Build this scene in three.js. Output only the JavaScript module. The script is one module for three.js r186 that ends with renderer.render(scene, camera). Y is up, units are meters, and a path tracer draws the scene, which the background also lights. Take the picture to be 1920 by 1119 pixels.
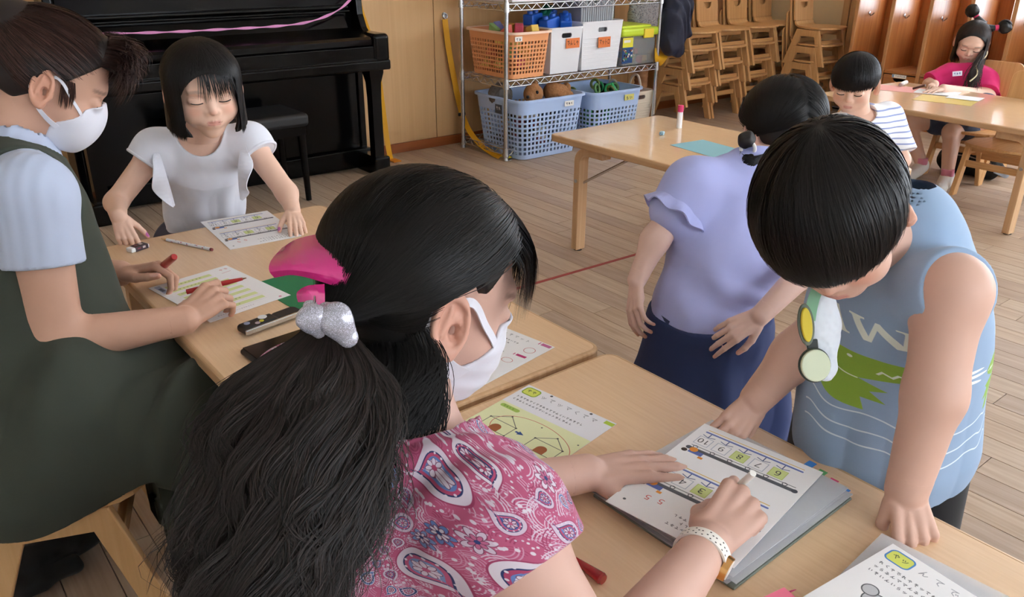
import * as THREE from 'three';
import { RoundedBoxGeometry } from 'three/addons/geometries/RoundedBoxGeometry.js';
import { mergeGeometries, mergeVertices, toCreasedNormals } from 'three/addons/utils/BufferGeometryUtils.js';
import { RectAreaLightUniformsLib } from 'three/addons/lights/RectAreaLightUniformsLib.js';

// ---------------------------------------------------------------- camera, sky, exposure
const scene = new THREE.Scene();
const renderer = new THREE.WebGLRenderer({ antialias: true });
renderer.toneMapping = THREE.LinearToneMapping;
renderer.toneMappingExposure = 1.68;
renderer.shadowMap.enabled = true;
RectAreaLightUniformsLib.init();
const camera = new THREE.PerspectiveCamera(39.933, 1920 / 1119, 0.05, 60);
camera.position.set(0, 1.155, 0);
camera.quaternion.setFromRotationMatrix(new THREE.Matrix4().makeBasis(
  new THREE.Vector3(0.778955, 0.007301, 0.627037),
  new THREE.Vector3(0.245944, 0.916258, -0.316201),
  new THREE.Vector3(-0.576836, 0.400522, 0.711928)));
scene.add(camera);
scene.background = new THREE.Color(0.84, 0.91, 1.0);       // an even overcast sky outside the windows
scene.backgroundIntensity = 7.4;

const CEILING = 2.75;

// ---------------------------------------------------------------- small helpers
const V = (a) => new THREE.Vector3(a[0], a[1], a[2]);
let seedNow = 7;
const rnd = () => { seedNow = (seedNow * 1664525 + 1013904223) >>> 0; return seedNow / 4294967296; };
const rr = (a, b) => a + (b - a) * rnd();
const seed = (n) => { seedNow = n >>> 0; };
const sub = (a, b) => [a[0] - b[0], a[1] - b[1], a[2] - b[2]];
const add = (a, b, s = 1) => [a[0] + b[0] * s, a[1] + b[1] * s, a[2] + b[2] * s];
const mul = (a, s) => [a[0] * s, a[1] * s, a[2] * s];
const dot = (a, b) => a[0] * b[0] + a[1] * b[1] + a[2] * b[2];
const cross = (a, b) => [a[1] * b[2] - a[2] * b[1], a[2] * b[0] - a[0] * b[2], a[0] * b[1] - a[1] * b[0]];
const len = (a) => Math.hypot(a[0], a[1], a[2]);
const norm = (a) => mul(a, 1 / (len(a) || 1));
const mix = (a, b, t) => [a[0] + (b[0] - a[0]) * t, a[1] + (b[1] - a[1]) * t, a[2] + (b[2] - a[2]) * t];
const clamp = (x, a = 0, b = 1) => Math.min(b, Math.max(a, x));
const smooth = (x, a, b) => { const t = clamp((x - a) / (b - a)); return t * t * (3 - 2 * t); };
const lerp = (a, b, t) => a + (b - a) * t;
const rotAbout = (v, axis, ang) => V(v).applyAxisAngle(V(axis).normalize(), ang).toArray();

const hash3 = (x, y, z) => { let h = (x * 374761393 + y * 668265263 + z * 2147483647) | 0; h = Math.imul(h ^ (h >>> 13), 1274126177); h ^= h >>> 16; return (h >>> 0) / 4294967296; };
function noise3(x, y, z) {
  const X = Math.floor(x), Y = Math.floor(y), Z = Math.floor(z); let fx = x - X, fy = y - Y, fz = z - Z;
  fx = fx * fx * (3 - 2 * fx); fy = fy * fy * (3 - 2 * fy); fz = fz * fz * (3 - 2 * fz);
  const c = (i, j, k) => hash3(X + i, Y + j, Z + k);
  return lerp(lerp(lerp(c(0, 0, 0), c(1, 0, 0), fx), lerp(c(0, 1, 0), c(1, 1, 0), fx), fy), lerp(lerp(c(0, 0, 1), c(1, 0, 1), fx), lerp(c(0, 1, 1), c(1, 1, 1), fx), fy), fz) * 2 - 1;
}
const fbm = (x, y, z, o = 3) => { let s = 0, a = 0.5; for (let i = 0; i < o; i++) { s += a * noise3(x, y, z); x *= 2.03; y *= 2.03; z *= 2.03; a *= 0.5; } return s; };

// ---------------------------------------------------------------- scene bookkeeping
const taken = {};
function numbered(name) { const n = taken[name] = (taken[name] ?? -1) + 1; return n ? name + '_' + String(n).padStart(3, '0') : name; }
function tag(o, label, category, group, kind) {
  if (label) o.userData.label = label;
  if (category) o.userData.category = category;
  if (group) o.userData.group = group;
  if (kind) o.userData.kind = kind;
  return o;
}
function thing(name, label, category, at = [0, 0, 0], turn = 0, group) {
  const o = new THREE.Group(); o.name = numbered(name); scene.add(o);
  o.position.set(...at); o.rotation.y = turn;
  return tag(o, label, category, group);
}
function part(name, geo, mat, parent, label) {
  const m = new THREE.Mesh(geo, mat); m.name = name; m.castShadow = m.receiveShadow = true; parent.add(m);
  if (label) m.userData.label = label;
  return m;
}
function solo(name, geo, mat, label, category, at = [0, 0, 0], turn = 0, group) {
  const m = new THREE.Mesh(geo, mat); m.name = numbered(name); m.castShadow = m.receiveShadow = true; scene.add(m);
  m.position.set(...at); m.rotation.y = turn;
  return tag(m, label, category, group);
}
function struct(name, geo, mat, parent = scene) {
  const m = new THREE.Mesh(geo, mat); m.name = parent === scene ? numbered(name) : name; m.castShadow = m.receiveShadow = true; parent.add(m);
  if (parent === scene) m.userData.kind = 'structure';
  return m;
}
function structGroup(name) { const g = new THREE.Group(); g.name = numbered(name); g.userData.kind = 'structure'; scene.add(g); return g; }
function clone(o, at, turn, label) {
  const c = o.clone(); c.name = numbered(o.name.replace(/_\d{3}$/, '')); c.userData = { ...o.userData }; scene.add(c);
  if (at) c.position.set(...at); if (turn !== undefined) c.rotation.y = turn;
  if (label) c.userData.label = label;
  return c;
}

// ---------------------------------------------------------------- geometry helpers
const merge = (list) => mergeGeometries(list.map((g) => {
  const h = g.index ? g.toNonIndexed() : g.clone();
  for (const k of Object.keys(h.attributes)) if (!['position', 'normal', 'uv'].includes(k)) h.deleteAttribute(k);
  if (!h.attributes.uv) h.setAttribute('uv', new THREE.BufferAttribute(new Float32Array(h.attributes.position.count * 2), 2));
  return h;
}));
// uv in metres from the dominant face direction; `along` is the axis (0,1,2) that becomes v (the grain)
function metric(g, along = 1, jitter = 0) {
  const h = g.index ? g.toNonIndexed() : g, p = h.attributes.position, n = h.attributes.normal, uv = new Float32Array(p.count * 2);
  const ju = jitter ? rr(0, 3) : 0, jv = jitter ? rr(0, 3) : 0;
  for (let i = 0; i < p.count; i += 3) {
    const a = [0, 0, 0];
    for (let k = 0; k < 3; k++) { a[0] += n.getX(i + k); a[1] += n.getY(i + k); a[2] += n.getZ(i + k); }
    const m = a.map(Math.abs), d = m[0] > m[1] && m[0] > m[2] ? 0 : m[1] > m[2] ? 1 : 2;
    let rest = [0, 1, 2].filter((x) => x !== d);
    let v = rest.includes(along) ? along : rest[1], u = rest.find((x) => x !== v);
    for (let k = 0; k < 3; k++) { uv[(i + k) * 2] = p.getComponent(i + k, u) + ju; uv[(i + k) * 2 + 1] = p.getComponent(i + k, v) + jv; }
  }
  h.setAttribute('uv', new THREE.BufferAttribute(uv, 2));
  return h;
}
const shift = (g, x, y, z) => g.translate(x, y, z);
function rbox(w, h, d, r = 0.004, seg = 2, along = 1, jitter = 0) { return metric(new RoundedBoxGeometry(w, h, d, seg, Math.min(r, w / 2.01, h / 2.01, d / 2.01)), along, jitter); }
function rodBetween(a, b, r, seg = 10, r2 = r) {
  const d = sub(b, a), L = len(d), g = new THREE.CylinderGeometry(r2, r, L, seg);
  g.applyQuaternion(new THREE.Quaternion().setFromUnitVectors(new THREE.Vector3(0, 1, 0), V(norm(d))));
  return g.translate((a[0] + b[0]) / 2, (a[1] + b[1]) / 2, (a[2] + b[2]) / 2);
}
const curveOf = (pts, closed = false) => new THREE.CatmullRomCurve3(pts.map(V), closed, 'centripetal');
const tube = (pts, r, n = 24, seg = 8, closed = false) => new THREE.TubeGeometry(curveOf(pts, closed), n, r, seg, closed);
// a flat band (strap) along points: width w, thickness t, `face` = its outward direction
function band(pts, w, t, faceAt, n = 24, closed = false) {
  const c = curveOf(pts, closed), pos = [], idx = [], uvs = [], N = n + 1; let L = 0, last = null;
  for (let i = 0; i < N; i++) {
    const u = i / n, p = c.getPointAt(u).toArray(), tg = c.getTangentAt(u).toArray();
    let f = typeof faceAt === 'function' ? faceAt(u, p) : faceAt; f = norm(sub(f, mul(tg, dot(f, tg))));
    const s = cross(tg, f), W = typeof w === 'function' ? w(u) : w;
    if (last) L += len(sub(p, last)); last = p;
    for (const [a, b] of [[-1, 1], [1, 1], [1, -1], [-1, -1]]) { const q = add(add(p, s, a * W / 2), f, b * t / 2); pos.push(...q); uvs.push((a + 1) / 2 * W, L); }
  }
  for (let i = 0; i < n; i++) for (let k = 0; k < 4; k++) { const a = i * 4 + k, b = i * 4 + (k + 1) % 4; idx.push(a, b, a + 4, b, b + 4, a + 4); }
  if (!closed) { idx.push(0, 2, 1, 0, 3, 2); const e = n * 4; idx.push(e, e + 1, e + 2, e, e + 2, e + 3); }
  const g = new THREE.BufferGeometry(); g.setAttribute('position', new THREE.Float32BufferAttribute(pos, 3)); g.setAttribute('uv', new THREE.Float32BufferAttribute(uvs, 2)); g.setIndex(idx);
  return toCreasedNormals(g, 0.9);
}
function shapeOf(pts, holes = []) {
  const s = new THREE.Shape(pts.map((p) => new THREE.Vector2(p[0], p[1])));
  for (const h of holes) s.holes.push(new THREE.Path(h.map((p) => new THREE.Vector2(p[0], p[1]))));
  return s;
}
function rrPts(w, h, r, n = 6, cx = 0, cy = 0) {   // rounded rectangle outline
  const out = [], R = Array.isArray(r) ? r : [r, r, r, r];
  [[1, 1, 0], [-1, 1, 1], [-1, -1, 2], [1, -1, 3]].forEach(([sx, sy, q], k) => {
    for (let i = 0; i <= n; i++) { const a = (q + i / n) * Math.PI / 2; out.push([cx + sx * (w / 2 - R[k]) + Math.cos(a) * R[k], cy + sy * (h / 2 - R[k]) + Math.sin(a) * R[k]]); }
  });
  return out;
}
const extrude = (shape, depth, bevel = 0.002, seg = 2) => new THREE.ExtrudeGeometry(shape, { depth: Math.max(0.0001, depth - 2 * bevel), bevelEnabled: bevel > 0, bevelThickness: bevel, bevelSize: bevel, bevelOffset: -bevel, bevelSegments: seg, curveSegments: 10 }).translate(0, 0, bevel);

// ---------------------------------------------------------------- textures
function dataTex(w, h, f, srgb = true, rep) {
  const d = new Uint8Array(w * h * 4);
  for (let y = 0; y < h; y++) for (let x = 0; x < w; x++) { const c = f(x / w, y / h), o = (y * w + x) * 4; d[o] = clamp(c[0]) * 255; d[o + 1] = clamp(c[1]) * 255; d[o + 2] = clamp(c[2]) * 255; d[o + 3] = 255; }
  const t = new THREE.DataTexture(d, w, h); t.wrapS = t.wrapT = THREE.RepeatWrapping; t.magFilter = THREE.LinearFilter; t.needsUpdate = true;
  if (srgb) t.colorSpace = THREE.SRGBColorSpace;
  if (rep) t.repeat.set(...rep);
  return t;
}
function canvasTex(w, h, draw) {
  const c = document.createElement('canvas'); c.width = w; c.height = h; draw(c.getContext('2d'), w, h);
  const t = new THREE.CanvasTexture(c); t.colorSpace = THREE.SRGBColorSpace; t.magFilter = THREE.LinearFilter; return t;
}
const hex = (h) => [(h >> 16 & 255) / 255, (h >> 8 & 255) / 255, (h & 255) / 255];
// tileable periodic noise on a torus
const tn = (u, v, fu, fv, s) => { const a = u * 6.28318, b = v * 6.28318; return noise3(Math.cos(a) * fu + 31 * s, Math.sin(a) * fu + Math.cos(b) * fv, Math.sin(b) * fv + 17 * s); };
function woodTex(base, dark, o = {}) {
  const { w = 256, h = 512, fine = 0.5, rings = 0.5, rep = [3, 1] } = o;
  const A = hex(base), B = hex(dark);
  return dataTex(w, h, (u, v) => {
    let g = 0.5 + 0.5 * tn(u, v, 14, 0.5, 1) * fine + 0.25 * tn(u, v, 34, 1.4, 2) * fine;
    g += rings * 0.4 * Math.sin(40 * (u + 0.05 * tn(u, v, 2, 0.6, 3)) + 3 * tn(u, v, 1.5, 0.8, 4)) * (0.5 + 0.5 * tn(u, v, 2, 1, 5));
    g = clamp(g);
    return mix(A, B, g * 0.75 + 0.1);
  }, true, rep);
}
const std = (o) => new THREE.MeshStandardMaterial(o);
const phys = (o) => new THREE.MeshPhysicalMaterial(o);

// ---------------------------------------------------------------- materials of the room
const woodTan = woodTex(0xd8b48c, 0xbd9166, { rep: [2.2, 1.1], rings: 0.35 });
const woodPale = woodTex(0xe3bd8c, 0xc99a64, { rep: [3, 1.4], rings: 0.25 });
const woodChair = woodTex(0xe0b27c, 0xb98750, { rep: [4, 1.6], rings: 0.4 });
const woodLocker = woodTex(0xc98b50, 0x97592a, { rep: [2.4, 0.9], rings: 0.6 });
const woodWall = woodTex(0xdeb684, 0xc39763, { rep: [1.1, 0.5], rings: 0.25, fine: 0.35 });
const M = {
  tan: std({ map: woodTan, roughness: 0.42 }),
  pale: std({ map: woodPale, roughness: 0.45 }),
  chair: std({ map: woodChair, roughness: 0.42 }),
  chairLow: std({ map: woodChair, roughness: 0.5, color: 0xf0e4da }),
  locker: phys({ map: woodLocker, roughness: 0.32, clearcoat: 0.3, clearcoatRoughness: 0.25 }),
  lockerEdge: std({ map: woodTan, roughness: 0.4, color: 0xf2dcc4 }),
  wall: std({ map: woodWall, roughness: 0.55 }),
  cream: std({ color: 0xe6d1a6, roughness: 0.7 }),
  white: std({ color: 0xf2f0ea, roughness: 0.85 }),
  base: std({ map: woodLocker, roughness: 0.5, color: 0xd8b8a0 }),
  chrome: std({ color: 0xc9ccd0, metalness: 1, roughness: 0.24 }),
  steel: std({ color: 0xb4b6b8, metalness: 1, roughness: 0.35 }),
  black: phys({ color: 0x040405, roughness: 0.16, specularIntensity: 0.4 }),
  blackSoft: std({ color: 0x141416, roughness: 0.55 }),
  rubber: std({ color: 0x3a332c, roughness: 0.8 }),
};
const laminateTex = dataTex(256, 512, (u, v) => {
  const g = clamp(0.5 + 0.5 * tn(u, v, 22, 1.6, 8) + 0.3 * tn(u, v, 60, 4, 9));
  return mix(hex(0xeccaa4), hex(0xe4bf98), g);
}, true, [2.6, 1.6]);
M.laminate = phys({ map: laminateTex, roughness: 0.34, clearcoat: 0.25, clearcoatRoughness: 0.18 });
M.laminateGloss = phys({ map: laminateTex, roughness: 0.16, clearcoat: 0.5, clearcoatRoughness: 0.06 });

// ---------------------------------------------------------------- floor: boards laid along z, each a piece of its own
const floorTexs = [[0xbca58f, 0xa58d76], [0xc2ac96, 0xab947d], [0xb59e8b, 0x9f8772], [0xbfa790, 0xa58c74]].map((c, k) => {
  const A = hex(c[0]), B = hex(c[1]);
  return dataTex(128, 512, (u, v) => {
    const g = clamp(0.45 + 0.35 * tn(u, v, 5, 0.7, 11 + k) + 0.3 * tn(u, v, 13, 1.1, 21 + k) + 0.22 * tn(u, v, 3, 3, 31 + k));
    const pore = Math.max(0, tn(u, v, 30, 3, 41 + k) - 0.35) * 0.35;
    return mix(A, B, clamp(g + pore));
  }, true, [4, 0.9]);
});
const floorMats = floorTexs.map((map, k) => phys({ map, roughness: [0.42, 0.46, 0.44, 0.48][k], specularIntensity: 0.5 }));
const floor = structGroup('floor');
struct('underfloor', rbox(9, 0.08, 9.2, 0.002).translate(2, -0.055, -0.4), std({ color: 0x2d2119, roughness: 0.9 }), floor);
{
  seed(11);
  const W = 0.0895, lens = [1.8, 1.2, 0.6], geos = lens.map((L) => [0, 1].map(() => metric(new RoundedBoxGeometry(W - 0.0016, 0.016, L - 0.0016, 1, 0.0012), 2, 1)));
  for (let i = 0; i < 68; i++) {
    const x = 0.1025 + W * (i - 4 + 0.5); let z = -4.13 - rr(0, 1.1);
    const zMax = x < 0.5 ? 0.1 : x > 2.6 ? -0.55 : -0.15;
    while (z < zMax) {
      const k = z < -2.2 || x > 4.8 ? (rnd() < 0.75 ? 0 : 1) : Math.floor(rnd() * 2.4), L = lens[k];
      if (z + L > -4.2 && !(x > 2.2 && z > -1.1 - 0.0 && x < 2.0)) { const m = struct('plank', geos[k][rnd() < 0.5 ? 0 : 1], floorMats[Math.floor(rnd() * 4)], floor); m.position.set(x, -0.008, z + L / 2); }
      z += L;
    }
  }
  // the rest of the floor, behind the camera and to the left, as one piece of boarding
  const rest = [];
  for (let i = -20; i < 68; i++) { const x = 0.1025 + W * (i - 4 + 0.5); const z0 = i < 0 ? -4.13 : x < 0.5 ? 1.6 : x > 2.6 ? 1.3 : 1.6; rest.push(metric(new THREE.BoxGeometry(W - 0.0016, 0.016, 3.4 - z0), 2, 1).translate(x, -0.008, (3.4 + z0) / 2)); }
  const r = struct('boarding', merge(rest), floorMats[1], floor); r.userData.kind = 'stuff';
  const tape = solo('floor_tape', rbox(0.016, 0.0012, 0.02, 0.0004), std({ color: 0x9c3a34, roughness: 0.6 }), 'thin dark red marking tape stuck across the wooden floor boards', 'tape');
  tape.geometry = rbox(1.9, 0.0012, 0.016, 0.0004, 1, 0); tape.position.set(2.2, 0.0008, -2.095); tape.rotation.y = -0.035;
}
// ---------------------------------------------------------------- walls, ceiling, windows
const ZB = -4.14, XR = 5.96, XL = -2.2, ZF = 3.3;
{
  const w = structGroup('wall_back');
  const panels = [[-2.2, -0.6], [-0.6, 1.0], [1.0, 2.76], [2.76, 4.4], [4.4, 5.86]];
  for (const [a, b] of panels) struct('panel', rbox(b - a - 0.004, CEILING, 0.03, 0.003, 1, 1, 1).translate((a + b) / 2, CEILING / 2, ZB - 0.015), M.wall, w);
  struct('backing', rbox(9, CEILING + 0.1, 0.12, 0.002).translate(2.1, CEILING / 2, ZB - 0.1), M.white, w);
  const b = structGroup('baseboard_back');
  for (const [a, c] of [[-2.2, 1.0], [1.0, 4.4], [4.4, 5.86]]) struct('board', rbox(c - a - 0.002, 0.055, 0.014, 0.003, 2, 0, 1).translate((a + c) / 2, 0.0275, ZB + 0.008), M.base, b);
  struct('wall_left', rbox(0.15, CEILING + 0.1, 7.6, 0.003).translate(XL - 0.075, CEILING / 2, -0.4), M.white);
  const c = structGroup('ceiling');
  struct('slab', rbox(9, 0.12, 7.9, 0.003).translate(2.1, CEILING + 0.06, -0.4), M.white, c);
  const r = structGroup('wall_right'), f = structGroup('wall_front');
  const pane = phys({ color: 0xffffff, transmission: 1, thickness: 0, roughness: 0, ior: 1.45 });
  const frame = std({ color: 0xd8d8d4, roughness: 0.5 });
  // right wall: low sill wall, long row of windows, head
  const sill = 0.66, head = 2.0;
  struct('sill_wall', rbox(0.15, sill + 0.05, 7.6, 0.003).translate(XR + 0.075, sill / 2 - 0.025, -0.4), M.white, r);
  struct('head_wall', rbox(0.15, CEILING - head + 0.1, 7.6, 0.003).translate(XR + 0.075, (head + CEILING + 0.1) / 2, -0.4), M.white, r);
  struct('corner_wall', rbox(0.15, head - sill, 1.04, 0.003).translate(XR + 0.075, (head + sill) / 2, -3.68), M.white, r);
  struct('cream_panel', rbox(0.016, CEILING - 0.06, 0.66, 0.003, 1).translate(XR - 0.008, CEILING / 2 + 0.03, -3.8), M.cream, r);
  struct('batten', rbox(0.03, CEILING, 0.05, 0.004).translate(XR - 0.015, CEILING / 2, -3.44), M.wall, r);
  struct('corner_board', rbox(0.02, CEILING, 0.26, 0.004, 1, 1, 1).translate(XR - 0.01, CEILING / 2, -3.28), M.wall, r);
  const zs = [-3.16, -1.6, 0, 1.6, 3.3];
  for (let i = 0; i < 4; i++) {
    const w = structGroup('window'), a = zs[i], b = zs[i + 1], L = b - a;
    for (const s of [a + 0.03, b - 0.03, (a + b) / 2]) struct('window_frame', rbox(0.06, head - sill, 0.05, 0.006).translate(XR + 0.06, (head + sill) / 2, s), frame, w);
    for (const y of [sill + 0.02, head - 0.02]) struct('window_frame', rbox(0.058, 0.05, L, 0.006).translate(XR + 0.06, y, (a + b) / 2), frame, w);
    for (const s of [0.25, 0.75]) struct('pane', rbox(0.004, head - sill - 0.08, L / 2 - 0.06, 0.001).translate(XR + 0.06, (head + sill) / 2, a + L * s), pane, w);
  }
  // wall behind the camera, with windows too
  const fs = 1.25, fh = 2.25;
  struct('sill_wall', rbox(9, fs + 0.05, 0.15, 0.003).translate(2.1, fs / 2 - 0.025, ZF + 0.075), M.white, f);
  struct('head_wall', rbox(9, CEILING - fh + 0.1, 0.15, 0.003).translate(2.1, (fh + CEILING + 0.1) / 2, ZF + 0.075), M.white, f);
  for (const [x0, x1] of [[-2.3, -0.6], [3.8, 6.3]]) struct('pier_wall', rbox(x1 - x0, fh - fs, 0.15, 0.003).translate((x0 + x1) / 2, (fs + fh) / 2, ZF + 0.075), M.white, f);
  const xs = [-0.6, 1.6, 3.8];
  for (let i = 0; i < 2; i++) {
    const w = structGroup('window'), a = xs[i], b = xs[i + 1], L = b - a;
    for (const s of [a + 0.05, b - 0.05, (a + b) / 2]) struct('window_frame', rbox(0.08, fh - fs, 0.06, 0.006).translate(s, (fs + fh) / 2, ZF + 0.06), frame, w);
    for (const y of [fs + 0.02, fh - 0.02]) struct('window_frame', rbox(L, 0.06, 0.058, 0.006).translate((a + b) / 2, y, ZF + 0.06), frame, w);
    for (const s of [0.25, 0.75]) struct('pane', rbox(L / 2 - 0.08, fh - fs - 0.1, 0.004, 0.001).translate(a + L * s, (fs + fh) / 2, ZF + 0.06), pane, w);
  }
}

// ---------------------------------------------------------------- writing: small strokes for kana, digits from the canvas font
const KANA = {
  de: [[[1, 2], [8, 1.5]], [[7, 2], [4, 4], [4, 7], [7, 9]], [[7, 5], [8, 6.5]], [[8.6, 4.6], [9.5, 6]]],
  n: [[[5, 1], [1.5, 9], [4.5, 5], [5.5, 8.5], [7, 8.5], [9, 6]]],
  shi: [[[3, 1], [3, 7], [5, 9], [8, 7.5]]],
  ya: [[[1, 5], [6, 3], [8, 4.5], [6.5, 6]], [[4.5, 2], [5.5, 3]], [[3, 3], [6, 9.5]]],
  ma: [[[1, 2], [9, 2], [5, 6]], [[3.5, 4.5], [6.5, 8.5]]],
  tsu: [[[2, 4], [3, 6]], [[4.5, 3.5], [5.5, 5.5]], [[8.5, 4], [7, 7], [4, 9]]],
  to: [[[4, 1], [4, 9.5]], [[4, 4], [8, 6]]],
  box: [[[2, 2], [8.5, 2], [8.5, 8.5], [2, 8.5], [2, 2]]],
  ku: [[[7, 1], [3, 5], [7.5, 9]]], i: [[[2, 2], [2.4, 7], [3.8, 8]], [[7.5, 3], [8.3, 6.5]]],
  ra: [[[4, 1], [6, 2.2]], [[3, 3], [2.8, 6], [6, 4.8], [8, 6.5], [6.5, 9], [3.5, 9.3]]],
  so: [[[2.5, 1.5], [7.5, 1.5], [2, 4.5], [8.5, 4.2], [5, 6], [5.5, 9], [7.5, 9.3]]],
  re: [[[3, 1], [3, 9.5]], [[1, 3.5], [4, 3], [1.5, 7], [6.5, 3], [6.8, 8], [9, 8.5]]],
  te: [[[1, 2], [8.5, 1.6], [4.5, 4], [4.2, 7], [7, 9]]],
  mi: [[[2, 2], [6, 2], [3, 8], [1.5, 7], [8.5, 6.5]], [[7.3, 4.5], [5.5, 9.5]]],
};
function kana(ctx, name, x, y, s) {
  ctx.lineCap = 'round'; ctx.lineJoin = 'round';
  for (const st of KANA[name]) { ctx.beginPath(); st.forEach((p, i) => ctx[i ? 'lineTo' : 'moveTo'](x + p[0] * s / 10, y + p[1] * s / 10)); ctx.stroke(); }
}
const kanaList = Object.keys(KANA).filter((k) => k !== 'box');
function kanaLine(ctx, x, y, n, s, gap = 1.25) { for (let i = 0; i < n; i++) kana(ctx, kanaList[Math.floor(rnd() * kanaList.length)], x + i * s * gap, y, s); }

// ---------------------------------------------------------------- children's tables
const TH = 0.455;
function makeTable(label, at, turn, W, L, top, brace = true) {
  const t = thing('childrens_table', label, 'table', at, turn);
  part('tabletop', extrude(shapeOf(rrPts(W - 0.012, L - 0.012, 0.022)), 0.026, 0.003).rotateX(-Math.PI / 2).translate(0, TH - 0.0262, 0), top, t);
  metric(t.children[0].geometry, 2); t.children[0].geometry = metric(t.children[0].geometry, 2);
  const ring = extrude(shapeOf(rrPts(W, L, 0.028), [rrPts(W - 0.026, L - 0.026, 0.016)]), 0.0262, 0.006, 3).rotateX(-Math.PI / 2).translate(0, TH - 0.0265, 0);
  part('edge_band', metric(ring, 2), M.tan, t);
  for (const sx of [-1, 1]) for (const sz of [-1, 1]) {
    // bent laminated leg: upright, then a bend inward under the top
    const x = sx * (W / 2 - 0.05), z = sz * (L / 2 - 0.14), hw = 0.025, th = 0.03, H = TH - 0.028, R = 0.06, o = [], q = [];
    for (let i = 0; i <= 8; i++) { const a = i / 8 * Math.PI / 2; o.push([-R + R * Math.cos(a), H - R + R * Math.sin(a)]); q.push([-R + (R - th) * Math.cos(a), H - R + (R - th) * Math.sin(a)]); }
    const pts = [[0, 0.006], ...o, [-R - 0.09, H], [-R - 0.09, H - th], ...q.reverse(), [-th, 0.006]];
    const g = metric(extrude(shapeOf(pts), 2 * hw, 0.003).translate(0, 0, -hw), 1);
    if (sz > 0) g.rotateY(-Math.PI / 2); else g.rotateY(Math.PI / 2);
    g.translate(x, 0, z + (sz > 0 ? 0.015 : -0.015));
    const l = part('leg', g, M.tan, t);
    part('foot', new THREE.CylinderGeometry(0.015, 0.017, 0.008, 14).translate(x, 0.004, z), M.rubber, l);
    part('bolt', new THREE.CylinderGeometry(0.007, 0.007, 0.006, 12).rotateZ(Math.PI / 2).translate(x + sx * 0.026, H * 0.68, z), M.steel, l);
    if (brace) part('brace', rodBetween([x - sx * 0.004, H * 0.66, z - sz * 0.012], [x - sx * 0.02, H - 0.002, z - sz * 0.25], 0.0055), M.chrome, t);
  }
  return t;
}
makeTable('low wooden table where the girl in white and the woman in the apron dress work', [0.697, 0, -1.536], 0, 0.61, 1.15, M.laminate);
makeTable('low wooden table under the clear folders and the house worksheet', [0.699, 0, -0.376], 0, 0.606, 1.14, M.laminate);
makeTable('low glossy wooden table with a glue stick, standing before the shelf of baskets', [2.46, 0, -1.842], 0, 0.645, 1.15, M.laminateGloss);
makeTable('low glossy wooden table where the girl in the pink shirt draws', [4.155, 0, -1.7], -0.085, 0.74, 1.18, M.laminateGloss, false);

// ---------------------------------------------------------------- children's chairs: A-shaped sides, plywood seat and back with a hand hole
function makeChair(label, group, mat) {
  const t = thing('childrens_chair', label, 'chair', [0, 0, 0], 0, group);
  const SH = 0.262;
  for (const s of [-1, 1]) {
    const pts = [[-0.165, 0], [-0.12, 0], [-0.052, 0.196], [0.052, 0.196], [0.105, 0], [0.148, 0], [0.082, 0.243], [-0.085, 0.243]];
    const g = metric(extrude(shapeOf(pts, []), 0.022, 0.003), 1);
    g.rotateY(-Math.PI / 2).translate(s * 0.143 + 0.011, 0, 0).scale(1, 1, 1.06);
    part('side_frame', g, mat, t);
  }
  for (const [y, z, h] of [[0.155, 0.088, 0.032], [0.165, -0.083, 0.032], [0.225, 0.05, 0.03]]) part('stretcher', rbox(0.266, h, 0.018, 0.003, 2, 0).translate(0, y, z), mat, t);
  // seat: rounded at the front, joined to the back by a bend
  const W = 0.325, front = [];
  for (let i = 0; i <= 12; i++) { const a = -Math.PI / 2 + i / 12 * Math.PI; front.push([Math.sin(a) * W / 2 * 0.985, 0.085 + Math.cos(a) * 0.085]); }
  const seat = extrude(shapeOf([[-0.115, -0.105], [-0.16, -0.02], ...front.map((p) => [p[0], p[1]]), [0.16, -0.02], [0.115, -0.105]]), 0.014, 0.004, 3);
  seat.rotateX(Math.PI / 2).translate(0, SH, 0);
  part('seat', metric(seat, 2), mat, t);
  // bend (quarter round) and back board
  const R = 0.045, th = 0.012, bend = [], outer = [];
  for (let i = 0; i <= 8; i++) { const a = -Math.PI / 2 - i / 8 * (Math.PI / 2 - 0.14); bend.push([Math.cos(a) * R, Math.sin(a) * R]); outer.push([Math.cos(a) * (R - th), Math.sin(a) * (R - th)]); }
  const bg = extrude(shapeOf([...bend, ...outer.reverse()]), 0.222, 0.002).rotateY(-Math.PI / 2).translate(0.111, SH - 0.013 + R, -0.1);
  part('seat_bend', metric(bg, 1), mat, t);
  const hole = [];
  for (let i = 0; i <= 10; i++) { const a = Math.PI + i / 10 * Math.PI; hole.push([Math.cos(a) * 0.042, 0.115 + Math.sin(a) * 0.026]); }
  hole.push([0.042, 0.128], [-0.042, 0.128]);
  const back = extrude(shapeOf(rrPts(0.232, 0.3, [0.04, 0.04, 0.02, 0.02], 6, 0, 0.15), [hole]), 0.012, 0.003, 2);
  back.rotateX(-0.14).translate(0, SH + 0.025, -0.15);
  part('backrest', metric(back, 1), mat, t);
  return t;
}
const chairProto = makeChair('lowest chair of the stack nearest the metal shelf, partly behind the dark jacket', 'stacked chairs along the back wall', M.chair);
const stackNames = ['chair stack nearest the metal shelf', 'second chair stack from the metal shelf', 'third chair stack from the metal shelf', 'chair stack in the corner', 'chair stack beside the cream wall panel'];
const levelNames = ['lowest wooden chair', 'second chair from the floor', 'third chair from the floor', 'topmost wooden chair'];
let firstChair = true;
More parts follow.
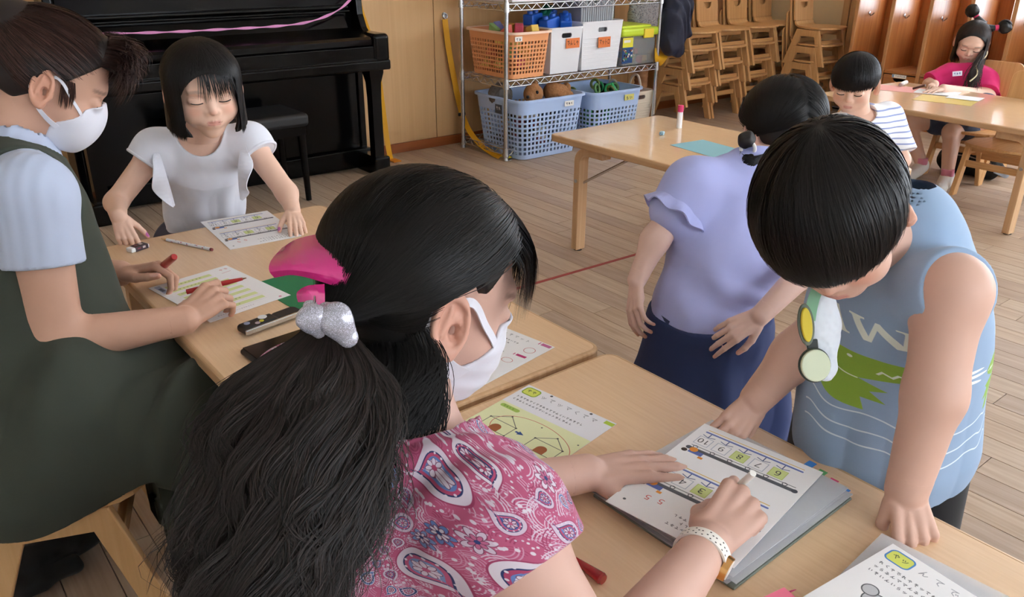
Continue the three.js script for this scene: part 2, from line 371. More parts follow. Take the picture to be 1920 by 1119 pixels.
[[4.62, -3.82], [4.94, -3.82], [5.28, -3.82], [5.6, -3.83], [5.585, -3.46]].forEach(([x, z], s) => {
  for (let k = 0; k < 4; k++) {
    const at = [x + k * 0.004, 0.114 * k, z + k * 0.013], label = `${levelNames[k]} of the ${stackNames[s]}`;
    if (firstChair) { chairProto.position.set(...at); chairProto.userData.label = label; firstChair = false; } else clone(chairProto, at, 0, label);
  }
});
const seatChair = (at, turn, label) => { const c = clone(chairProto, at, turn, label); delete c.userData.group; return c; };
seatChair([4.36, 0, -1.57], -Math.PI / 2, 'empty wooden chair pushed under the table beside the girl in the pink shirt');
seatChair([4.64, 0, -1.855], -Math.PI / 2, 'wooden chair on which the girl in the pink shirt sits');
{ const c = seatChair([0.163, 0, -1.52], 1.2, 'pale wooden chair on which the woman in the apron dress sits'); c.traverse((o) => { if (o.isMesh) o.material = M.pale; }); }

// ---------------------------------------------------------------- upright piano, stool and ribbon
{
  const t = thing('upright_piano', 'black polished upright piano against the wooden wall, its lid closed', 'piano', [0, 0, 0]);
  const x0 = 0.72, x1 = 2.2, xm = (x0 + x1) / 2, W = x1 - x0;
  const B = (name, w, h, d, x, y, z, r = 0.006) => part(name, new RoundedBoxGeometry(w, h, d, 3, r).translate(x, y, z), M.black, t);
  B('case_back', W - 0.04, 1.18, 0.13, xm, 0.6, -4.06);
  B('lower_panel', W - 0.12, 0.4, 0.02, xm, 0.31, -3.97);
  B('bottom_rail', W - 0.02, 0.1, 0.06, xm, 0.06, -3.96);
  B('key_bed', W, 0.05, 0.42, xm, 0.575, -3.905, 0.01);
  B('key_slip', W - 0.05, 0.075, 0.03, xm, 0.632, -3.725, 0.008);
  B('lid_strip', W - 0.05, 0.012, 0.02, xm, 0.6, -3.708, 0.004);
  const lid = shapeOf([[-3.7, 0.675], [-3.7, 0.7], [-3.715, 0.712], [-3.93, 0.738], [-3.97, 0.8], [-3.99, 0.8], [-3.99, 0.7], [-3.72, 0.675]]);
  part('key_lid', toCreasedNormals(extrude(lid, W - 0.2, 0.003, 2).rotateY(-Math.PI / 2).translate(xm + (W - 0.2) / 2, 0, 0).rotateY(0), 0.5), M.black, t).geometry.scale(1, 1, 1);
  B('music_ledge', W - 0.16, 0.02, 0.05, xm, 0.835, -3.975, 0.008);
  B('ledge_moulding', W - 0.14, 0.014, 0.06, xm, 0.815, -3.985, 0.006);
  B('upper_panel', W - 0.12, 0.38, 0.03, xm, 1.03, -4.005, 0.006);
  for (const s of [-1, 1]) {
    const cx = s > 0 ? x1 - 0.045 : x0 + 0.045;
    B('cheek', 0.09, 0.14, 0.27, cx, 0.655, -3.83, 0.022);
    const arm = [[-3.99, 0.66], [-3.85, 0.7], [-3.9, 0.74], [-3.93, 0.8], [-3.94, 0.88], [-3.95, 1.2], [-4.1, 1.2], [-4.1, 0.66]];
    part('side_arm', extrude(shapeOf(arm), 0.035, 0.005, 2).rotateY(-Math.PI / 2).translate(s > 0 ? x1 - 0.01 : x0 + 0.045, 0, 0), M.black, t);
    B('side_panel', 0.035, 0.56, 0.16, s > 0 ? x1 - 0.035 : x0 + 0.035, 0.29, -4.04);
    const leg = new THREE.LatheGeometry([[0.03, 0], [0.03, 0.3], [0.033, 0.38], [0.045, 0.43], [0.045, 0.455]].map((p) => new THREE.Vector2(p[0] * 1.25, p[1])), 4, Math.PI / 4);
    part('leg', toCreasedNormals(leg, 0.4).translate(cx + s * -0.01, 0.1, -3.79), M.black, t);
    B('toe_block', 0.09, 0.1, 0.26, cx - s * 0.005, 0.05, -3.87, 0.012);
  }
  B('top_lid', W + 0.02, 0.03, 0.2, xm, 1.205, -4.04);
  const ribbon = solo('pink_ribbon', band([[0.771, 0.7845, -3.86], [0.9337, 0.7814, -3.86], [1.0478, 0.7779, -3.85], [1.1921, 0.7741, -3.85], [1.4326, 0.7713, -3.86], [1.6979, 0.7698, -3.88], [1.8449, 0.7754, -3.9], [1.9761, 0.7969, -3.93], [2.0729, 0.8326, -3.94], [2.1486, 0.8826, -3.95]], (u) => 0.009 + 0.004 * Math.sin(u * 60), 0.003, [0, 0.5, 1], 80), std({ color: 0xd58bbd, roughness: 0.6 }), 'thin pink ribbon lying along the closed lid of the black piano', 'ribbon');
  const s = thing('piano_stool', 'black piano stool with padded seat behind the girl in white', 'stool', [1.4, 0, -3.7]);
  part('seat_pad', new RoundedBoxGeometry(0.53, 0.06, 0.3, 4, 0.02).translate(0, 0.385, 0), M.blackSoft, s);
  part('apron', new RoundedBoxGeometry(0.5, 0.05, 0.27, 2, 0.005).translate(0, 0.335, 0), M.black, s);
  for (const a of [-1, 1]) for (const b of [-1, 1]) part('leg', rodBetween([a * 0.235, 0, b * 0.125], [a * 0.23, 0.32, b * 0.12], 0.014, 8, 0.02), M.black, s);
}
// yellow webbing straps
{
  const yel = std({ color: 0xe3a413, roughness: 0.6 });
  const hook = (at, label) => {
    const h = thing('wall_hook', label, 'hook', at);
    part('plate', new THREE.CylinderGeometry(0.014, 0.014, 0.006, 16).rotateX(Math.PI / 2).translate(0, 0, 0.003), M.steel, h);
    part('ring', new THREE.TorusGeometry(0.014, 0.0035, 8, 20).translate(0, -0.006, 0.014), M.chrome, h);
  };
  const hk = [2.8307, 0.7528, -4.135]; hook([hk[0], hk[1], -4.139], 'small steel ring hook on the wooden wall, holding a yellow strap');
  const s1 = thing('yellow_strap', 'long yellow webbing strap hanging from the wall hook beside the metal shelf', 'strap');
  part('webbing', band([[2.8166, 0.7318, -4.11], [2.8311, 0.5724, -4.1], [2.8611, 0.3886, -4.09], [2.8971, 0.1929, -4.07], [2.8856, 0.1034, -3.98], [2.875, 0.0464, -3.86], [2.8664, 0.0172, -3.72], [2.8704, 0.0096, -3.66]], 0.034, 0.003, [-0.25, 0.25, 1], 60), yel, s1);
  part('buckle', rbox(0.05, 0.02, 0.012, 0.004).translate(...[2.8862, 0.19, -4.055]), M.blackSoft, s1);
  part('end_tab', rbox(0.04, 0.006, 0.05, 0.002).translate(...[2.8935, 0.0121, -3.63]), std({ color: 0xd9d320, roughness: 0.6 }), s1);
  const s2 = thing('yellow_strap', 'long yellow webbing strap hanging down beside the right end of the piano', 'strap');
  part('webbing', band([[2.1887, 0.9656, -4], [2.2007, 0.825, -3.98], [2.2446, 0.7035, -3.99], [2.3201, 0.5548, -4.06], [2.3624, 0.3167, -4.09], [2.3787, 0.1344, -4.09], [2.3726, 0.0423, -4.06], [2.3481, 0.002, -4]], 0.03, 0.003, [-0.3, 0.15, 1], 60), yel, s2);
  part('end_tab', rbox(0.05, 0.006, 0.07, 0.002).translate(...add([2.3356, 0, -3.9737], [0.02, 0.004, 0])), std({ color: 0xe08a12, roughness: 0.6 }), s2);
}

// ---------------------------------------------------------------- chrome wire shelf
const SX0 = 2.865, SX1 = 4.085, SZ0 = -3.603, SZ1 = -4.014;
{
  const t = thing('wire_shelf', 'chrome wire shelving rack full of baskets and boxes', 'shelf');
  for (const x of [SX0, SX1]) for (const z of [SZ0, SZ1]) {
    const p = part('post', new THREE.CylinderGeometry(0.0122, 0.0122, 1.3, 16).translate(x, 0.66, z), M.chrome, t);
    part('foot', merge([new THREE.CylinderGeometry(0.01, 0.016, 0.03, 14).translate(x, 0.015, z), rbox(0.055, 0.003, 0.03, 0.001).translate(x + 0.012, 0.0016, z)]), M.steel, p);
    for (const y of [0.045, 0.425, 0.825]) part('collar', new THREE.CylinderGeometry(0.0155, 0.018, 0.05, 16).translate(x, y, z), M.chrome, p);
  }
  for (const y of [0.065, 0.443, 0.842]) {
    const rim = [], wire = [];
    for (const [a, b] of [[[SX0, SZ0], [SX1, SZ0]], [[SX0, SZ1], [SX1, SZ1]], [[SX0, SZ0], [SX0, SZ1]], [[SX1, SZ0], [SX1, SZ1]]]) {
      const L = Math.hypot(b[0] - a[0], b[1] - a[1]), n = Math.round(L / 0.035);
      for (const dy of [-0.003, -0.036]) rim.push(rodBetween([a[0], y + dy, a[1]], [b[0], y + dy, b[1]], 0.0035, 6));
      for (let i = 0; i < n; i++) { const u = i / n, v = (i + 1) / n; rim.push(rodBetween([lerp(a[0], b[0], u), y - (i % 2 ? 0.034 : 0.005), lerp(a[1], b[1], u)], [lerp(a[0], b[0], v), y - (i % 2 ? 0.005 : 0.034), lerp(a[1], b[1], v)], 0.0026, 6)); }
    }
    const s = part('shelf_rim', merge(rim), M.chrome, t);
    for (let x = SX0 + 0.03; x < SX1; x += 0.03) wire.push(rodBetween([x, y, SZ0], [x, y, SZ1], 0.002, 5));
    for (const z of [-3.7, -3.81, -3.92]) wire.push(rodBetween([SX0, y - 0.004, z], [SX1, y - 0.004, z], 0.003, 5));
    part('shelf_wire', merge(wire), M.chrome, s);
  }
}
// baskets whose walls are a real lattice: cells left out of a tapered rounded box
function latticeBasket(w, d, h, o = {}) {
  const { taper = 0.86, r = 0.05, cell = 0.02, from = 0.12, to = 0.8, rows = 9, th = 0.003, bar = 0.42, rim = 0.012 } = o;
  const per = (ww, dd, rad, u) => { // point on the rounded rectangle, u in 0..1, metric along the outline
    const a = ww - 2 * rad, b = dd - 2 * rad, q = Math.PI * rad / 2, T = 2 * (a + b) + 4 * q; let s = ((u % 1) + 1) % 1 * T;
    const seg = [[a, 0], [q, 1], [b, 2], [q, 3], [a, 4], [q, 5], [b, 6], [q, 7]];
    for (const [L, k] of seg) {
      if (s <= L || k === 7) {
        const f = s / L, e = k >> 1, ang = e * Math.PI / 2;
        const base = [[-a / 2, dd / 2], [ww / 2, b / 2], [a / 2, -dd / 2], [-ww / 2, -b / 2]][e];
        const dir = [[1, 0], [0, -1], [-1, 0], [0, 1]][e];
        if (!(k & 1)) return [base[0] + dir[0] * s, base[1] + dir[1] * s];
        const c = [[a / 2, b / 2], [a / 2, -b / 2], [-a / 2, -b / 2], [-a / 2, b / 2]][e], st = [Math.PI / 2, 0, -Math.PI / 2, -Math.PI][e];
        return [c[0] + rad * Math.cos(st - f * Math.PI / 2), c[1] + rad * Math.sin(st - f * Math.PI / 2)];
      }
      s -= L;
    }
  };
  const n = Math.round((2 * (w + d)) / cell), us = [], vs = [0];
  for (let i = 0; i < n; i++) us.push(i / n, (i + 1 - bar) / n);
  us.push(1);
  for (let j = 0; j < rows; j++) { const a = from + (to - from) * j / rows; vs.push(a, a + (to - from) / rows * (1 - bar)); }
  vs.push(to, 1);
  const pos = [], idx = [], U = us.length, Vn = vs.length;
  for (const off of [0, -th]) for (const v of vs) for (const u of us) {
    const k = lerp(taper, 1, v), p = per(w * k + 2 * off, d * k + 2 * off, Math.max(0.006, r * lerp(0.8, 1, v) + off), u); pos.push(p[0], v * h, p[1]);
  }
  const at = (s, j, i) => s * U * Vn + j * U + i, hole = (j, i) => j >= 1 && j < Vn - 2 && (j & 1) === 1 && (i & 1) === 0 && i < U - 1;
  const quad = (a, b, c, d2) => idx.push(a, b, c, a, c, d2);
  for (let j = 0; j < Vn - 1; j++) for (let i = 0; i < U - 1; i++) {
    if (hole(j, i)) {
      quad(at(0, j, i), at(0, j, i + 1), at(1, j, i + 1), at(1, j, i)); quad(at(0, j + 1, i + 1), at(0, j + 1, i), at(1, j + 1, i), at(1, j + 1, i + 1));
      quad(at(0, j + 1, i), at(0, j, i), at(1, j, i), at(1, j + 1, i)); quad(at(0, j, i + 1), at(0, j + 1, i + 1), at(1, j + 1, i + 1), at(1, j, i + 1));
    } else { quad(at(0, j, i), at(0, j, i + 1), at(0, j + 1, i + 1), at(0, j + 1, i)); quad(at(1, j, i + 1), at(1, j, i), at(1, j + 1, i), at(1, j + 1, i + 1)); }
  }
  const g = new THREE.BufferGeometry(); g.setAttribute('position', new THREE.Float32BufferAttribute(pos, 3)); g.setIndex(idx);
  const walls = toCreasedNormals(g, 0.6);
  const k = taper, floorG = extrude(shapeOf(rrPts(w * k - 0.002, d * k - 0.002, r * 0.8)), 0.005, 0.001).rotateX(-Math.PI / 2);
  const rimPts = []; for (let i = 0; i < 64; i++) { const p = per(w + 0.012, d + 0.012, r + 0.006, i / 64); rimPts.push([p[0], h - 0.002, p[1]]); }
  const rimG = band(rimPts, rim, 0.016, (u, p) => [p[0] * 2, 0, p[2] * 2], 128, true);
  return { walls: merge([walls, floorG]), rim: rimG };
}
const plastic = (c, o = {}) => phys({ color: c, roughness: 0.42, clearcoat: 0.15, clearcoatRoughness: 0.3, ...o });
const labelTex = (bg, fg, items, w = 256, h = 96) => canvasTex(w, h, (c) => { c.fillStyle = bg; c.fillRect(0, 0, w, h); c.strokeStyle = fg; c.lineWidth = 7; items.forEach((k, i) => kana(c, k, 18 + i * (w - 30) / items.length, 18, (w - 50) / items.length)); });
const plate = (w, h, map, d = 0.002) => { const g = new RoundedBoxGeometry(w, h, d, 1, 0.0005), p = g.attributes.position, uv = g.attributes.uv; for (let i = 0; i < p.count; i++) uv.setXY(i, p.getX(i) / w + 0.5, p.getY(i) / h + 0.5); return g; };
function basket(name, label, w, d, h, color, rimColor, at, turn, o) {
  const t = thing(name, label, 'basket', at, turn), g = latticeBasket(w, d, h, o), m = plastic(color);
  part('lattice_wall', g.walls, m, t); part('rim', g.rim, rimColor ? plastic(rimColor) : m, t);
  return t;
}
{
  // orange basket with soft blocks
  const ob = basket('orange_basket', 'orange lattice basket of soft blocks on the middle shelf', 0.3, 0.42, 0.245, 0xeaa06a, 0xf4d0b4, [3.035, 0.446, -3.795], 0, { cell: 0.026, bar: 0.38, rows: 8, from: 0.1, to: 0.84 });
  part('tag', plate(0.05, 0.025), std({ map: labelTex('#e9e6e0', '#555', ['te', 'mi'], 128, 64) }), ob).position.set(-0.1, 0.215, 0.212);
  const cols = [0xe8d774, 0xc94a72, 0xe4b26a, 0xd8cf7a, 0xd3546a, 0x7c9c5a, 0x7a78a8, 0xe8c25a, 0xd86a5a, 0xdca050];
  seed(5);
  for (let i = 0; i < 20; i++) {
    const lv = i < 14 ? Math.floor(i / 5) : 3, c = cols[i % cols.length], x = 3.035 + ((i * 7) % 5 - 2) * 0.042, z = -3.79 + ((i * 3) % 4 - 1.5) * 0.07, y = 0.5 + lv * 0.064 + rr(-0.005, 0.015);
    const g = i % 3 ? new RoundedBoxGeometry(0.062, 0.05, 0.05, 3, 0.006) : extrude(shapeOf([[-0.035, -0.025], [0.035, -0.025], [0, 0.035]]), 0.05, 0.005).translate(0, 0, -0.025);
    const b = solo('soft_block', g, std({ color: c, roughness: 0.75 }), `${['yellow', 'dark pink', 'tan', 'pale yellow', 'red', 'green', 'mauve', 'golden', 'coral', 'orange'][i % 10]} soft ${i % 3 ? '' : 'wedge '}block heaped in the orange basket`, 'block', [x, y, z], rr(0, 3), 'soft blocks in the orange basket'); b.rotation.x = rr(-0.4, 0.4); b.rotation.z = rr(-0.4, 0.4);
  }
  // plain white box with big blue bricks
  const boxy = (name, label, w, d, h, color, at, o = {}) => {
    const t = thing(name, label, 'box', at), N = 24, m = plastic(color, { roughness: 0.5 }); const k = o.taper ?? 0.9, parts = [];
    const wall = (ww, hh, th, ribs) => { const s = shapeOf([[-ww * k / 2, 0], [ww * k / 2, 0], [ww / 2, hh], [-ww / 2, hh]], ribs ? [rrPts(0.075, 0.026, 0.012, 6, 0, hh * 0.84)] : []); return extrude(s, th, 0.002); };
    const tilt = Math.atan2((1 - k) * d / 2, h), tw = Math.atan2((1 - k) * w / 2, h);
    parts.push(wall(w, h, 0.008, true).rotateX(tilt).translate(0, 0, d * k / 2 - 0.008), wall(w, h, 0.008, true).rotateX(tilt).translate(0, 0, d * k / 2 - 0.008).rotateY(Math.PI));
    for (const s of [1, -1]) parts.push(wall(d, h, 0.008).rotateX(tw).translate(0, 0, w * k / 2 - 0.008).rotateY(s * Math.PI / 2));
    parts.push(new RoundedBoxGeometry(w * k, 0.008, d * k, 1, 0.002).translate(0, 0.004, 0));
    if (o.ribs) for (let j = 1; j < 12; j++) { const v = j / 12, kk = lerp(k, 1, v); if (v < 0.72 || v > 0.95) for (const s of [1, -1]) parts.push(new RoundedBoxGeometry(w * kk - 0.02, 0.004, 0.004, 1, 0.0015).translate(0, v * h, s * d * kk / 2), new RoundedBoxGeometry(0.004, 0.004, d * kk - 0.02, 1, 0.0015).translate(s * w * kk / 2, v * h, 0)); }
    part('shell', merge(parts), m, t);
    part('rim', band(rrPts(w + 0.004, d + 0.004, 0.02).map((p) => [p[0], h, p[1]]), 0.01, 0.012, (u, p) => [p[0], 0, p[2]], 96, true), m, t);
    return t;
  };
  const b1 = boxy('white_box', 'plain white plastic box of big blue bricks with an orange label', 0.24, 0.36, 0.25, 0xe4e4e6, [3.315, 0.446, -3.79]);
  part('label', plate(0.105, 0.055), std({ map: labelTex('#df7a3e', '#5a2c14', ['de', 'n', 'shi', 'ya']), roughness: 0.7 }), b1, 'orange label lettered in kana').position.set(0.045, 0.165, 0.181);
  const blue = plastic(0x1f5fc4), green = plastic(0x14694f);
  [[-0.04, 0.27, 0.07, 0.1, 0], [0.055, 0.275, 0.1, 0.9, 0], [0.07, 0.28, 0.0, -0.5, 0], [-0.09, 0.29, -0.02, 0.3, 0], [0.02, 0.31, -0.03, 0.5, 1], [0.0, 0.21, 0.05, 0.2, 0], [-0.02, 0.25, -0.1, 0.8, 0]].forEach(([x, y, z, r, g], i) => {
    const o = thing('toy_brick', g ? 'big green toy brick lying on the blue bricks in the white box' : 'big blue toy brick in the plain white box', 'toy brick', [3.315 + x, 0.446 + y, -3.79 + z], r, g ? undefined : 'blue toy bricks in the white box'); o.rotation.z = rr(-0.5, 0.5);
    part('body', new RoundedBoxGeometry(0.11, 0.06, 0.07, 3, 0.008), g ? green : blue, o);
    for (const a of [-0.03, 0.03]) part('stud', new THREE.CylinderGeometry(0.016, 0.018, 0.018, 16).translate(a, 0.037, 0), g ? green : blue, o);
  });
  const b2 = boxy('ribbed_white_box', 'ribbed white plastic box holding grey foam mats, orange label on its front', 0.33, 0.36, 0.27, 0xe8e8ea, [3.6, 0.446, -3.79], { ribs: true });
  part('label', plate(0.1, 0.06), std({ map: labelTex('#df7a3e', '#5a2c14', ['ma', 'tsu', 'to', 'box']), roughness: 0.7 }), b2, 'orange label lettered in kana').position.set(0.01, 0.155, 0.186);
  // grey foam puzzle mats standing on edge, toothed border
  const mat = std({ color: 0xa2a4a8, roughness: 0.85 }), tooth = [];
  { const a = 0.3, n = 9, st = a / n; for (let i = 0; i < n; i++) tooth.push([-a / 2 + i * st, i % 2 ? 0.156 : 0.13], [-a / 2 + (i + 1) * st, i % 2 ? 0.156 : 0.13]); tooth.push([0.15, -0.15], [-0.15, -0.15]); }
  const matG = extrude(shapeOf(tooth), 0.013, 0.002);
  for (let i = 0; i < 15; i++) { const o = solo('foam_mat', matG, mat, 'grey foam puzzle mat standing on edge in the ribbed white box', 'mat', [3.6 - 0.13 + i * 0.0175 , 0.446 + 0.245 + (i > 8 ? 0.022 : 0) + (i % 3) * 0.004, -3.79], Math.PI / 2 - 0.15, 'grey foam mats in the ribbed box'); o.rotation.z = 0; }
  // clear box with yellow-green lid
  const cb = thing('clear_toy_box', 'clear plastic toy box with a yellow-green lid at the right of the middle shelf', 'box', [3.925, 0.446, -3.78]);
  const clear = phys({ color: 0xe8ecee, roughness: 0.25, transmission: 0.85, thickness: 0, ior: 1.45 });
  part('tub', merge([[0, 0.16, 1], [0, -0.16, 1], [0.145, 0, 0], [-0.145, 0, 0]].map(([x, z, a]) => new RoundedBoxGeometry(a ? 0.29 : 0.004, 0.17, a ? 0.004 : 0.32, 1, 0.0015).translate(x, 0.09, z)).concat([new RoundedBoxGeometry(0.29, 0.005, 0.32, 1, 0.002).translate(0, 0.004, 0)])), clear, cb);
  const lid = part('lid', new RoundedBoxGeometry(0.325, 0.05, 0.36, 4, 0.018).translate(0, 0.195, 0), plastic(0xc6de32), cb);
  part('lid_crest', new RoundedBoxGeometry(0.26, 0.02, 0.28, 3, 0.009).translate(0, 0.222, 0), plastic(0xd2e53c), lid);
  part('clip', new RoundedBoxGeometry(0.085, 0.055, 0.014, 3, 0.005).translate(0.06, 0.185, 0.182), plastic(0xeed03a), lid);
  part('print', plate(0.09, 0.15), std({ map: canvasTex(96, 160, (c) => { c.fillStyle = '#e3d94a'; c.fillRect(0, 0, 96, 160); c.fillStyle = '#2a4a7a'; c.fillRect(0, 60, 96, 100); c.fillStyle = '#e8e4da'; c.fillRect(10, 14, 60, 16); for (let i = 0; i < 26; i++) { c.fillStyle = ['#1c1c22', '#d8d8d0', '#4a8a4a', '#8a4a3a'][i % 4]; c.fillRect(rr(0, 84), rr(60, 148), 14, 12); } }) }), cb, 'printed picture sleeve').position.set(-0.1, 0.09, 0.164);
  const cc = [0x3a62c8, 0xe0b040, 0xcf5a4a, 0x58a05a, 0x9a6ab0, 0x4aa0d0];
  for (let i = 0; i < 18; i++) { const o = solo('small_toy_brick', new RoundedBoxGeometry(0.05, 0.035, 0.035, 2, 0.004), plastic(cc[i % 6]), `${['blue', 'amber', 'red', 'green', 'violet', 'light blue'][i % 6]} toy brick seen through the clear box with the yellow-green lid`, 'toy brick', [3.925 + ((i * 5) % 6 - 2.5) * 0.044, 0.472 + Math.floor(i / 9) * 0.04, -3.78 + ((i * 7) % 5 - 2) * 0.055], rr(0, 3), 'toy bricks in the clear box'); o.rotation.x = rr(-0.4, 0.4); }
  // lower row
  const bb = basket('blue_basket', 'large blue lattice basket holding a brown bear plush', 0.5, 0.44, 0.335, 0xb2caf0, null, [3.135, 0.004, -3.72], 0, { taper: 0.84, cell: 0.034, bar: 0.4, rows: 9, from: 0.08, to: 0.8, r: 0.06 });
  part('tag', plate(0.07, 0.03), std({ map: labelTex('#eceae4', '#444', ['te', 'mi', 'ku'], 128, 64) }), bb, 'white name tag').position.set(0.11, 0.293, 0.222);
  part('tag', plate(0.06, 0.05), std({ map: labelTex('#4a4e58', '#ddd', ['so', 're'], 128, 96) }), bb, 'dark name tag').position.set(-0.247, 0.27, 0.02); bb.children[3].rotation.y = -Math.PI / 2;
  const b3 = basket('blue_basket', 'blue lattice basket of green toys, behind the bear basket', 0.43, 0.4, 0.32, 0xb2caf0, null, [3.67, 0.004, -3.71], 0, { taper: 0.86, cell: 0.034, bar: 0.4, rows: 8, from: 0.08, to: 0.72, r: 0.06 });
  part('tag', plate(0.08, 0.035), std({ map: labelTex('#d8d27a', '#555', ['ra', 'i'], 128, 64) }), b3, 'yellowish name tag').position.set(0.08, 0.275, 0.203);
  const gm = [plastic(0x1c8a4a), plastic(0x2aa05a), plastic(0x3f6a34), plastic(0x6a7a3a)];
  for (let i = 0; i < 40; i++) { const o = solo('toy_link', new THREE.TorusGeometry(0.026, 0.009, 8, 18), gm[i % 4], 'green plastic toy link heaped in the second blue basket', 'toy', [3.67 + rr(-0.14, 0.14), 0.06 + (i / 40) * 0.29, -3.71 + rr(-0.12, 0.12)], rr(0, 3), 'green links in the blue basket'); o.rotation.x = rr(0, 3); }
  for (let i = 0; i < 26; i++) { const o = solo('toy_figure', new THREE.SphereGeometry(0.034, 12, 9).scale(1.3, 0.9, 1), std({ color: [0x55504c, 0x6a625a, 0x8a3a4a, 0x3a5a8a, 0xc8c0b0][i % 5], roughness: 0.8 }), 'soft toy showing through the holes of the bear basket', 'toy', [3.135 + rr(-0.16, 0.16), 0.06 + (i / 26) * 0.19, -3.72 + rr(-0.14, 0.14)], rr(0, 3), 'soft toys under the bear'); }
  // cream ribbed basket with two loop handles
  const cr = thing('cream_basket', 'cream ribbed basket with loop handles at the right end of the lowest shelf', 'basket', [3.985, 0.07, -3.78]);
  { const bx = boxy('cream_body', 'x', 0.23, 0.32, 0.2, 0xddd0bd, [0, 0, 0], { ribs: true, taper: 0.88 }); scene.remove(bx); taken['cream_body'] = -1; for (const c of [...bx.children]) cr.add(c);
    part('handle', tube([[0.1, 0.2, -0.05], [0.1, 0.27, -0.02], [0.1, 0.28, 0.02], [0.1, 0.2, 0.06]], 0.008, 20, 8), plastic(0xddd0bd), cr); part('handle', tube([[-0.1, 0.2, -0.05], [-0.1, 0.26, -0.02], [-0.1, 0.26, 0.02], [-0.1, 0.2, 0.06]], 0.008, 20, 8), plastic(0xddd0bd), cr);
    solo('pink_bag', new THREE.SphereGeometry(0.08, 18, 12).scale(1, 0.9, 1.2), std({ color: 0xc84a80, roughness: 0.7 }), 'pink cloth bag inside the cream basket', 'bag', [3.96, 0.2, -3.74]);
    solo('dark_pouch', new THREE.SphereGeometry(0.075, 18, 12).scale(1.1, 0.8, 1.2), std({ color: 0x2b2628, roughness: 0.8 }), 'dark pouch behind the pink bag in the cream basket', 'bag', [3.93, 0.26, -3.86]);
  }
  // boxes on the upper shelf, only their lower edges in view
  boxy('white_tray', 'white plastic tray at the left of the upper shelf', 0.55, 0.36, 0.12, 0xe6e6e6, [3.18, 0.846, -3.8]);
  boxy('white_tray', 'white plastic tray at the right of the upper shelf', 0.5, 0.36, 0.12, 0xdedfe0, [3.76, 0.846, -3.8]);
  // ribbed brown rolled mat standing behind the shelf end
  const roll = []; for (let i = 0; i <= 60; i++) roll.push(new THREE.Vector2(0.045 + 0.0025 * Math.sin(i * 1.6), i * 0.0075));
  solo('rolled_mat', new THREE.LatheGeometry(roll, 24), std({ color: 0x9a6c48, roughness: 0.8 }), 'brown ribbed mat rolled up and standing between the metal shelf and the chairs', 'mat', [4.33, 0, -3.95]);
}

// ---------------------------------------------------------------- open lockers along the windows: upright dividers with a coat hook, a bench and a drawer in each bay
{
  const X0 = 5.55, X1 = 5.92, P = 0.25, names = ['first', 'second', 'third', 'fourth', 'fifth', 'sixth', 'seventh', 'eighth'];
  for (let k = 0; k < 8; k++) {
    const z = -3.13 + P * k;
    const t = thing('locker', `wooden open locker with coat hook and drawer, ${names[k]} from the cream wall panel`, 'locker', [0, 0, z]);
    part('divider', rbox(X1 - X0, 1.55, 0.02, 0.003, 1, 1, 1).translate((X0 + X1) / 2, 0.775, 0), M.locker, t);
    part('divider_edge', rbox(0.012, 1.55, 0.024, 0.003, 1, 1, 1).translate(X0 - 0.006, 0.775, 0), M.lockerEdge, t);
    part('bench', rbox(X1 - X0, 0.018, P - 0.022, 0.003, 1, 0, 1).translate((X0 + X1) / 2, 0.355, P / 2), M.locker, t);
    part('lower_back', rbox(0.012, 0.66, P - 0.022, 0.003, 1, 1, 1).translate(X1 - 0.01, 0.33, P / 2), M.locker, t);
    part('back_board', rbox(0.012, 0.9, 0.085, 0.003, 1, 1, 1).translate(X1 - 0.01, 1.11, 0.0525), M.locker, t);
    part('plinth', rbox(0.02, 0.06, P - 0.022, 0.003, 1, 2).translate(X0 + 0.03, 0.03, P / 2), M.locker, t);
    const hole = []; for (let i = 0; i <= 10; i++) { const a = Math.PI + i / 10 * Math.PI; hole.push([Math.cos(a) * 0.045, 0.028 + Math.sin(a) * 0.026]); }
    const fr = extrude(shapeOf(rrPts(P - 0.03, 0.1, 0.006), [hole]), 0.014, 0.002).rotateY(-Math.PI / 2).translate(X0 + 0.012, 0.29, P / 2);
    const d = part('drawer_front', metric(fr, 2, 1), M.locker, t);
    part('drawer_inside', rbox(0.2, 0.07, P - 0.04, 0.002).translate(X0 + 0.13, 0.29, P / 2), M.blackSoft, d);
    const lab = part('name_label', plateZ(0.1, 0.022, k), M.white, d); lab.position.set(X0 - 0.004, 0.334, P / 2); lab.material = std({ map: labelMap(k), roughness: 0.6 });
    const hk = part('coat_hook', merge([tube([[5.69, 0.7, 0.012], [5.69, 0.695, 0.03], [5.69, 0.71, 0.045]], 0.004, 12, 7), tube([[5.665, 0.705, 0.03], [5.69, 0.69, 0.022], [5.715, 0.705, 0.03]], 0.003, 12, 7), new THREE.CylinderGeometry(0.01, 0.01, 0.004, 12).rotateX(Math.PI / 2).translate(5.69, 0.71, 0.012)]), M.chrome, t);
  }
  function plateZ(w, h) { const g = plate(w, h, null, 0.002); return g.rotateY(-Math.PI / 2); }
  function labelMap(k) { seed(40 + k); return canvasTex(128, 32, (c) => { c.fillStyle = '#efeee8'; c.fillRect(0, 0, 128, 32); c.fillStyle = ['#e8833a', '#7aa0c8'][k % 2]; c.fillRect(2, 3, 18, 26); c.strokeStyle = '#8a8c90'; c.lineWidth = 3; kanaLine(c, 30, 6, 5, 15, 1.2); }); }
}

// ---------------------------------------------------------------- figures: distance fields meshed by surface nets
const smin = (a, b, k) => { const h = Math.max(k - Math.abs(a - b), 0) / k; return Math.min(a, b) - h * h * k * 0.25; };
const smax = (a, b, k) => -smin(-a, -b, k);
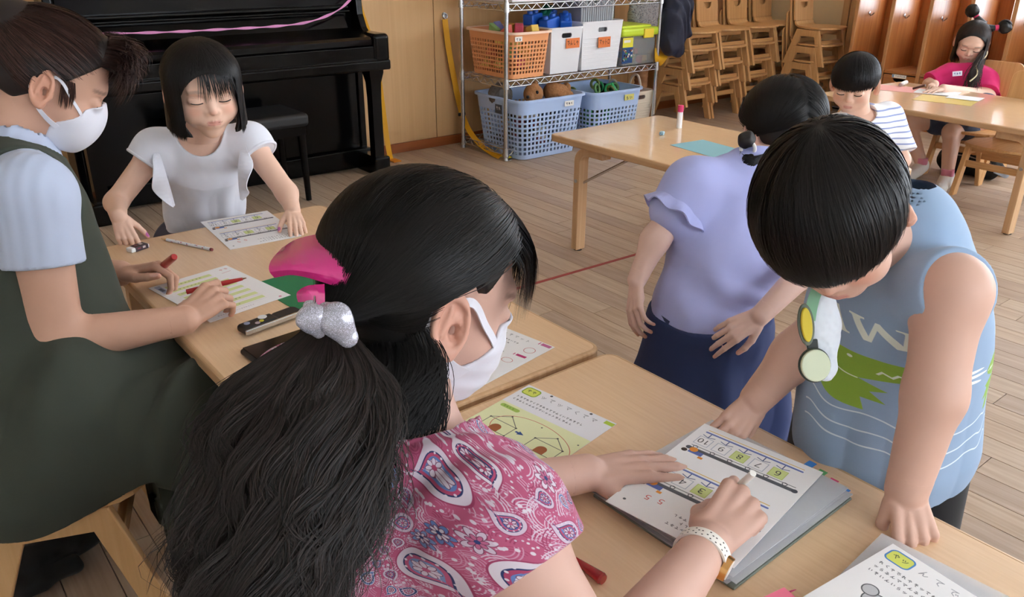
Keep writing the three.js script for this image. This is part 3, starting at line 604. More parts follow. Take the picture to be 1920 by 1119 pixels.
// bones: { a, b, ra, rb, k, n, s }   tapered capsules, squashed by s along n
const bone = (a, b, ra, rb = ra, k = 0.03, n, s) => ({ a, b, ra, rb, k, n: n && norm(n), s });
function boneDist(o, p) {
  const ax = o.a[0], ay = o.a[1], az = o.a[2], bx = o.b[0] - ax, by = o.b[1] - ay, bz = o.b[2] - az, px = p[0] - ax, py = p[1] - ay, pz = p[2] - az;
  const bb = bx * bx + by * by + bz * bz; let t = bb > 1e-12 ? (px * bx + py * by + pz * bz) / bb : 0; t = t < 0 ? 0 : t > 1 ? 1 : t;
  let qx = px - bx * t, qy = py - by * t, qz = pz - bz * t; const r = o.ra + (o.rb - o.ra) * t;
  if (o.n) { const d = (qx * o.n[0] + qy * o.n[1] + qz * o.n[2]) * (1 / o.s - 1); qx += o.n[0] * d; qy += o.n[1] * d; qz += o.n[2] * d; return (Math.sqrt(qx * qx + qy * qy + qz * qz) - r) * Math.min(1, o.s); }
  return Math.sqrt(qx * qx + qy * qy + qz * qz) - r;
}
const bonesField = (bones, grow = 0) => (p) => { let d = 1e3; for (const o of bones) d = smin(d, boneDist(o, p) - grow, o.k); return d; };
function bonesBox(bones, pad) { const lo = [1e9, 1e9, 1e9], hi = [-1e9, -1e9, -1e9]; for (const o of bones) for (const [q, r] of [[o.a, o.ra], [o.b, o.rb]]) { const R = r * Math.max(1, o.s || 1) + pad; for (let k = 0; k < 3; k++) { lo[k] = Math.min(lo[k], q[k] - R); hi[k] = Math.max(hi[k], q[k] + R); } } return [lo, hi]; }
function meshField(f, [lo, hi], cell, o = {}) {
  const nx = Math.ceil((hi[0] - lo[0]) / cell) + 1, ny = Math.ceil((hi[1] - lo[1]) / cell) + 1, nz = Math.ceil((hi[2] - lo[2]) / cell) + 1, B = 5;
  const val = new Float32Array(nx * ny * nz).fill(1), at = (i, j, k) => (k * ny + j) * nx + i, half = B * cell * 0.866 * 1.35 + (o.slack ?? 0.004);
  const p = [0, 0, 0];
  for (let K = 0; K < nz; K += B) for (let J = 0; J < ny; J += B) for (let I = 0; I < nx; I += B) {
    p[0] = lo[0] + (I + B / 2) * cell; p[1] = lo[1] + (J + B / 2) * cell; p[2] = lo[2] + (K + B / 2) * cell;
    const d = f(p), far = Math.abs(d) > half;
    for (let k = K; k < Math.min(nz, K + B); k++) for (let j = J; j < Math.min(ny, J + B); j++) for (let i = I; i < Math.min(nx, I + B); i++) {
      if (far) val[at(i, j, k)] = d; else val[at(i, j, k)] = f([lo[0] + i * cell, lo[1] + j * cell, lo[2] + k * cell]);
    }
  }
  const vid = new Int32Array(nx * ny * nz).fill(-1), pos = [];
  const E = [[0, 1], [2, 3], [4, 5], [6, 7], [0, 2], [1, 3], [4, 6], [5, 7], [0, 4], [1, 5], [2, 6], [3, 7]];
  for (let k = 0; k < nz - 1; k++) for (let j = 0; j < ny - 1; j++) for (let i = 0; i < nx - 1; i++) {
    const b = at(i, j, k), c = [val[b], val[b + 1], val[b + nx], val[b + nx + 1], val[b + nx * ny], val[b + nx * ny + 1], val[b + nx * ny + nx], val[b + nx * ny + nx + 1]];
    let m = 0; for (let q = 0; q < 8; q++) if (c[q] < 0) m |= 1 << q;
    if (m === 0 || m === 255) continue;
    let x = 0, y = 0, z = 0, n = 0;
    for (const [a, e] of E) if ((c[a] < 0) !== (c[e] < 0)) { const t = c[a] / (c[a] - c[e]); x += lerp(a & 1, e & 1, t); y += lerp(a >> 1 & 1, e >> 1 & 1, t); z += lerp(a >> 2 & 1, e >> 2 & 1, t); n++; }
    vid[b] = pos.length / 3; pos.push(lo[0] + (i + x / n) * cell, lo[1] + (j + y / n) * cell, lo[2] + (k + z / n) * cell);
  }
  const idx = [], quad = (a, b, c, d, flip) => { if (a < 0 || b < 0 || c < 0 || d < 0) return; flip ? idx.push(a, c, b, a, d, c) : idx.push(a, b, c, a, c, d); };
  for (let k = 1; k < nz - 1; k++) for (let j = 1; j < ny - 1; j++) for (let i = 1; i < nx - 1; i++) {
    const b = at(i, j, k), s = val[b] < 0;
    if (s !== val[b + 1] < 0) quad(vid[b - nx - nx * ny], vid[b - nx * ny], vid[b], vid[b - nx], !s);
    if (s !== val[b + nx] < 0) quad(vid[b - 1 - nx * ny], vid[b - 1], vid[b], vid[b - nx * ny], !s);
    if (s !== val[b + nx * ny] < 0) quad(vid[b - 1 - nx], vid[b - nx], vid[b], vid[b - 1], !s);
  }
  const nor = new Float32Array(pos.length), e = cell * 0.6, N = pos.length / 3, g = new THREE.BufferGeometry();
  const uv = new Float32Array(N * 2), col = o.color && new Float32Array(N * 3);
  for (let v = 0; v < N; v++) {
    const q = [pos[v * 3], pos[v * 3 + 1], pos[v * 3 + 2]];
    const n = norm([f([q[0] + e, q[1], q[2]]) - f([q[0] - e, q[1], q[2]]), f([q[0], q[1] + e, q[2]]) - f([q[0], q[1] - e, q[2]]), f([q[0], q[1], q[2] + e]) - f([q[0], q[1], q[2] - e])]);
    nor.set(n, v * 3); if (o.uv) uv.set(o.uv(q, n), v * 2); if (col) col.set(o.color(q, n), v * 3);
  }
  g.setAttribute('position', new THREE.Float32BufferAttribute(pos, 3)); g.setAttribute('normal', new THREE.BufferAttribute(nor, 3)); g.setAttribute('uv', new THREE.BufferAttribute(uv, 2));
  if (col) g.setAttribute('color', new THREE.BufferAttribute(col, 3));
  g.setIndex(idx); return g;
}
const joinColored = (list) => mergeGeometries(list);
const lin = (h) => { const c = new THREE.Color(h); return [c.r, c.g, c.b]; };

// ---- head: local frame x = own left, y = up, z = face; unit = chin-to-crown height
function frameOf(F, roll = 0, upHint = [0, 1, 0]) {
  F = norm(F); let U = norm(sub(upHint, mul(F, dot(upHint, F)))); if (roll) U = rotAbout(U, F, roll);
  return { F, U, L: cross(U, F) };
}
function makeHead(center, F, h, o = {}) {
  const fr = frameOf(F, o.roll || 0), child = o.child ?? true;
  const toL = (p) => { const d = sub(p, center); return [dot(d, fr.L) / h, dot(d, fr.U) / h, dot(d, fr.F) / h]; };
  const toW = (q) => add(add(add(center, fr.L, q[0] * h), fr.U, q[1] * h), fr.F, q[2] * h);
  const W = child ? 1 : 0.92;
  const ell = (p, c, r) => { const x = (p[0] - c[0]) / r[0], y = (p[1] - c[1]) / r[1], z = (p[2] - c[2]) / r[2], k = Math.hypot(x, y, z); return (k - 1) * Math.min(r[0], r[1], r[2]) * (k > 1.6 ? 1 : 1); };
  const earF = (p, s) => {
    // ear plate, its rim, bowl, lobe
    const c = [s * 0.352 * W, -0.03, -0.05], fl = o.earFlare ?? 0.5, wv = norm([s * 1, 0, -fl]), uvv = norm(sub([0, 0, 1], mul(wv, wv[2]))), d = sub(p, c);
    if (len(d) > 0.3) return len(d) - 0.2;
    const u = dot(d, uvv) + 0.02, v = d[1] + u * 0.25, w = dot(d, wv) - 0.03, q = Math.hypot(u / 0.088, v / 0.15), de = (q - 1) * 0.1;
    let f = smax(de, Math.abs(w - 0.008 * (1 - q)) - 0.02, 0.02);
    f = smin(f, Math.hypot((q - 0.86) * 0.11, w - 0.026) - 0.019, 0.01);
    f = smin(f, Math.hypot(u - 0.02, v + 0.125, w) - 0.042, 0.03);
    f = smin(f, boneDist({ a: [-0.012, 0.075, 0.026], b: [-0.03, -0.06, 0.022], ra: 0.012, rb: 0.014 }, [u, v, w]), 0.012); f = smax(f, -(Math.hypot((u - 0.03) / 0.9, (v + 0.025) / 1.25, (w - 0.024) / 1.1) - 0.034), 0.01); f = smax(f, -(Math.hypot((u - 0.02) / 1.2, (v - 0.075) / 0.9, w - 0.04) - 0.026), 0.012);
    f = smin(f, Math.hypot(u - 0.068, v + 0.025, w - 0.005) - 0.026, 0.02);
    return f;
  };
  const field = (p) => {
    const m = [Math.abs(p[0]), p[1], p[2]];
    let f = ell(p, [0, 0.16, -0.05], [0.362 * W, 0.345, 0.43]);
    f = smin(f, ell(p, [0, -0.1, 0.1], [0.295 * W, 0.31, 0.285]), 0.12);
    f = smin(f, boneDist({ a: [0, -0.34, 0.12], b: [0, -0.34, 0.19], ra: 0.145, rb: 0.118, n: [1, 0, 0], s: child ? 1.22 : 1.25 }, p), 0.1);
    f = smin(f, Math.hypot(p[0] * 0.9, p[1] + 0.405, p[2] - 0.25) - 0.075, 0.09);
    f = smin(f, Math.hypot(m[0] - 0.165 * W, p[1] + 0.17, p[2] - 0.2) - (child ? 0.14 : 0.13), 0.08);
    f = smin(f, boneDist({ a: [0, 0.09, 0.345], b: [0, 0.11, 0.34], ra: 0.05, rb: 0.05, n: [1, 0, 0], s: 4 }, p), 0.06);
    f = smax(f, -ell(m, [0.15 * W, -0.005, 0.435], [0.1, 0.06, 0.09]), 0.05);
    f = smin(f, ell(m, [0.148 * W, -0.012, 0.315], [0.088, 0.058, 0.07]), 0.02);
    // crease of the lid
    f = smax(f, -(boneDist({ a: [0.09, 0.03, 0.387], b: [0.21, 0.025, 0.345], ra: 0.006, rb: 0.006 }, m)), 0.012);
    f = smin(f, boneDist({ a: [0, 0.01, 0.352], b: [0, -0.12, 0.405], ra: 0.028, rb: 0.045 }, p), 0.045);
    f = smin(f, Math.hypot(m[0] - 0.05, p[1] + 0.14, p[2] - 0.37) - 0.035, 0.03);
    f = smax(f, -(Math.hypot(m[0] - 0.026, p[1] + 0.172, p[2] - 0.418) - 0.012), 0.012);
    f = smin(f, ell(p, [0, -0.255, 0.33], [0.13, 0.085, 0.075]), 0.05);
    f = smin(f, boneDist({ a: [0.012, -0.238, 0.398], b: [0.072, -0.254, 0.366], ra: 0.015, rb: 0.006 }, m), 0.014);
    f = smin(f, boneDist({ a: [0, -0.28, 0.39], b: [0.05, -0.274, 0.374], ra: 0.018, rb: 0.009 }, m), 0.014);
    f = smax(f, -boneDist({ a: [0, -0.259, 0.42], b: [0.08, -0.257, 0.378], ra: 0.006, rb: 0.004 }, m), 0.008);
    if (o.ears !== false) f = smin(f, earF(p, p[0] > 0 ? 1 : -1), 0.03);
    return f;
  };
  const skin = lin(o.skin ?? 0xefc4a8), lip = lin(o.lip ?? 0xc98078), brow = lin(o.brow ?? 0x4a3a34), blush = lin(o.blush ?? 0xe29a80);
  const scalp = lin(0x2a211e);
  const color = (p) => {
    let c = skin; const mx = Math.abs(p[0]);
    const n = fbm(p[0] * 9 + 3, p[1] * 9, p[2] * 9) * 0.05; c = mul(c, 1 + n);
    if (p[2] > 0.1) {
      c = mix(c, blush, 0.45 * smooth(Math.hypot((mx - 0.19) / 0.12, (p[1] + 0.13) / 0.09), 1, 0.2));
      c = mix(c, blush, 0.35 * smooth(Math.hypot(p[0] / 0.07, (p[1] + 0.125) / 0.05), 1, 0.3));
      const lipY = p[1] + 0.259 + mx * 0.04, lw = smooth(mx, 0.085, 0.06); c = mix(c, lip, 0.7 * lw * smooth(Math.abs(lipY) / 0.036, 1, 0.6) * smooth(p[2], 0.28, 0.34));
      const by = 0.105 - Math.abs(mx - 0.15) * 0.14 + (o.browLift || 0), bw = smooth(Math.abs(mx - 0.155) / 0.085, 1, 0.75); c = mix(c, brow, (o.browStrength ?? 0.6) * bw * smooth(Math.abs(p[1] - by) / 0.022, 1, 0.4));
    }
    if (o.scalp) { const s = o.scalp(p); if (s > 0) c = mix(c, scalp, s); }
    if (mx > 0.33 && Math.abs(p[1] + 0.03) < 0.2) c = mix(c, blush, 0.35);
    return c;
  };
  const neck = o.neck; // world bones to blend in
  const world = (p) => { let f = field(toL(p)) * h; if (neck) for (const b of neck) f = smin(f, boneDist(b, p), b.k); return o.clip ? Math.max(f, o.clip(p)) : f; };
  const R = 0.72 * h, box = [[center[0] - R, center[1] - R, center[2] - R], [center[0] + R, center[1] + R, center[2] + R]];
  const geo = meshField(world, box, o.cell ?? h * 0.0125, { color: (p) => color(toL(p)) });
  const surf = (x, y, z0 = 0.62) => { let z = z0; for (let i = 0; i < 60; i++) { const d = field([x, y, z]); if (d < 0.001) break; z -= Math.max(0.002, d * 0.7); } return z; };
  return { geo, toL, toW, fr, field, surf, h, center };
}
// lashes of lowered eyes and, where they show, a sliver of the eye
function addEyes(person, hd, o = {}) {
  const lash = std({ color: 0x17110f, roughness: 0.6 });
  for (const s of [-1, 1]) {
    const pts = []; const open = o.open ?? 0;
    for (let i = 0; i <= 8; i++) { const t = i / 8, x = s * lerp(0.085, 0.215, t), y = -0.034 - 0.007 * Math.sin(Math.PI * t) + 0.008 * t + open; pts.push(hd.toW([x, y, hd.surf(x, y) + 0.002])); }
    part('eyelash', tube(pts, hd.h * (o.thick ?? 0.0062), 16, 6), lash, person);
  }
}
// ---- hand: wrist position, direction of the fingers, back-of-hand normal
function makeHand(wrist, dir, back, side, L, pose, o = {}) {
  const d = norm(dir), n = norm(sub(back, mul(d, dot(back, d)))), s = mul(cross(n, d), side === 'right' ? 1 : -1);
  const P = (a, b, c) => add(add(add(wrist, d, a * L), s, b * L), n, c * L);
  const B = [], tips = [], nails = [], W = o.wide ?? 1;
  const fan = [[0.5, 0.155, 0.012], [0.52, 0.05, 0.022], [0.49, -0.058, 0.016], [0.445, -0.155, 0]], lens = [[0.245, 0.145, 0.115], [0.27, 0.165, 0.12], [0.25, 0.155, 0.118], [0.2, 0.115, 0.105]], rad = [[0.05, 0.046, 0.038], [0.051, 0.047, 0.039], [0.049, 0.045, 0.037], [0.044, 0.04, 0.034]];
  const ft = o.fat ?? 1;
  for (const b of [[0, 0.05], [0, 0.0], [0, -0.06], [0, -0.09]]) ;
  fan.forEach(([a, b, c], i) => {
    b *= W;
    const base = P(0.02, b * 0.55, 0), k = P(a, b, c);
    B.push(bone(base, k, 0.066 * L * ft, 0.054 * L * ft, 0.04 * L));
    const pz = pose.fingers[i], spread = pz[3] ?? (i - 1.5) * -0.06; let cur = k, ang = 0; let dirF = norm(add(d, s, Math.tan(spread)));
    const ax = norm(cross(dirF, n)); // bending axis: turns dirF towards -n
    for (let j = 0; j < 3; j++) {
      ang += pz[j]; const v = add(mul(dirF, Math.cos(ang)), n, -Math.sin(ang)), nx = add(cur, v, lens[i][j] * L);
      B.push(bone(cur, nx, rad[i][j] * L * ft, (j < 2 ? rad[i][j + 1] : rad[i][j] * 0.86) * L * ft, j === 0 ? 0.02 * L : 0.01 * L));
      if (j === 2) { tips.push(nx); nails.push({ p: add(mix(cur, nx, 0.72), add(mul(n, Math.cos(ang)), dirF, Math.sin(ang)), rad[i][j] * L * 0.95 * ft), v, u: add(mul(n, Math.cos(ang)), dirF, Math.sin(ang)), r: rad[i][j] * L * ft }); }
      cur = nx;
    }
  });
  // thumb: base direction given in hand axes
  const tb = P(0.12, 0.13 * W, -0.05), t0 = pose.thumb[0], t1 = pose.thumb[1] ?? t0, t2 = pose.thumb[2] ?? t1;
  const tv = (q) => norm(add(add(mul(d, q[0]), s, q[1]), n, q[2]));
  const m1 = add(tb, tv(t0), 0.23 * L), m2 = add(m1, tv(t1), 0.17 * L), m3 = add(m2, tv(t2), 0.13 * L);
  B.push(bone(tb, m1, 0.085 * L * ft, 0.06 * L * ft, 0.06 * L), bone(m1, m2, 0.058 * L * ft, 0.051 * L * ft, 0.02 * L), bone(m2, m3, 0.052 * L * ft, 0.04 * L * ft, 0.015 * L));
  { const u = norm(sub(add(mul(n, 0.6), s, 0.6), mul(tv(t2), dot(add(mul(n, 0.6), s, 0.6), tv(t2))))); nails.push({ p: add(mix(m2, m3, 0.75), u, 0.044 * L * ft), v: tv(t2), u, r: 0.05 * L * ft }); tips.push(m3); }
  // heel of the hand and wrist stub
  B.push(bone(P(0.06, 0.02, -0.01), P(0.3, -0.07, -0.03), 0.08 * L * ft, 0.085 * L * ft, 0.06 * L));
  if (o.arm) B.push(bone(o.arm, wrist, o.armR ?? 0.17 * L, o.wristR ?? 0.135 * L, 0.03 * L));
  const skin = lin(o.skin ?? 0xefc4a8), red = lin(o.red ?? 0xdf9a80), nail = lin(o.nail ?? 0xeebcae);
  const f0 = bonesField(B), cut = o.arm && norm(sub(wrist, o.arm));
  const f = o.arm ? (p) => Math.max(f0(p), -dot(sub(p, add(wrist, cut, -0.18 * L)), cut)) : f0;
  const color = (p) => {
    let c = mul(skin, 1 + 0.06 * fbm(p[0] * 60, p[1] * 60, p[2] * 60));
    for (const q of tips) c = mix(c, red, 0.55 * smooth(len(sub(p, q)), 0.13 * L, 0.03 * L));
    for (const q of nails) { const e = sub(p, q.p); const along = dot(e, q.v), up = dot(e, q.u); const lat = Math.sqrt(Math.max(0, dot(e, e) - along * along - up * up)); c = mix(c, nail, (o.nailStrength ?? 0.75) * smooth(Math.hypot(along / (q.r * 1.15), lat / (q.r * 0.8)), 1.05, 0.85) * smooth(up, -q.r * 0.7, -q.r * 0.3)); }
    return c;
  };
  const geo = meshField(f, bonesBox(B, 0.006), o.cell ?? L * 0.0165, { color });
  return { geo, tips, P, d, n, s };
}
const CURL = {
  flat: { fingers: [[0.08, 0.12, 0.08], [0.06, 0.12, 0.08], [0.08, 0.14, 0.08], [0.1, 0.16, 0.1]], thumb: [[0.75, 0.6, -0.15], [0.9, 0.4, -0.1], [0.95, 0.25, -0.1]] },
  relaxed: { fingers: [[0.3, 0.35, 0.2], [0.35, 0.45, 0.25], [0.4, 0.5, 0.3], [0.45, 0.5, 0.3]], thumb: [[0.75, 0.55, -0.35], [0.9, 0.3, -0.3], [0.95, 0.1, -0.3]] },
  pen: { fingers: [[0.75, 0.75, 0.25, 0.05], [0.95, 0.95, 0.4], [1.1, 1.15, 0.5], [1.15, 1.2, 0.5]], thumb: [[0.7, 0.35, -0.6], [0.9, -0.1, -0.4], [0.95, -0.3, -0.25]] },
  fist: { fingers: [[1.15, 1.35, 0.8], [1.2, 1.4, 0.8], [1.2, 1.4, 0.8], [1.2, 1.35, 0.8]], thumb: [[0.75, 0.45, -0.4], [0.85, -0.1, -0.5], [0.7, -0.6, -0.4]] },
};
// ---- cloth shell round a set of bones
function garment(bones, o) {
  const f0 = o.field ? o.field : bonesField(bones, o.grow ?? 0.008), w = o.wrinkle, t = o.thick ?? 0.006, cuts = o.cuts || [];
  const floorW = o.minW ?? -0.004, outer = (p) => f0(p) - (w ? Math.max(floorW, w(p)) : 0);
  const f = (p) => { let d = outer(p); if (o.hollow) d = Math.max(d, -(d + t)); for (const c of cuts) d = smax(d, c(p), 0.004); return d; };
  return meshField(f, o.box || bonesBox(bones, 0.03), o.cell ?? 0.0045, { uv: o.uv, color: o.color, slack: 0.008 });
}
const plane = (p0, n) => { const m = norm(n); return (p) => dot(sub(p, p0), m); };   // positive side is cut away
// a short sleeve: the bone that carries it and the cut that ends it, kept to the arm's own neighbourhood
const sleeve = (sh, el, t, r0, r1, R = r1 + 0.024) => { const e = mix(sh, el, t), d = norm(sub(el, sh)), q = add(e, d, 0.03); return { b: bone(sh, add(e, d, 0.03), r0, r1, 0.03), c: (p) => Math.min(dot(sub(p, e), d), R - len(sub(p, q))) }; };
const ballCut = (c, r) => (p) => r - len(sub(p, c));

// ---- hair: ribbons of a millimetre or two along given paths
function ribbons(paths, o = {}) {
  const pos = [], nor = [], col = [], idx = []; const base = lin(o.color ?? 0x070708), light = lin(o.light ?? 0x171414);
  for (const P of paths) {
    const n = P.pts.length, w0 = P.w ?? o.w ?? 0.0016, v0 = pos.length / 3, c = mix(base, light, P.tone ?? rnd());
    for (let i = 0; i < n; i++) {
      const p = P.pts[i], t = norm(sub(P.pts[Math.min(n - 1, i + 1)], P.pts[Math.max(0, i - 1)])); let up = P.up ? P.up(p, i) : [0, 1, 0];
      up = norm(sub(up, mul(t, dot(up, t)))); let s = cross(t, up); if (P.twist) { const k = P.twist; s = norm(add(mul(s, Math.cos(k)), up, Math.sin(k))); }
      const u = i / (n - 1), w = w0 * (0.35 + 0.65 * Math.min(1, u * 8)) * Math.pow(Math.max(0, 1 - Math.pow(u, 4)), 0.6) + 0.0001;
      for (const a of [-1, 1]) { pos.push(...add(p, s, a * w / 2)); nor.push(...norm(add(up, s, a * 0.3))); col.push(...c); }
    }
    for (let i = 0; i < n - 1; i++) { const a = v0 + i * 2; idx.push(a, a + 1, a + 2, a + 1, a + 3, a + 2); }
  }
  const g = new THREE.BufferGeometry(); g.setAttribute('position', new THREE.Float32BufferAttribute(pos, 3)); g.setAttribute('normal', new THREE.Float32BufferAttribute(nor, 3)); g.setAttribute('color', new THREE.Float32BufferAttribute(col, 3)); g.setAttribute('uv', new THREE.BufferAttribute(new Float32Array(pos.length / 3 * 2), 2)); g.setIndex(idx); return g;
}
const hairMat = (o = {}) => phys({ vertexColors: true, roughness: 0.42, side: THREE.DoubleSide, specularIntensity: 0.5, ...o });
const hairBase = (c) => std({ color: c ?? 0x080707, roughness: 0.55 });
// hair falling over an ellipsoid from a whorl: local head frame, true down given in that frame
function capStrands(hd, o) {
  const { whorl, c = [0, 0.15, -0.06], r = [0.41, 0.4, 0.49], count = 3000, endAt, down, lift = 0.02, segs = 9, jitter = 0.03, skip } = o;
  const A = norm(whorl), X = norm(cross(A, Math.abs(A[0]) < 0.9 ? [1, 0, 0] : [0, 0, 1])), Y = cross(A, X), D = down ? norm(down) : null, paths = [];
  for (let i = 0; i < count; i++) {
    const phi = rnd() * 6.2832, th0 = Math.acos(1 - rnd() * (o.spread ?? 0.9)), end = endAt ? endAt : null, pts = []; let ok = true;
    const lf = lift * (0.3 + rnd()), swirl = (o.swirl ?? 0.15) + rr(-0.12, 0.12), L = (o.len ?? 1.1) * rr(0.8, 1.05), pj = rr(-jitter, jitter) * 2; let fell = null;
    for (let k = 0; k <= segs; k++) {
      const u = k / segs, th = th0 + L * u, ph = phi + swirl * u + pj * u; let dir = add(add(mul(A, Math.cos(th)), X, Math.sin(th) * Math.cos(ph)), Y, Math.sin(th) * Math.sin(ph));
      let s = 1 + lf * (0.25 + 0.75 * u), q = [c[0] + dir[0] * r[0] * s, c[1] + dir[1] * r[1] * s, c[2] + dir[2] * r[2] * s];
      if (D) { // once the surface turns under, hang straight
        const prev = pts[pts.length - 1];
        if (fell || (prev && th > 0.7 && dot(norm([dir[0] / r[0], dir[1] / r[1], dir[2] / r[2]]), D) > (o.turn ?? -0.05))) { fell = fell || len(sub(q, prev)); q = add(add(prev, D, fell), [dir[0], 0, dir[2]], fell * (o.flare ?? -0.08)); }
      }
      if (end && end(q, dir)) { if (k < 2) ok = false; break; }
      pts.push(q);
    }
    if (!ok || pts.length < 3 || (skip && skip(pts))) continue;
    const cen = hd.toW(c);
    paths.push({ pts: pts.map(hd.toW), up: (p) => norm(sub(p, cen)), w: (o.w ?? 0.0018) * rr(0.7, 1.3), twist: rr(-0.5, 0.5) });
  }
  return paths;
}
function person(label, at) { const t = thing('person', label, 'person', [0, 0, 0]); return t; }
const skinMat = phys({ vertexColors: true, roughness: 0.52, sheen: 0.25, sheenRoughness: 0.6, sheenColor: new THREE.Color(0xffd9c4), specularIntensity: 0.7 });

// ---------------------------------------------------------------- hair base helpers
const localDown = (hd) => [-hd.fr.L[1], -hd.fr.U[1], -hd.fr.F[1]];
function headMesh(hd, f, o = {}) { // field given in head-local units, meshed in world
  const h = hd.h, R = (o.R ?? 0.75) * h, c = hd.toW(o.c ?? [0, 0, 0]);
  return meshField((p) => f(hd.toL(p), p) * h, [[c[0] - R, c[1] - R * (o.ry ?? 1), c[2] - R], [c[0] + R, c[1] + R, c[2] + R]], o.cell ?? h * 0.018, { slack: 0.006, color: o.color });
}
const ellD = (p, c, r) => { const k = Math.hypot((p[0] - c[0]) / r[0], (p[1] - c[1]) / r[1], (p[2] - c[2]) / r[2]); return (k - 1) * Math.min(r[0], r[1], r[2]); };

// ruffle: thick sheet between an inner curve and a waving outer edge
function ruffle(inner, outDir, width, waves, amp, t = 0.003, n = 48, m = 5) {
  const c = curveOf(inner), pos = [], idx = [], rows = m + 1;
  for (const side of [0, 1]) for (let i = 0; i <= n; i++) {
    const u = i / n, p = c.getPointAt(u).toArray(), tg = c.getTangentAt(u).toArray(), o = norm(outDir(u, p)), s = norm(cross(tg, o)), wd = width(u);
    for (let j = 0; j <= m; j++) {
      const v = j / m, wv = Math.sin(u * Math.PI * 2 * waves + 0.6) * amp * v * v * Math.min(1, wd / 0.03), q = add(add(add(p, o, wd * v), s, wv + (side ? t / 2 : -t / 2)), [0, -1, 0], 0.16 * wd * v * v);
      pos.push(...q);
    }
  }
  const at = (s, i, j) => s * (n + 1) * rows + i * rows + j;
  for (let i = 0; i < n; i++) for (let j = 0; j < m; j++) { idx.push(at(0, i, j), at(0, i, j + 1), at(0, i + 1, j + 1), at(0, i, j), at(0, i + 1, j + 1), at(0, i + 1, j)); idx.push(at(1, i, j), at(1, i + 1, j + 1), at(1, i, j + 1), at(1, i, j), at(1, i + 1, j), at(1, i + 1, j + 1)); }
  for (let i = 0; i < n; i++) for (const j of [0, m]) { idx.push(at(0, i, j), at(0, i + 1, j), at(1, i + 1, j), at(0, i, j), at(1, i + 1, j), at(1, i, j)); }
  for (const i of [0, n]) for (let j = 0; j < m; j++) idx.push(at(0, i, j), at(1, i, j), at(1, i, j + 1), at(0, i, j), at(1, i, j + 1), at(0, i, j + 1));
  const g = new THREE.BufferGeometry(); g.setAttribute('position', new THREE.Float32BufferAttribute(pos, 3)); g.setIndex(idx); g.setAttribute('uv', new THREE.BufferAttribute(new Float32Array(pos.length / 3 * 2), 2));
  return toCreasedNormals(g, 1.0);
}
const cloth = (c, o = {}) => phys({ color: c, roughness: 0.85, sheen: 0.3, sheenRoughness: 0.7, sheenColor: new THREE.Color(0xffffff), ...o });

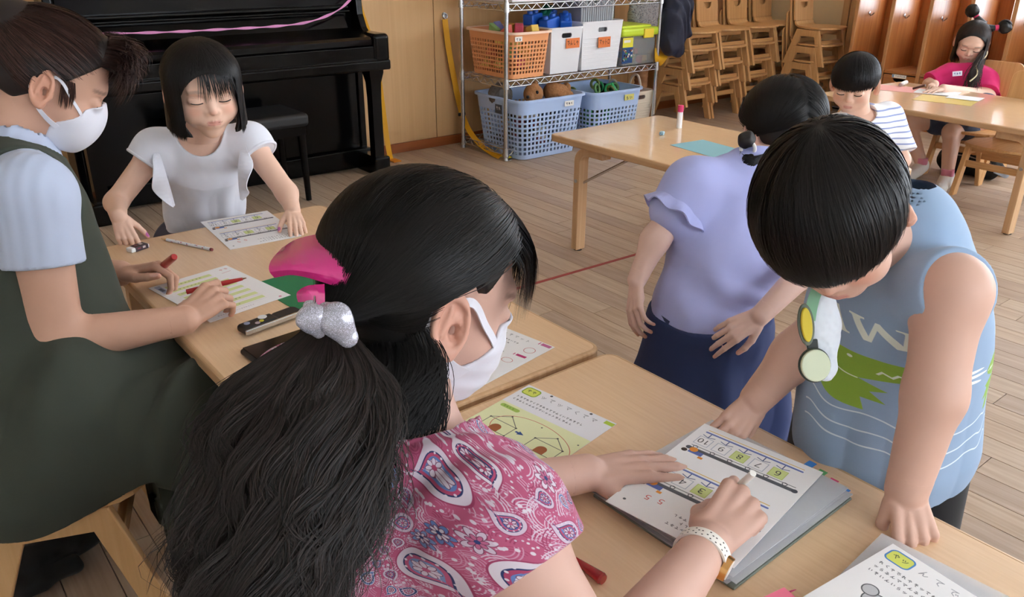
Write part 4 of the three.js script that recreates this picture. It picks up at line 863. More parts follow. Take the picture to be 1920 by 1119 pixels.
// ---------------------------------------------------------------- girl in white at the far end of the first table
{
  seed(101);
  const P = thing('person', 'girl with a black bob and a white flutter-sleeved top before the piano', 'person');
  const SK = 0xe8c0aa, hc = [0.6871, 0.8177, -2.0348], F = [-0.17, -0.16, 1];
  const shR = [0.6119, 0.6397, -2.2483], shL = [0.824, 0.6503, -2.1386], N = add(mix(shR, shL, 0.5), [0, 0.012, 0]), elR = [0.4915, 0.5189, -2.2498], elL = [0.8649, 0.5308, -2.0242];
  const wrR = [0.4633, 0.5214, -2.1196], wrL = [0.856, 0.4968, -1.9772], pel = [0.76, 0.3, -2.44], belly = mix(N, pel, 0.55), ft = norm([-0.44, 0, 0.9]);
  const hd = makeHead(hc, F, 0.212, { child: true, skin: SK, roll: 0.03, browStrength: 0.45, neck: [bone(add(hc, [0.01, -0.06, -0.03]), add(N, [0, 0.0, -0.01]), 0.041, 0.045, 0.03)] });
  const arms = [bone(shR, elR, 0.034, 0.028, 0.03), bone(elR, wrR, 0.028, 0.02, 0.015), bone(shL, elL, 0.034, 0.028, 0.03), bone(elL, wrL, 0.028, 0.02, 0.015)];
  const torso = [bone(mix(N, pel, 0.22), belly, 0.088, 0.083, 0.05, ft, 0.78), bone(belly, pel, 0.083, 0.1, 0.05, ft, 0.85), bone(shR, shL, 0.04, 0.04, 0.05), bone(N, add(N, [-0.005, 0.045, 0.03]), 0.045, 0.04, 0.03)];
  const hip = [bone(add(pel, [-0.06, 0, 0]), [0.66, 0.31, -2.2], 0.075, 0.055, 0.04), bone(add(pel, [0.06, 0, 0]), [0.79, 0.31, -2.18], 0.075, 0.055, 0.04), bone([0.66, 0.31, -2.2], [0.665, 0.06, -2.22], 0.052, 0.035, 0.02), bone([0.79, 0.31, -2.18], [0.795, 0.06, -2.2], 0.052, 0.035, 0.02), bone([0.665, 0.045, -2.24], [0.655, 0.03, -2.13], 0.035, 0.03, 0.02), bone([0.795, 0.045, -2.22], [0.785, 0.03, -2.11], 0.035, 0.03, 0.02)];
  const bones = [...torso, ...arms, ...hip], body = meshField(bonesField(bones), bonesBox(bones, 0.01), 0.006, { color: () => lin(SK) });
  const hR = makeHand(wrR, sub([0.468, 0.466, -2.0898], wrR), [-0.25, 0.5, 0.8], 'right', 0.118, { fingers: [[0.15, 0.25, 0.15, 0.14], [0.45, 0.5, 0.3], [0.55, 0.6, 0.35], [0.6, 0.6, 0.3]], thumb: [[0.75, 0.6, -0.35], [0.85, 0.45, -0.25], [0.9, 0.3, -0.2]] }, { arm: elR, armR: 0.028, wristR: 0.02, skin: SK, nail: 0xb05a98, nailStrength: 1, cell: 0.0021, fat: 1.08 });
  const hL = makeHand(wrL, sub([0.8317, 0.458, -1.8996], wrL), [0.05, 0.9, 0.35], 'left', 0.115, CURL.flat, { arm: elL, armR: 0.028, wristR: 0.02, skin: SK, nail: 0xb05a98, nailStrength: 1, cell: 0.0021, fat: 1.08 });
  part('body', joinColored([body, hd.geo, hR.geo, hL.geo]), skinMat, P);
  addEyes(P, hd, { open: 0.004 });
  // top
  const side = norm(sub(shL, shR)), slR = sleeve(shR, elR, 0.24, 0.042, 0.044), slL = sleeve(shL, elL, 0.24, 0.042, 0.044);
  const W = cloth(0xe4e7f2), nc = add(add(N, ft, 0.028), [0, 0.042, 0]);
  const top = garment(bones, { field: bonesField([...torso.slice(0, 3), bone(N, add(N, [0, 0.02, 0.01]), 0.05, 0.045, 0.03), slR.b, slL.b], 0.011), cell: 0.0036, box: [[0.5, 0.34, -2.6], [1.0, 0.75, -1.95]],
    cuts: [(p) => { const d = sub(p, nc); return 0.06 - Math.hypot(dot(d, side), dot(d, ft) * 0.75, d[1] * 0.85); }, slR.c, slL.c, plane([0, 0.36, 0], [0, -1, 0])],
    wrinkle: (p) => 0.004 * fbm(p[0] * 14, p[1] * 5 + 2, p[2] * 14) + 0.004 * Math.sin(p[0] * 70 + 8 * noise3(p[0] * 6, p[1] * 6, 1)) * smooth(p[1], 0.6, 0.45) });
  const shirt = part('shirt', top, W, P);
  for (const [sh, s, el] of [[shR, -1, elR], [shL, 1, elL]]) {
    const o = mul(side, s), fwd = ft, q = (a, b, c) => add(add(add(sh, o, a), [0, 1, 0], b), fwd, c), hemC = mix(sh, el, 0.23);
    part('flutter_sleeve', ruffle([q(-0.036, -0.135, 0.06), q(-0.034, -0.09, 0.07), q(-0.03, -0.05, 0.074), q(-0.022, -0.01, 0.062), q(-0.012, 0.02, 0.045)], (u, p) => add(add(mul(o, 0.75), [0, 1, 0], -0.3 + 0.2 * u), fwd, 0.55), (u) => 0.004 + 0.036 * Math.sin(Math.PI * clamp(u * 0.95 + 0.03)), 1.6, 0.014), W, shirt);
    const ax = norm(sub(el, sh)), e1 = norm(cross(ax, [0, 1, 0])), e2 = cross(ax, e1), pts = []; for (let i = 0; i < 20; i++) { const a = i / 20 * 6.2832; pts.push(add(add(hemC, e1, Math.cos(a) * 0.053), e2, Math.sin(a) * 0.053)); }
    part('sleeve_hem', tube(pts, 0.0045, 48, 7, true), W, shirt);
  }
  part('shorts', garment(hip, { field: bonesField(hip.slice(0, 2), 0.014), cell: 0.006 }), cloth(0x2a3048), P);
  // bob
  const dn = localDown(hd), hair = (p) => {
    let f = ellD(p, [0, 0.15, -0.05], [0.415, 0.4, 0.49]);
    const dy = clamp((0.1 - p[1]) / 0.55), cyl = Math.max((Math.hypot(p[0] / (0.43 + 0.02 * dy), (p[2] + 0.05 + dy * 0.02) / 0.47) - 1) * 0.42, p[1] - 0.1, -0.43 - p[1]);
    f = smin(f, cyl, 0.05);
    const open = Math.max((Math.hypot(p[0] / 0.318, (p[1] + 0.13) / 0.42) - 1) * 0.3, 0.02 - p[2]); f = smax(f, -open, 0.02);
    const inn = Math.max((Math.hypot(p[0] / 0.33, (p[2] + 0.0) / 0.33) - 1) * 0.3, p[1] + 0.1); f = smax(f, -inn, 0.02);
    f = smax(f, -ellD(p, [-0.36, -0.06, 0.12], [0.09, 0.11, 0.12]), 0.02);
    return f;
  };
  const H = part('hair', headMesh(hd, hair, { c: [0, 0, 0], R: 0.8 }), hairBase(), P);
  const face = (q) => q[2] > 0.08 && Math.abs(q[0]) < 0.3;
  const st = capStrands(hd, { whorl: [0, 1, 0.12], r: [0.425, 0.41, 0.5], c: [0, 0.15, -0.05], count: 5200, down: dn, lift: 0.03, segs: 16, len: 2.5, swirl: 0.02, flare: -0.03, turn: 0.02, endAt: (q) => q[1] < -0.44 - 0.03 * Math.abs(q[0]) || (face(q) && q[1] < 0.3 - 0.35 * Math.abs(q[0])), w: 0.0016 });
  const bang = [];
  for (let i = 0; i < 95; i++) { // wispy fringe
    const x0 = rr(-0.08, 0.2), x1 = x0 * 1.25 + rr(-0.05, 0.09), yEnd = rr(-0.02, 0.16) - 0.1 * Math.abs(x1), pts = [];
    for (let k = 0; k <= 8; k++) { const u = k / 8, x = lerp(x0, x1, u), y = lerp(0.5, yEnd, u), z = -0.05 + 0.49 * Math.sqrt(Math.max(0.02, 1 - Math.pow(x / 0.43, 2) - Math.pow(clamp(y - 0.13, 0, 1) / 0.4, 2))); pts.push(hd.toW([x, y, y < 0.13 ? Math.max(z, 0.4) : z])); }
    bang.push({ pts, up: () => hd.fr.F, w: 0.0015 });
  }
  part('hair_strands', ribbons([...st, ...bang], {}), hairMat(), H).userData.kind = 'stuff';
}

// ---------------------------------------------------------------- face mask, shared by the two women
function makeMask(hd, P, o = {}) {
  const f = (p) => {
    let d = ellD(p, [0, -0.22, 0.19], [0.285 * 0.92, 0.33, 0.285]);
    d = smin(d, ellD(p, [0, -0.14, 0.35], [0.085, 0.15, 0.11]), 0.1); d = smin(d, hd.field(p) - 0.016, 0.03);
    d = Math.max(d, -(d + 0.022));
    const pleat = o.pleat ? 0.0028 * Math.sin(p[1] * 62) * smooth(p[2], 0.05, 0.2) : 0; d -= pleat;
    const top = p[1] - (0.02 + (p[2] - 0.42) * 0.62), back = 0.075 + 0.18 * smooth(p[1], -0.32, -0.1) - p[2], bot = -0.5 - p[1];
    return smax(smax(smax(d, top, 0.02), back, 0.03), bot, 0.03);
  };
  const M1 = part('mask', headMesh(hd, f, { c: [0, -0.2, 0.2], R: 0.5, cell: hd.h * 0.012 }), cloth(0xdcdce6, { roughness: 0.9 }), P);
  const white = cloth(0xdedee8);
  for (const s of [-1, 1]) {
    const e = (x, y, z) => hd.toW([s * x, y, z]), cen = hd.center, out = (u, p) => sub(p, hd.toW([0, -0.1, 0]));
    part('ear_loop', band([e(0.345, 0.055, -0.07), e(0.375, 0.085, -0.02), e(0.355, 0.06, 0.04), e(0.32, -0.03, 0.14), e(0.295, -0.1, 0.225), e(0.262, -0.16, 0.29)], o.loopW ?? 0.008, 0.0015, out, 30), white, M1);
    part('ear_loop', band([e(0.36, -0.14, -0.1), e(0.36, -0.19, -0.06), e(0.335, -0.235, 0.0), e(0.3, -0.27, 0.06), e(0.27, -0.3, 0.13)], (u) => (o.loopW ?? 0.008) * (1 + 1.4 * u * (o.flare ?? 1)), 0.0015, out, 30), white, M1);
    part('ear_loop', band([e(0.345, 0.055, -0.07), e(0.335, 0.02, -0.15), e(0.33, -0.06, -0.16), e(0.345, -0.14, -0.1)], (o.loopW ?? 0.008) * 0.8, 0.0015, out, 24), white, M1);
  }
  return M1;
}
// ---------------------------------------------------------------- paisley print
const paisley = canvasTex(1536, 1536, (c, W) => {
  seed(77);
  const pinks = ['#c95078', '#d4648a', '#c04870'], blues = ['#3f62a8', '#6d90cc', '#2c3f7c', '#88a6d8'], whites = ['#f1e6ee', '#e4d3e0', '#f6eef2'];
  c.fillStyle = '#cf6286'; c.fillRect(0, 0, W, W);
  const wrap = (x, y, R, f) => { for (const a of [-W, 0, W]) for (const b of [-W, 0, W]) if (x + a > -R && x + a < W + R && y + b > -R && y + b < W + R) { c.save(); c.translate(x + a, y + b); f(); c.restore(); } };
  for (let i = 0; i < 1500; i++) { // fine contour lines
    const x = rr(0, W), y = rr(0, W), r = rr(20, 70), a = rr(0, 6), col = rnd() < 0.4 ? '#e3a2ba' : rnd() < 0.45 ? '#b0406a' : '#f0dbe6', sp = rr(0.6, 2.4), lw = rr(2, 4);
    wrap(x, y, 90, () => { c.strokeStyle = col; c.lineWidth = lw; for (let k = 0; k < 3; k++) { c.beginPath(); c.arc(0, 0, r - k * 9, a, a + sp); c.stroke(); } });
  }
  const drop = (s) => { c.beginPath(); c.moveTo(0, -s * 1.25); c.bezierCurveTo(s * 0.15, -s * 0.7, s * 0.85, -s * 0.35, s * 0.75, s * 0.3); c.bezierCurveTo(s * 0.65, s * 0.95, -s * 0.65, s * 0.95, -s * 0.75, s * 0.25); c.bezierCurveTo(-s * 0.8, -s * 0.25, -s * 0.25, -s * 0.45, s * 0.12, -s * 0.75); c.bezierCurveTo(s * 0.22, -s * 0.95, s * 0.12, -s * 1.1, 0, -s * 1.25); c.closePath(); };
  const dots = (n, R, r, col) => { c.fillStyle = col; for (let k = 0; k < n; k++) { const a = k / n * 6.2832; c.beginPath(); c.arc(Math.cos(a) * R, Math.sin(a) * R * 0.95 + R * 0.08, r, 0, 6.3); c.fill(); } };
  const flower = (s, col, mid) => { for (let k = 0; k < 7; k++) { c.save(); c.rotate(k / 7 * 6.2832); c.fillStyle = col; c.beginPath(); c.ellipse(0, -s * 0.62, s * 0.24, s * 0.4, 0, 0, 6.3); c.fill(); c.strokeStyle = '#7c3a58'; c.lineWidth = 2; c.stroke(); c.restore(); } c.fillStyle = mid; c.beginPath(); c.arc(0, 0, s * 0.28, 0, 6.3); c.fill(); };
  const placed = [];
  for (let i = 0; i < 9000 && placed.length < 150; i++) {
    const s = placed.length < 26 ? rr(95, 135) : placed.length < 60 ? rr(48, 76) : rr(30, 46), x = rr(0, W), y = rr(0, W);
    if (placed.some((q) => { let dx = Math.abs(q[0] - x), dy = Math.abs(q[1] - y); dx = Math.min(dx, W - dx); dy = Math.min(dy, W - dy); return Math.hypot(dx, dy) < (q[2] + s) * 0.8; })) continue;
    placed.push([x, y, s]); const rot = rr(0, 6.28), kind = rnd(), blue = blues[Math.floor(rnd() * 4)], wh = whites[Math.floor(rnd() * 3)], pk = pinks[Math.floor(rnd() * 3)];
    wrap(x, y, s * 1.6, () => {
      c.rotate(rot);
      if (kind < 0.74) {
        const A = kind < 0.42 ? blue : wh, B = kind < 0.4 ? wh : pk;
        dots(22, s * 1.02, s * 0.055, wh);
        for (const [k, col] of [[0.98, '#b0406a'], [0.92, wh], [0.82, A], [0.66, '#28386e'], [0.6, B], [0.46, kind < 0.4 ? '#c2486c' : blue], [0.34, wh], [0.2, pk]]) { c.save(); c.translate(0, s * (1 - k) * 0.15); drop(s * k); c.fillStyle = col; c.fill(); c.restore(); }
        dots(12, s * 0.5, s * 0.04, '#f6eef2'); c.save(); c.translate(0, s * 0.12); flower(s * 0.3, wh, pk); c.restore();
      } else { dots(16, s * 0.95, s * 0.06, wh); flower(s * 0.95, kind < 0.87 ? wh : blue, pk); flower(s * 0.55, kind < 0.87 ? '#cf6e92' : wh, '#2c3f7c'); }
    });
  }
  for (let i = 0; i < 500; i++) { const x = rr(0, W), y = rr(0, W), col = whites[i % 3], r = rr(3, 7); if (placed.some((q) => Math.hypot(q[0] - x, q[1] - y) < q[2] * 0.85)) continue; wrap(x, y, 20, () => { c.fillStyle = col; for (let k = 0; k < 3; k++) { c.beginPath(); c.arc(k * 11, Math.sin(k * 2) * 8, r, 0, 6.3); c.fill(); } }); }
});
paisley.wrapS = paisley.wrapT = THREE.RepeatWrapping;

// ---------------------------------------------------------------- woman in the paisley blouse, seen from behind
{
  seed(202);
  const P = thing('person', 'masked woman with long wavy dark hair in a pink paisley blouse, marking a worksheet', 'person');
  const SK = 0xcfa898, F = [0.93, -0.33, 0.08], h = 0.222, fr = frameOf(F), ear = [0.4118, 0.812, -0.5971];
  const hc = add(add(add(ear, fr.L, 0.335 * h), fr.U, 0.03 * h), fr.F, 0.04 * h), N = [0.3592, 0.6804, -0.65], shR = [0.3819, 0.6529, -0.4967], shL = add(mul(N, 2), shR, -1); shL[1] = shR[1] + 0.0;
  const elR = [0.3998, 0.5353, -0.3669], wrR = [0.663, 0.508, -0.4496], elL = [0.45, 0.49, -0.745], wrL = [0.6696, 0.487, -0.661], pel = [0.19, 0.34, -0.64], ft = [0.97, 0, -0.2];
  const hd = makeHead(hc, F, h, { child: false, skin: SK, cell: 0.0028, earFlare: 0.25, neck: [bone(add(add(hc, fr.U, -0.05), fr.F, -0.03), add(N, [0, 0.01, 0]), 0.05, 0.056, 0.03)] });
  const arms = [bone(shR, elR, 0.05, 0.041, 0.04), bone(elR, wrR, 0.041, 0.026, 0.02), bone(shL, elL, 0.05, 0.04, 0.04), bone(elL, wrL, 0.04, 0.026, 0.02)];
  const torso = [bone(mix(N, pel, 0.25), mix(N, pel, 0.6), 0.13, 0.12, 0.06, ft, 0.78), bone(mix(N, pel, 0.6), pel, 0.12, 0.15, 0.06, ft, 0.85), bone(shR, shL, 0.055, 0.055, 0.06), bone(add(N, [0, -0.03, 0]), add(N, [0.02, 0.06, 0]), 0.06, 0.05, 0.05)];
  const legs = []; for (const z of [-0.74, -0.54]) legs.push(bone([0.2, 0.345, z], [0.56, 0.36, z], 0.085, 0.06, 0.04), bone([0.56, 0.36, z], [0.5, 0.07, z], 0.055, 0.04, 0.03), bone([0.48, 0.045, z], [0.62, 0.035, z], 0.04, 0.035, 0.02));
  const bones = [...torso, ...arms, ...legs], body = meshField(bonesField(bones), bonesBox(bones, 0.01), 0.007, { color: (p) => mul(lin(SK), 1 + 0.05 * fbm(p[0] * 25, p[1] * 25, p[2] * 25)) });
  const hR = makeHand(wrR, sub([0.7771, 0.535, -0.4637], wrR), [-0.35, 0.8, 0.35], 'right', 0.168, CURL.pen, { arm: elR, armR: 0.041, wristR: 0.026, skin: SK, cell: 0.0026 });
  const hL = makeHand(wrL, sub([0.8038, 0.48, -0.5999], wrL), [0.05, 1, 0.1], 'left', 0.165, { fingers: [[0.12, 0.3, 0.25, 0.12], [0.1, 0.3, 0.25, 0.0], [0.1, 0.3, 0.2], [0.12, 0.25, 0.2]], thumb: [[0.62, 0.72, -0.3], [0.85, 0.5, -0.12], [0.95, 0.3, -0.1]] }, { arm: elL, armR: 0.04, wristR: 0.026, skin: SK, cell: 0.0026 });
  part('body', joinColored([body, hd.geo, hR.geo, hL.geo]), skinMat, P);
  addEyes(P, hd, {});
  makeMask(hd, P, { pleat: true, loopW: 0.009, flare: 1 });
  // blouse
  const axis = norm(sub(N, pel)), e1 = norm(cross(axis, [0, 0, 1])), e2 = cross(axis, e1);
  const slR = sleeve(shR, elR, 0.3, 0.054, 0.056), slL = sleeve(shL, elL, 0.3, 0.054, 0.056);
  const nc = add(N, [0.015, 0.05, 0]);
  const blouse = garment(bones, { field: bonesField([...torso, slR.b, slL.b], 0.012), box: [[0.0, 0.28, -1.0], [0.62, 0.85, -0.3]], cell: 0.0042,
    cuts: [slR.c, slL.c, (p) => { const d = sub(p, nc); return 0.082 - Math.hypot(d[0] * 0.9, d[1], d[2] * 0.9); }, plane([0, 0.3, 0], [0, -1, 0])],
    wrinkle: (p) => 0.007 * fbm(p[0] * 10, p[1] * 8, p[2] * 10) + 0.0035 * Math.sin((p[2] - p[0] * 0.4) * 120 + 6 * noise3(p[0] * 8, p[1] * 8, p[2] * 8)) * smooth(len(sub(p, N)), 0.28, 0.08),
    uv: (p) => { const d = sub(p, pel), a = Math.atan2(dot(d, e2), -dot(d, e1)); return [a * 0.13 / 0.3, dot(d, axis) / 0.3]; } });
  part('blouse', blouse, phys({ map: paisley, color: 0xd8d4dc, roughness: 0.8, sheen: 0.15, sheenColor: new THREE.Color(0xffffff) }), P);
  const pants = garment(legs, { grow: 0.012, cell: 0.008, field: bonesField([...legs.filter((b, i) => i % 3 < 2), bone(pel, add(pel, [0.02, 0, 0]), 0.155, 0.155, 0.05)], 0.012), cuts: [plane([0, 0.4, 0], [0, 1, 0]), plane([0, 0.1, 0], [0, -1, 0])], wrinkle: (p) => 0.005 * fbm(p[0] * 12, p[1] * 12, p[2] * 12) });
  part('trousers', pants, cloth(0x3a3d48), P);
  // hair: cap, pulled back to the clip, loose hair at the nape, long wavy tail
  const clipW = [0.3013, 0.8323, -0.6348], clipL = hd.toL(clipW), c0 = [0, 0.15, -0.06], rr0 = [0.405, 0.43, 0.505];
  const faceCut = (p) => Math.min(p[2] - 0.0, 1) ;
  const hairF = (p) => {
    let f = ellD(p, c0, [0.388, 0.415, 0.485]);
    f = smin(f, ellD(p, [0, -0.08, -0.2], [0.28, 0.29, 0.25]), 0.1);
    f = smin(f, boneDist({ a: [0, 0.02, -0.4], b: clipL, ra: 0.1, rb: 0.045 }, p), 0.1);
    // face and ears stay free: everything in front of a slanting line
    const line = p[2] * 0.8 - 0.055 - (p[1] - 0.12) * 0.62; // > 0 in front of the hairline
    f = smax(f, Math.min(line, 0.36 - (p[1] + p[2] * 0.12)), 0.03);
    f = smax(f, -ellD([Math.abs(p[0]), p[1], p[2]], [0.37, -0.01, -0.045], [0.13, 0.2, 0.13]), 0.02);
    return f;
  };
  const H = part('hair', headMesh(hd, hairF, { R: 0.85 }), hairBase(), P);
  const paths = [], cen = hd.toW([0, 0, -0.1]), up = (p) => norm(sub(p, cen)), cd = norm([(clipL[0] - c0[0]) / rr0[0], (clipL[1] - c0[1]) / rr0[1], (clipL[2] - c0[2]) / rr0[2]]);
  for (let i = 0; i < 9000; i++) {
    // root anywhere on the cap, then along the shell to the clip
    const a = rr(0, 6.283), y = rr(-0.9, 1), q = Math.sqrt(1 - y * y), rd = [Math.cos(a) * q, y, Math.sin(a) * q], rp = [c0[0] + rd[0] * rr0[0], c0[1] + rd[1] * rr0[1], c0[2] + rd[2] * rr0[2]];
    const inFace = rp[2] * 0.8 - 0.055 - (rp[1] - 0.12) * 0.62 > 0.02 && rp[1] + rp[2] * 0.12 < 0.38; if (inFace) continue;
    const dt = clamp(dot(rd, cd), -0.999, 0.999), om = Math.acos(dt), pts = [], lift = 1.0 + rr(0, 0.035), n = 14, stop = rr(0.86, 0.99), wob = rr(-0.06, 0.06);
    for (let k = 0; k <= n; k++) {
      const t = k / n * stop, s1 = Math.sin((1 - t) * om) / Math.sin(om), s2 = Math.sin(t * om) / Math.sin(om); let d = norm(add(mul(rd, s1), cd, s2)); d = norm(add(d, [wob * Math.sin(t * 3.1), -0.16 * Math.sin(t * 3.14) * Math.abs(d[0]), 0]));
      const R = lift + 0.12 * smooth(t, 0.75, 1) * 0; let q2 = [c0[0] + d[0] * rr0[0] * R, c0[1] + d[1] * rr0[1] * R, c0[2] + d[2] * rr0[2] * R];
      q2 = mix(q2, add(clipL, d, 0.07 + 0.05 * hash3(i, 1, 2)), smooth(t, 0.72, 1.02) * 0.9);
      pts.push(q2);
    }
    if (pts.some((p) => Math.hypot((Math.abs(p[0]) - 0.36) / 0.1, (p[1] + 0.01) / 0.195, (p[2] + 0.045) / 0.115) < 1)) continue;
    paths.push({ pts: pts.map(hd.toW), up, w: rr(0.0006, 0.0013), twist: rr(-0.5, 0.5) });
  }
  for (let i = 0; i < 900; i++) { // fringe falling forward over the forehead and the temple
    const x = -rr(-0.28, 0.36), y1 = rr(0.02, 0.2) - 0.25 * Math.max(0, -x - 0.2), out = rr(0, 0.05), pts = [];
    for (let k = 0; k <= 10; k++) { const u = k / 10, a = lerp(1.45, 0.12, u), side = Math.sqrt(Math.max(0.05, 1 - (x / 0.42) ** 2)); pts.push(hd.toW([x * (0.8 + 0.25 * u), 0.15 + 0.42 * Math.sin(a) * side - (u > 0.75 ? (u - 0.75) * 4 * (0.2 - y1) : 0), -0.04 + (0.5 + out) * Math.cos(a) * side + 0.02 * u])); }
    paths.push({ pts, up, w: rr(0.0006, 0.0012), twist: rr(-0.4, 0.4) });
  }
  for (let i = 0; i < 3400; i++) { // loose hair hanging from the nape and behind the ear
    const t = rnd(), s0 = hd.toW([-0.33 + 0.45 * t + rr(-0.03, 0.03), rr(-0.22, -0.05), -0.16 - 0.2 * t + rr(-0.05, 0.02)]), end = add(mix([0.3537, 0.7304, -0.5701], [0.2686, 0.7046, -0.5754], clamp(t + rr(-0.15, 0.25))), [rr(-0.01, 0.01), rr(-0.06, 0.05), rr(-0.01, 0.01)]), pts = [], ph = rr(0, 6), am = rr(0.0003, 0.0016);
    for (let k = 0; k <= 14; k++) { const u = k / 14, m = mix(s0, end, u); pts.push(add(add(m, [0.016 * Math.sin(Math.PI * u), 0, 0.012 * Math.sin(Math.PI * u)]), [Math.sin(u * 7 + ph) * am * u, 0, Math.cos(u * 6 + ph) * am * u])); }
    paths.push({ pts, up: (p) => [-0.4, 0.5, 0.7], w: rr(0.0004, 0.0008), twist: rr(-0.3, 0.3) });
  }
  part('hair_strands', ribbons(paths, {}), hairMat(), H).userData.kind = 'stuff';
  const tailPts = [clipW, [0.2827, 0.8153, -0.6193], [0.2567, 0.7876, -0.6037], [0.2321, 0.7578, -0.5787], [0.2148, 0.7252, -0.5534], [0.1891, 0.6943, -0.5357], [0.1666, 0.6615, -0.5214], [0.1531, 0.6259, -0.5053]], tc = curveOf(tailPts), tr = (u) => 0.022 + 0.052 * smooth(u, 0.02, 0.3) - 0.014 * smooth(u, 0.6, 1);
  const rightV = norm(sub([0.2737, 0.732, -0.5235], [0.2028, 0.7313, -0.5805])), awayV = [0.577, -0.4, -0.712];
  const core = []; for (let k = 0; k < 7; k++) { const a = tc.getPoint(k / 7.4).toArray(), b = tc.getPoint((k + 1) / 7.4).toArray(); core.push(bone(a, b, tr(k / 7.4) * 0.55, tr((k + 1) / 7.4) * 0.55, 0.006, awayV, 0.45)); }
  const T = part('ponytail', meshField((p) => bonesField(core)(p) - 0.006 * noise3(p[0] * 40, p[1] * 25, p[2] * 40), bonesBox(core, 0.02), 0.005), hairBase(), P);
  const tail = [];
  for (let i = 0; i < 11000; i++) {
    const a = rr(0, 6.283), q = Math.sqrt(rr(0.3, 1)), ox = Math.cos(a) * q, oz = Math.sin(a) * q * 0.55, stray = rnd() < 0.2 ? rr(1.05, 1.45) : 1, L = rr(0.55, 1) * (stray > 1 ? 0.85 : 1), st = Math.max(0, rr(-0.3, 0.22)), lock = Math.floor((ox + 1) * 8) + 17 * Math.floor((oz + 0.6) * 6), ph = hash3(lock, 3, 7) * 6.28, fr2 = 11 + 9 * hash3(lock, 5, 1), am = (0.005 + 0.012 * hash3(lock, 9, 2)) * rr(0.6, 1.4), pts = [], n = 22, pj = rr(-0.7, 0.7);
    for (let k = 0; k <= n; k++) {
      const u = st + (L - st) * k / n, c = tc.getPoint(Math.min(1, u)).toArray(), r = tr(u), wv = am * smooth(u, 0.06, 0.4), gl = 1 + (stray - 1) * smooth(k / n, 0.3, 1);
      let p = add(add(c, rightV, ox * r * gl + wv * Math.sin(u * fr2 + ph + pj)), awayV, oz * r - 0.006 + wv * 0.7 * Math.cos(u * fr2 * 0.9 + ph));
      if (p[1] < 0.3) p[1] = 0.3 + (p[1] - 0.3) * 0.2; pts.push(p);
    }
    tail.push({ pts, up: (p) => [-0.577 + ox * 0.6, 0.4, 0.712], w: rr(0.0005, 0.0011), twist: rr(-0.9, 0.9) });
  }
  part('tail_strands', ribbons(tail, { color: 0x0b0909, light: 0x342b28 }), hairMat(), T).userData.kind = 'stuff';
  // glittering bow clip
  const glit = dataTex(256, 256, (u, v) => { const n = hash3(Math.floor(u * 128), Math.floor(v * 128), 3); const k = n > 0.9 ? 1 : 0.62 + 0.25 * n; return [k * 0.93, k * 0.93, k]; }, true, [16, 16]);
  const gm = phys({ map: glit, roughness: 0.3, metalness: 0.35, clearcoat: 0.6 });
  const C = thing('hair_clip', 'silver glitter bow hair clip with magenta petals holding the wavy dark ponytail', 'hair clip');
  const lobe = (pts, r) => { const bs = pts.slice(1).map((p, i) => bone(pts[i], p, r[i], r[i + 1], 0.006, awayV, 0.45)); return meshField(bonesField(bs), bonesBox(bs, 0.006), 0.0018, { uv: (p) => [dot(p, rightV), p[1]] }); };
  part('lobe', lobe([[0.2738, 0.8603, -0.6167], [0.2685, 0.8561, -0.6046], [0.2725, 0.843, -0.601]], [0.007, 0.011, 0.006]), gm, C); part('lobe', lobe([[0.2825, 0.8579, -0.6041], [0.2839, 0.8554, -0.5916], [0.2907, 0.839, -0.5839]], [0.009, 0.0125, 0.0095]), gm, C);
  part('chain', tube([[0.281, 0.8669, -0.6216], [0.2781, 0.8655, -0.6161], [0.2733, 0.8632, -0.6089], [0.2704, 0.8566, -0.5963]], 0.0012, 20, 6), M.chrome, C);
  const mag = phys({ color: 0xc62a78, roughness: 0.25, clearcoat: 0.5 });
  part('petal', loft([[[0.2994, 0.8775, -0.725], [0.3137, 0.8857, -0.718], [0.3519, 0.8974, -0.6796]], [[0.2704, 0.8804, -0.6869], [0.2857, 0.8851, -0.6702], [0.3322, 0.8837, -0.6457]], [[0.2648, 0.8778, -0.676], [0.2798, 0.8812, -0.6586], [0.3231, 0.8694, -0.631]], [[0.2687, 0.8711, -0.6761], [0.2814, 0.8753, -0.6611], [0.3227, 0.858, -0.632]]], 0.0022), mag, C, 'magenta petal'); part('petal', loft([[[0.2795, 0.8669, -0.6438], [0.2846, 0.8691, -0.641], [0.3001, 0.8667, -0.6411]], [[0.2713, 0.8665, -0.6362], [0.2767, 0.8677, -0.6283], [0.294, 0.8627, -0.6297]], [[0.2708, 0.8604, -0.6333], [0.2755, 0.8617, -0.6259], [0.2914, 0.853, -0.6264]]], 0.002), mag, C, 'magenta petal');
  // watch
  const wd = norm(sub(wrR, elR)), wc = add(wrR, wd, -0.022), w1 = norm(cross(wd, [0, 1, 0])), w2 = cross(w1, wd), loop = []; for (let i = 0; i < 28; i++) { const a = i / 28 * 6.2832; loop.push(add(add(wc, w1, Math.cos(a) * 0.0305), w2, Math.sin(a) * 0.027)); }
  const dotTex = canvasTex(64, 64, (c) => { c.fillStyle = '#eeeae2'; c.fillRect(0, 0, 64, 64); c.fillStyle = '#3a3634'; for (const [x, y] of [[12, 14], [40, 8], [26, 34], [52, 40], [10, 52], [38, 56]]) { c.beginPath(); c.arc(x, y, 4, 0, 7); c.fill(); } }); dotTex.wrapS = dotTex.wrapT = THREE.RepeatWrapping; dotTex.repeat.set(60, 60);
  const Wt = thing('wristwatch', 'gold wristwatch with a white dotted band on the wrist of the marking woman', 'watch');
  part('band', band(loop, 0.017, 0.003, (u, p) => sub(p, wc), 64, true), std({ map: dotTex, roughness: 0.6 }), Wt);
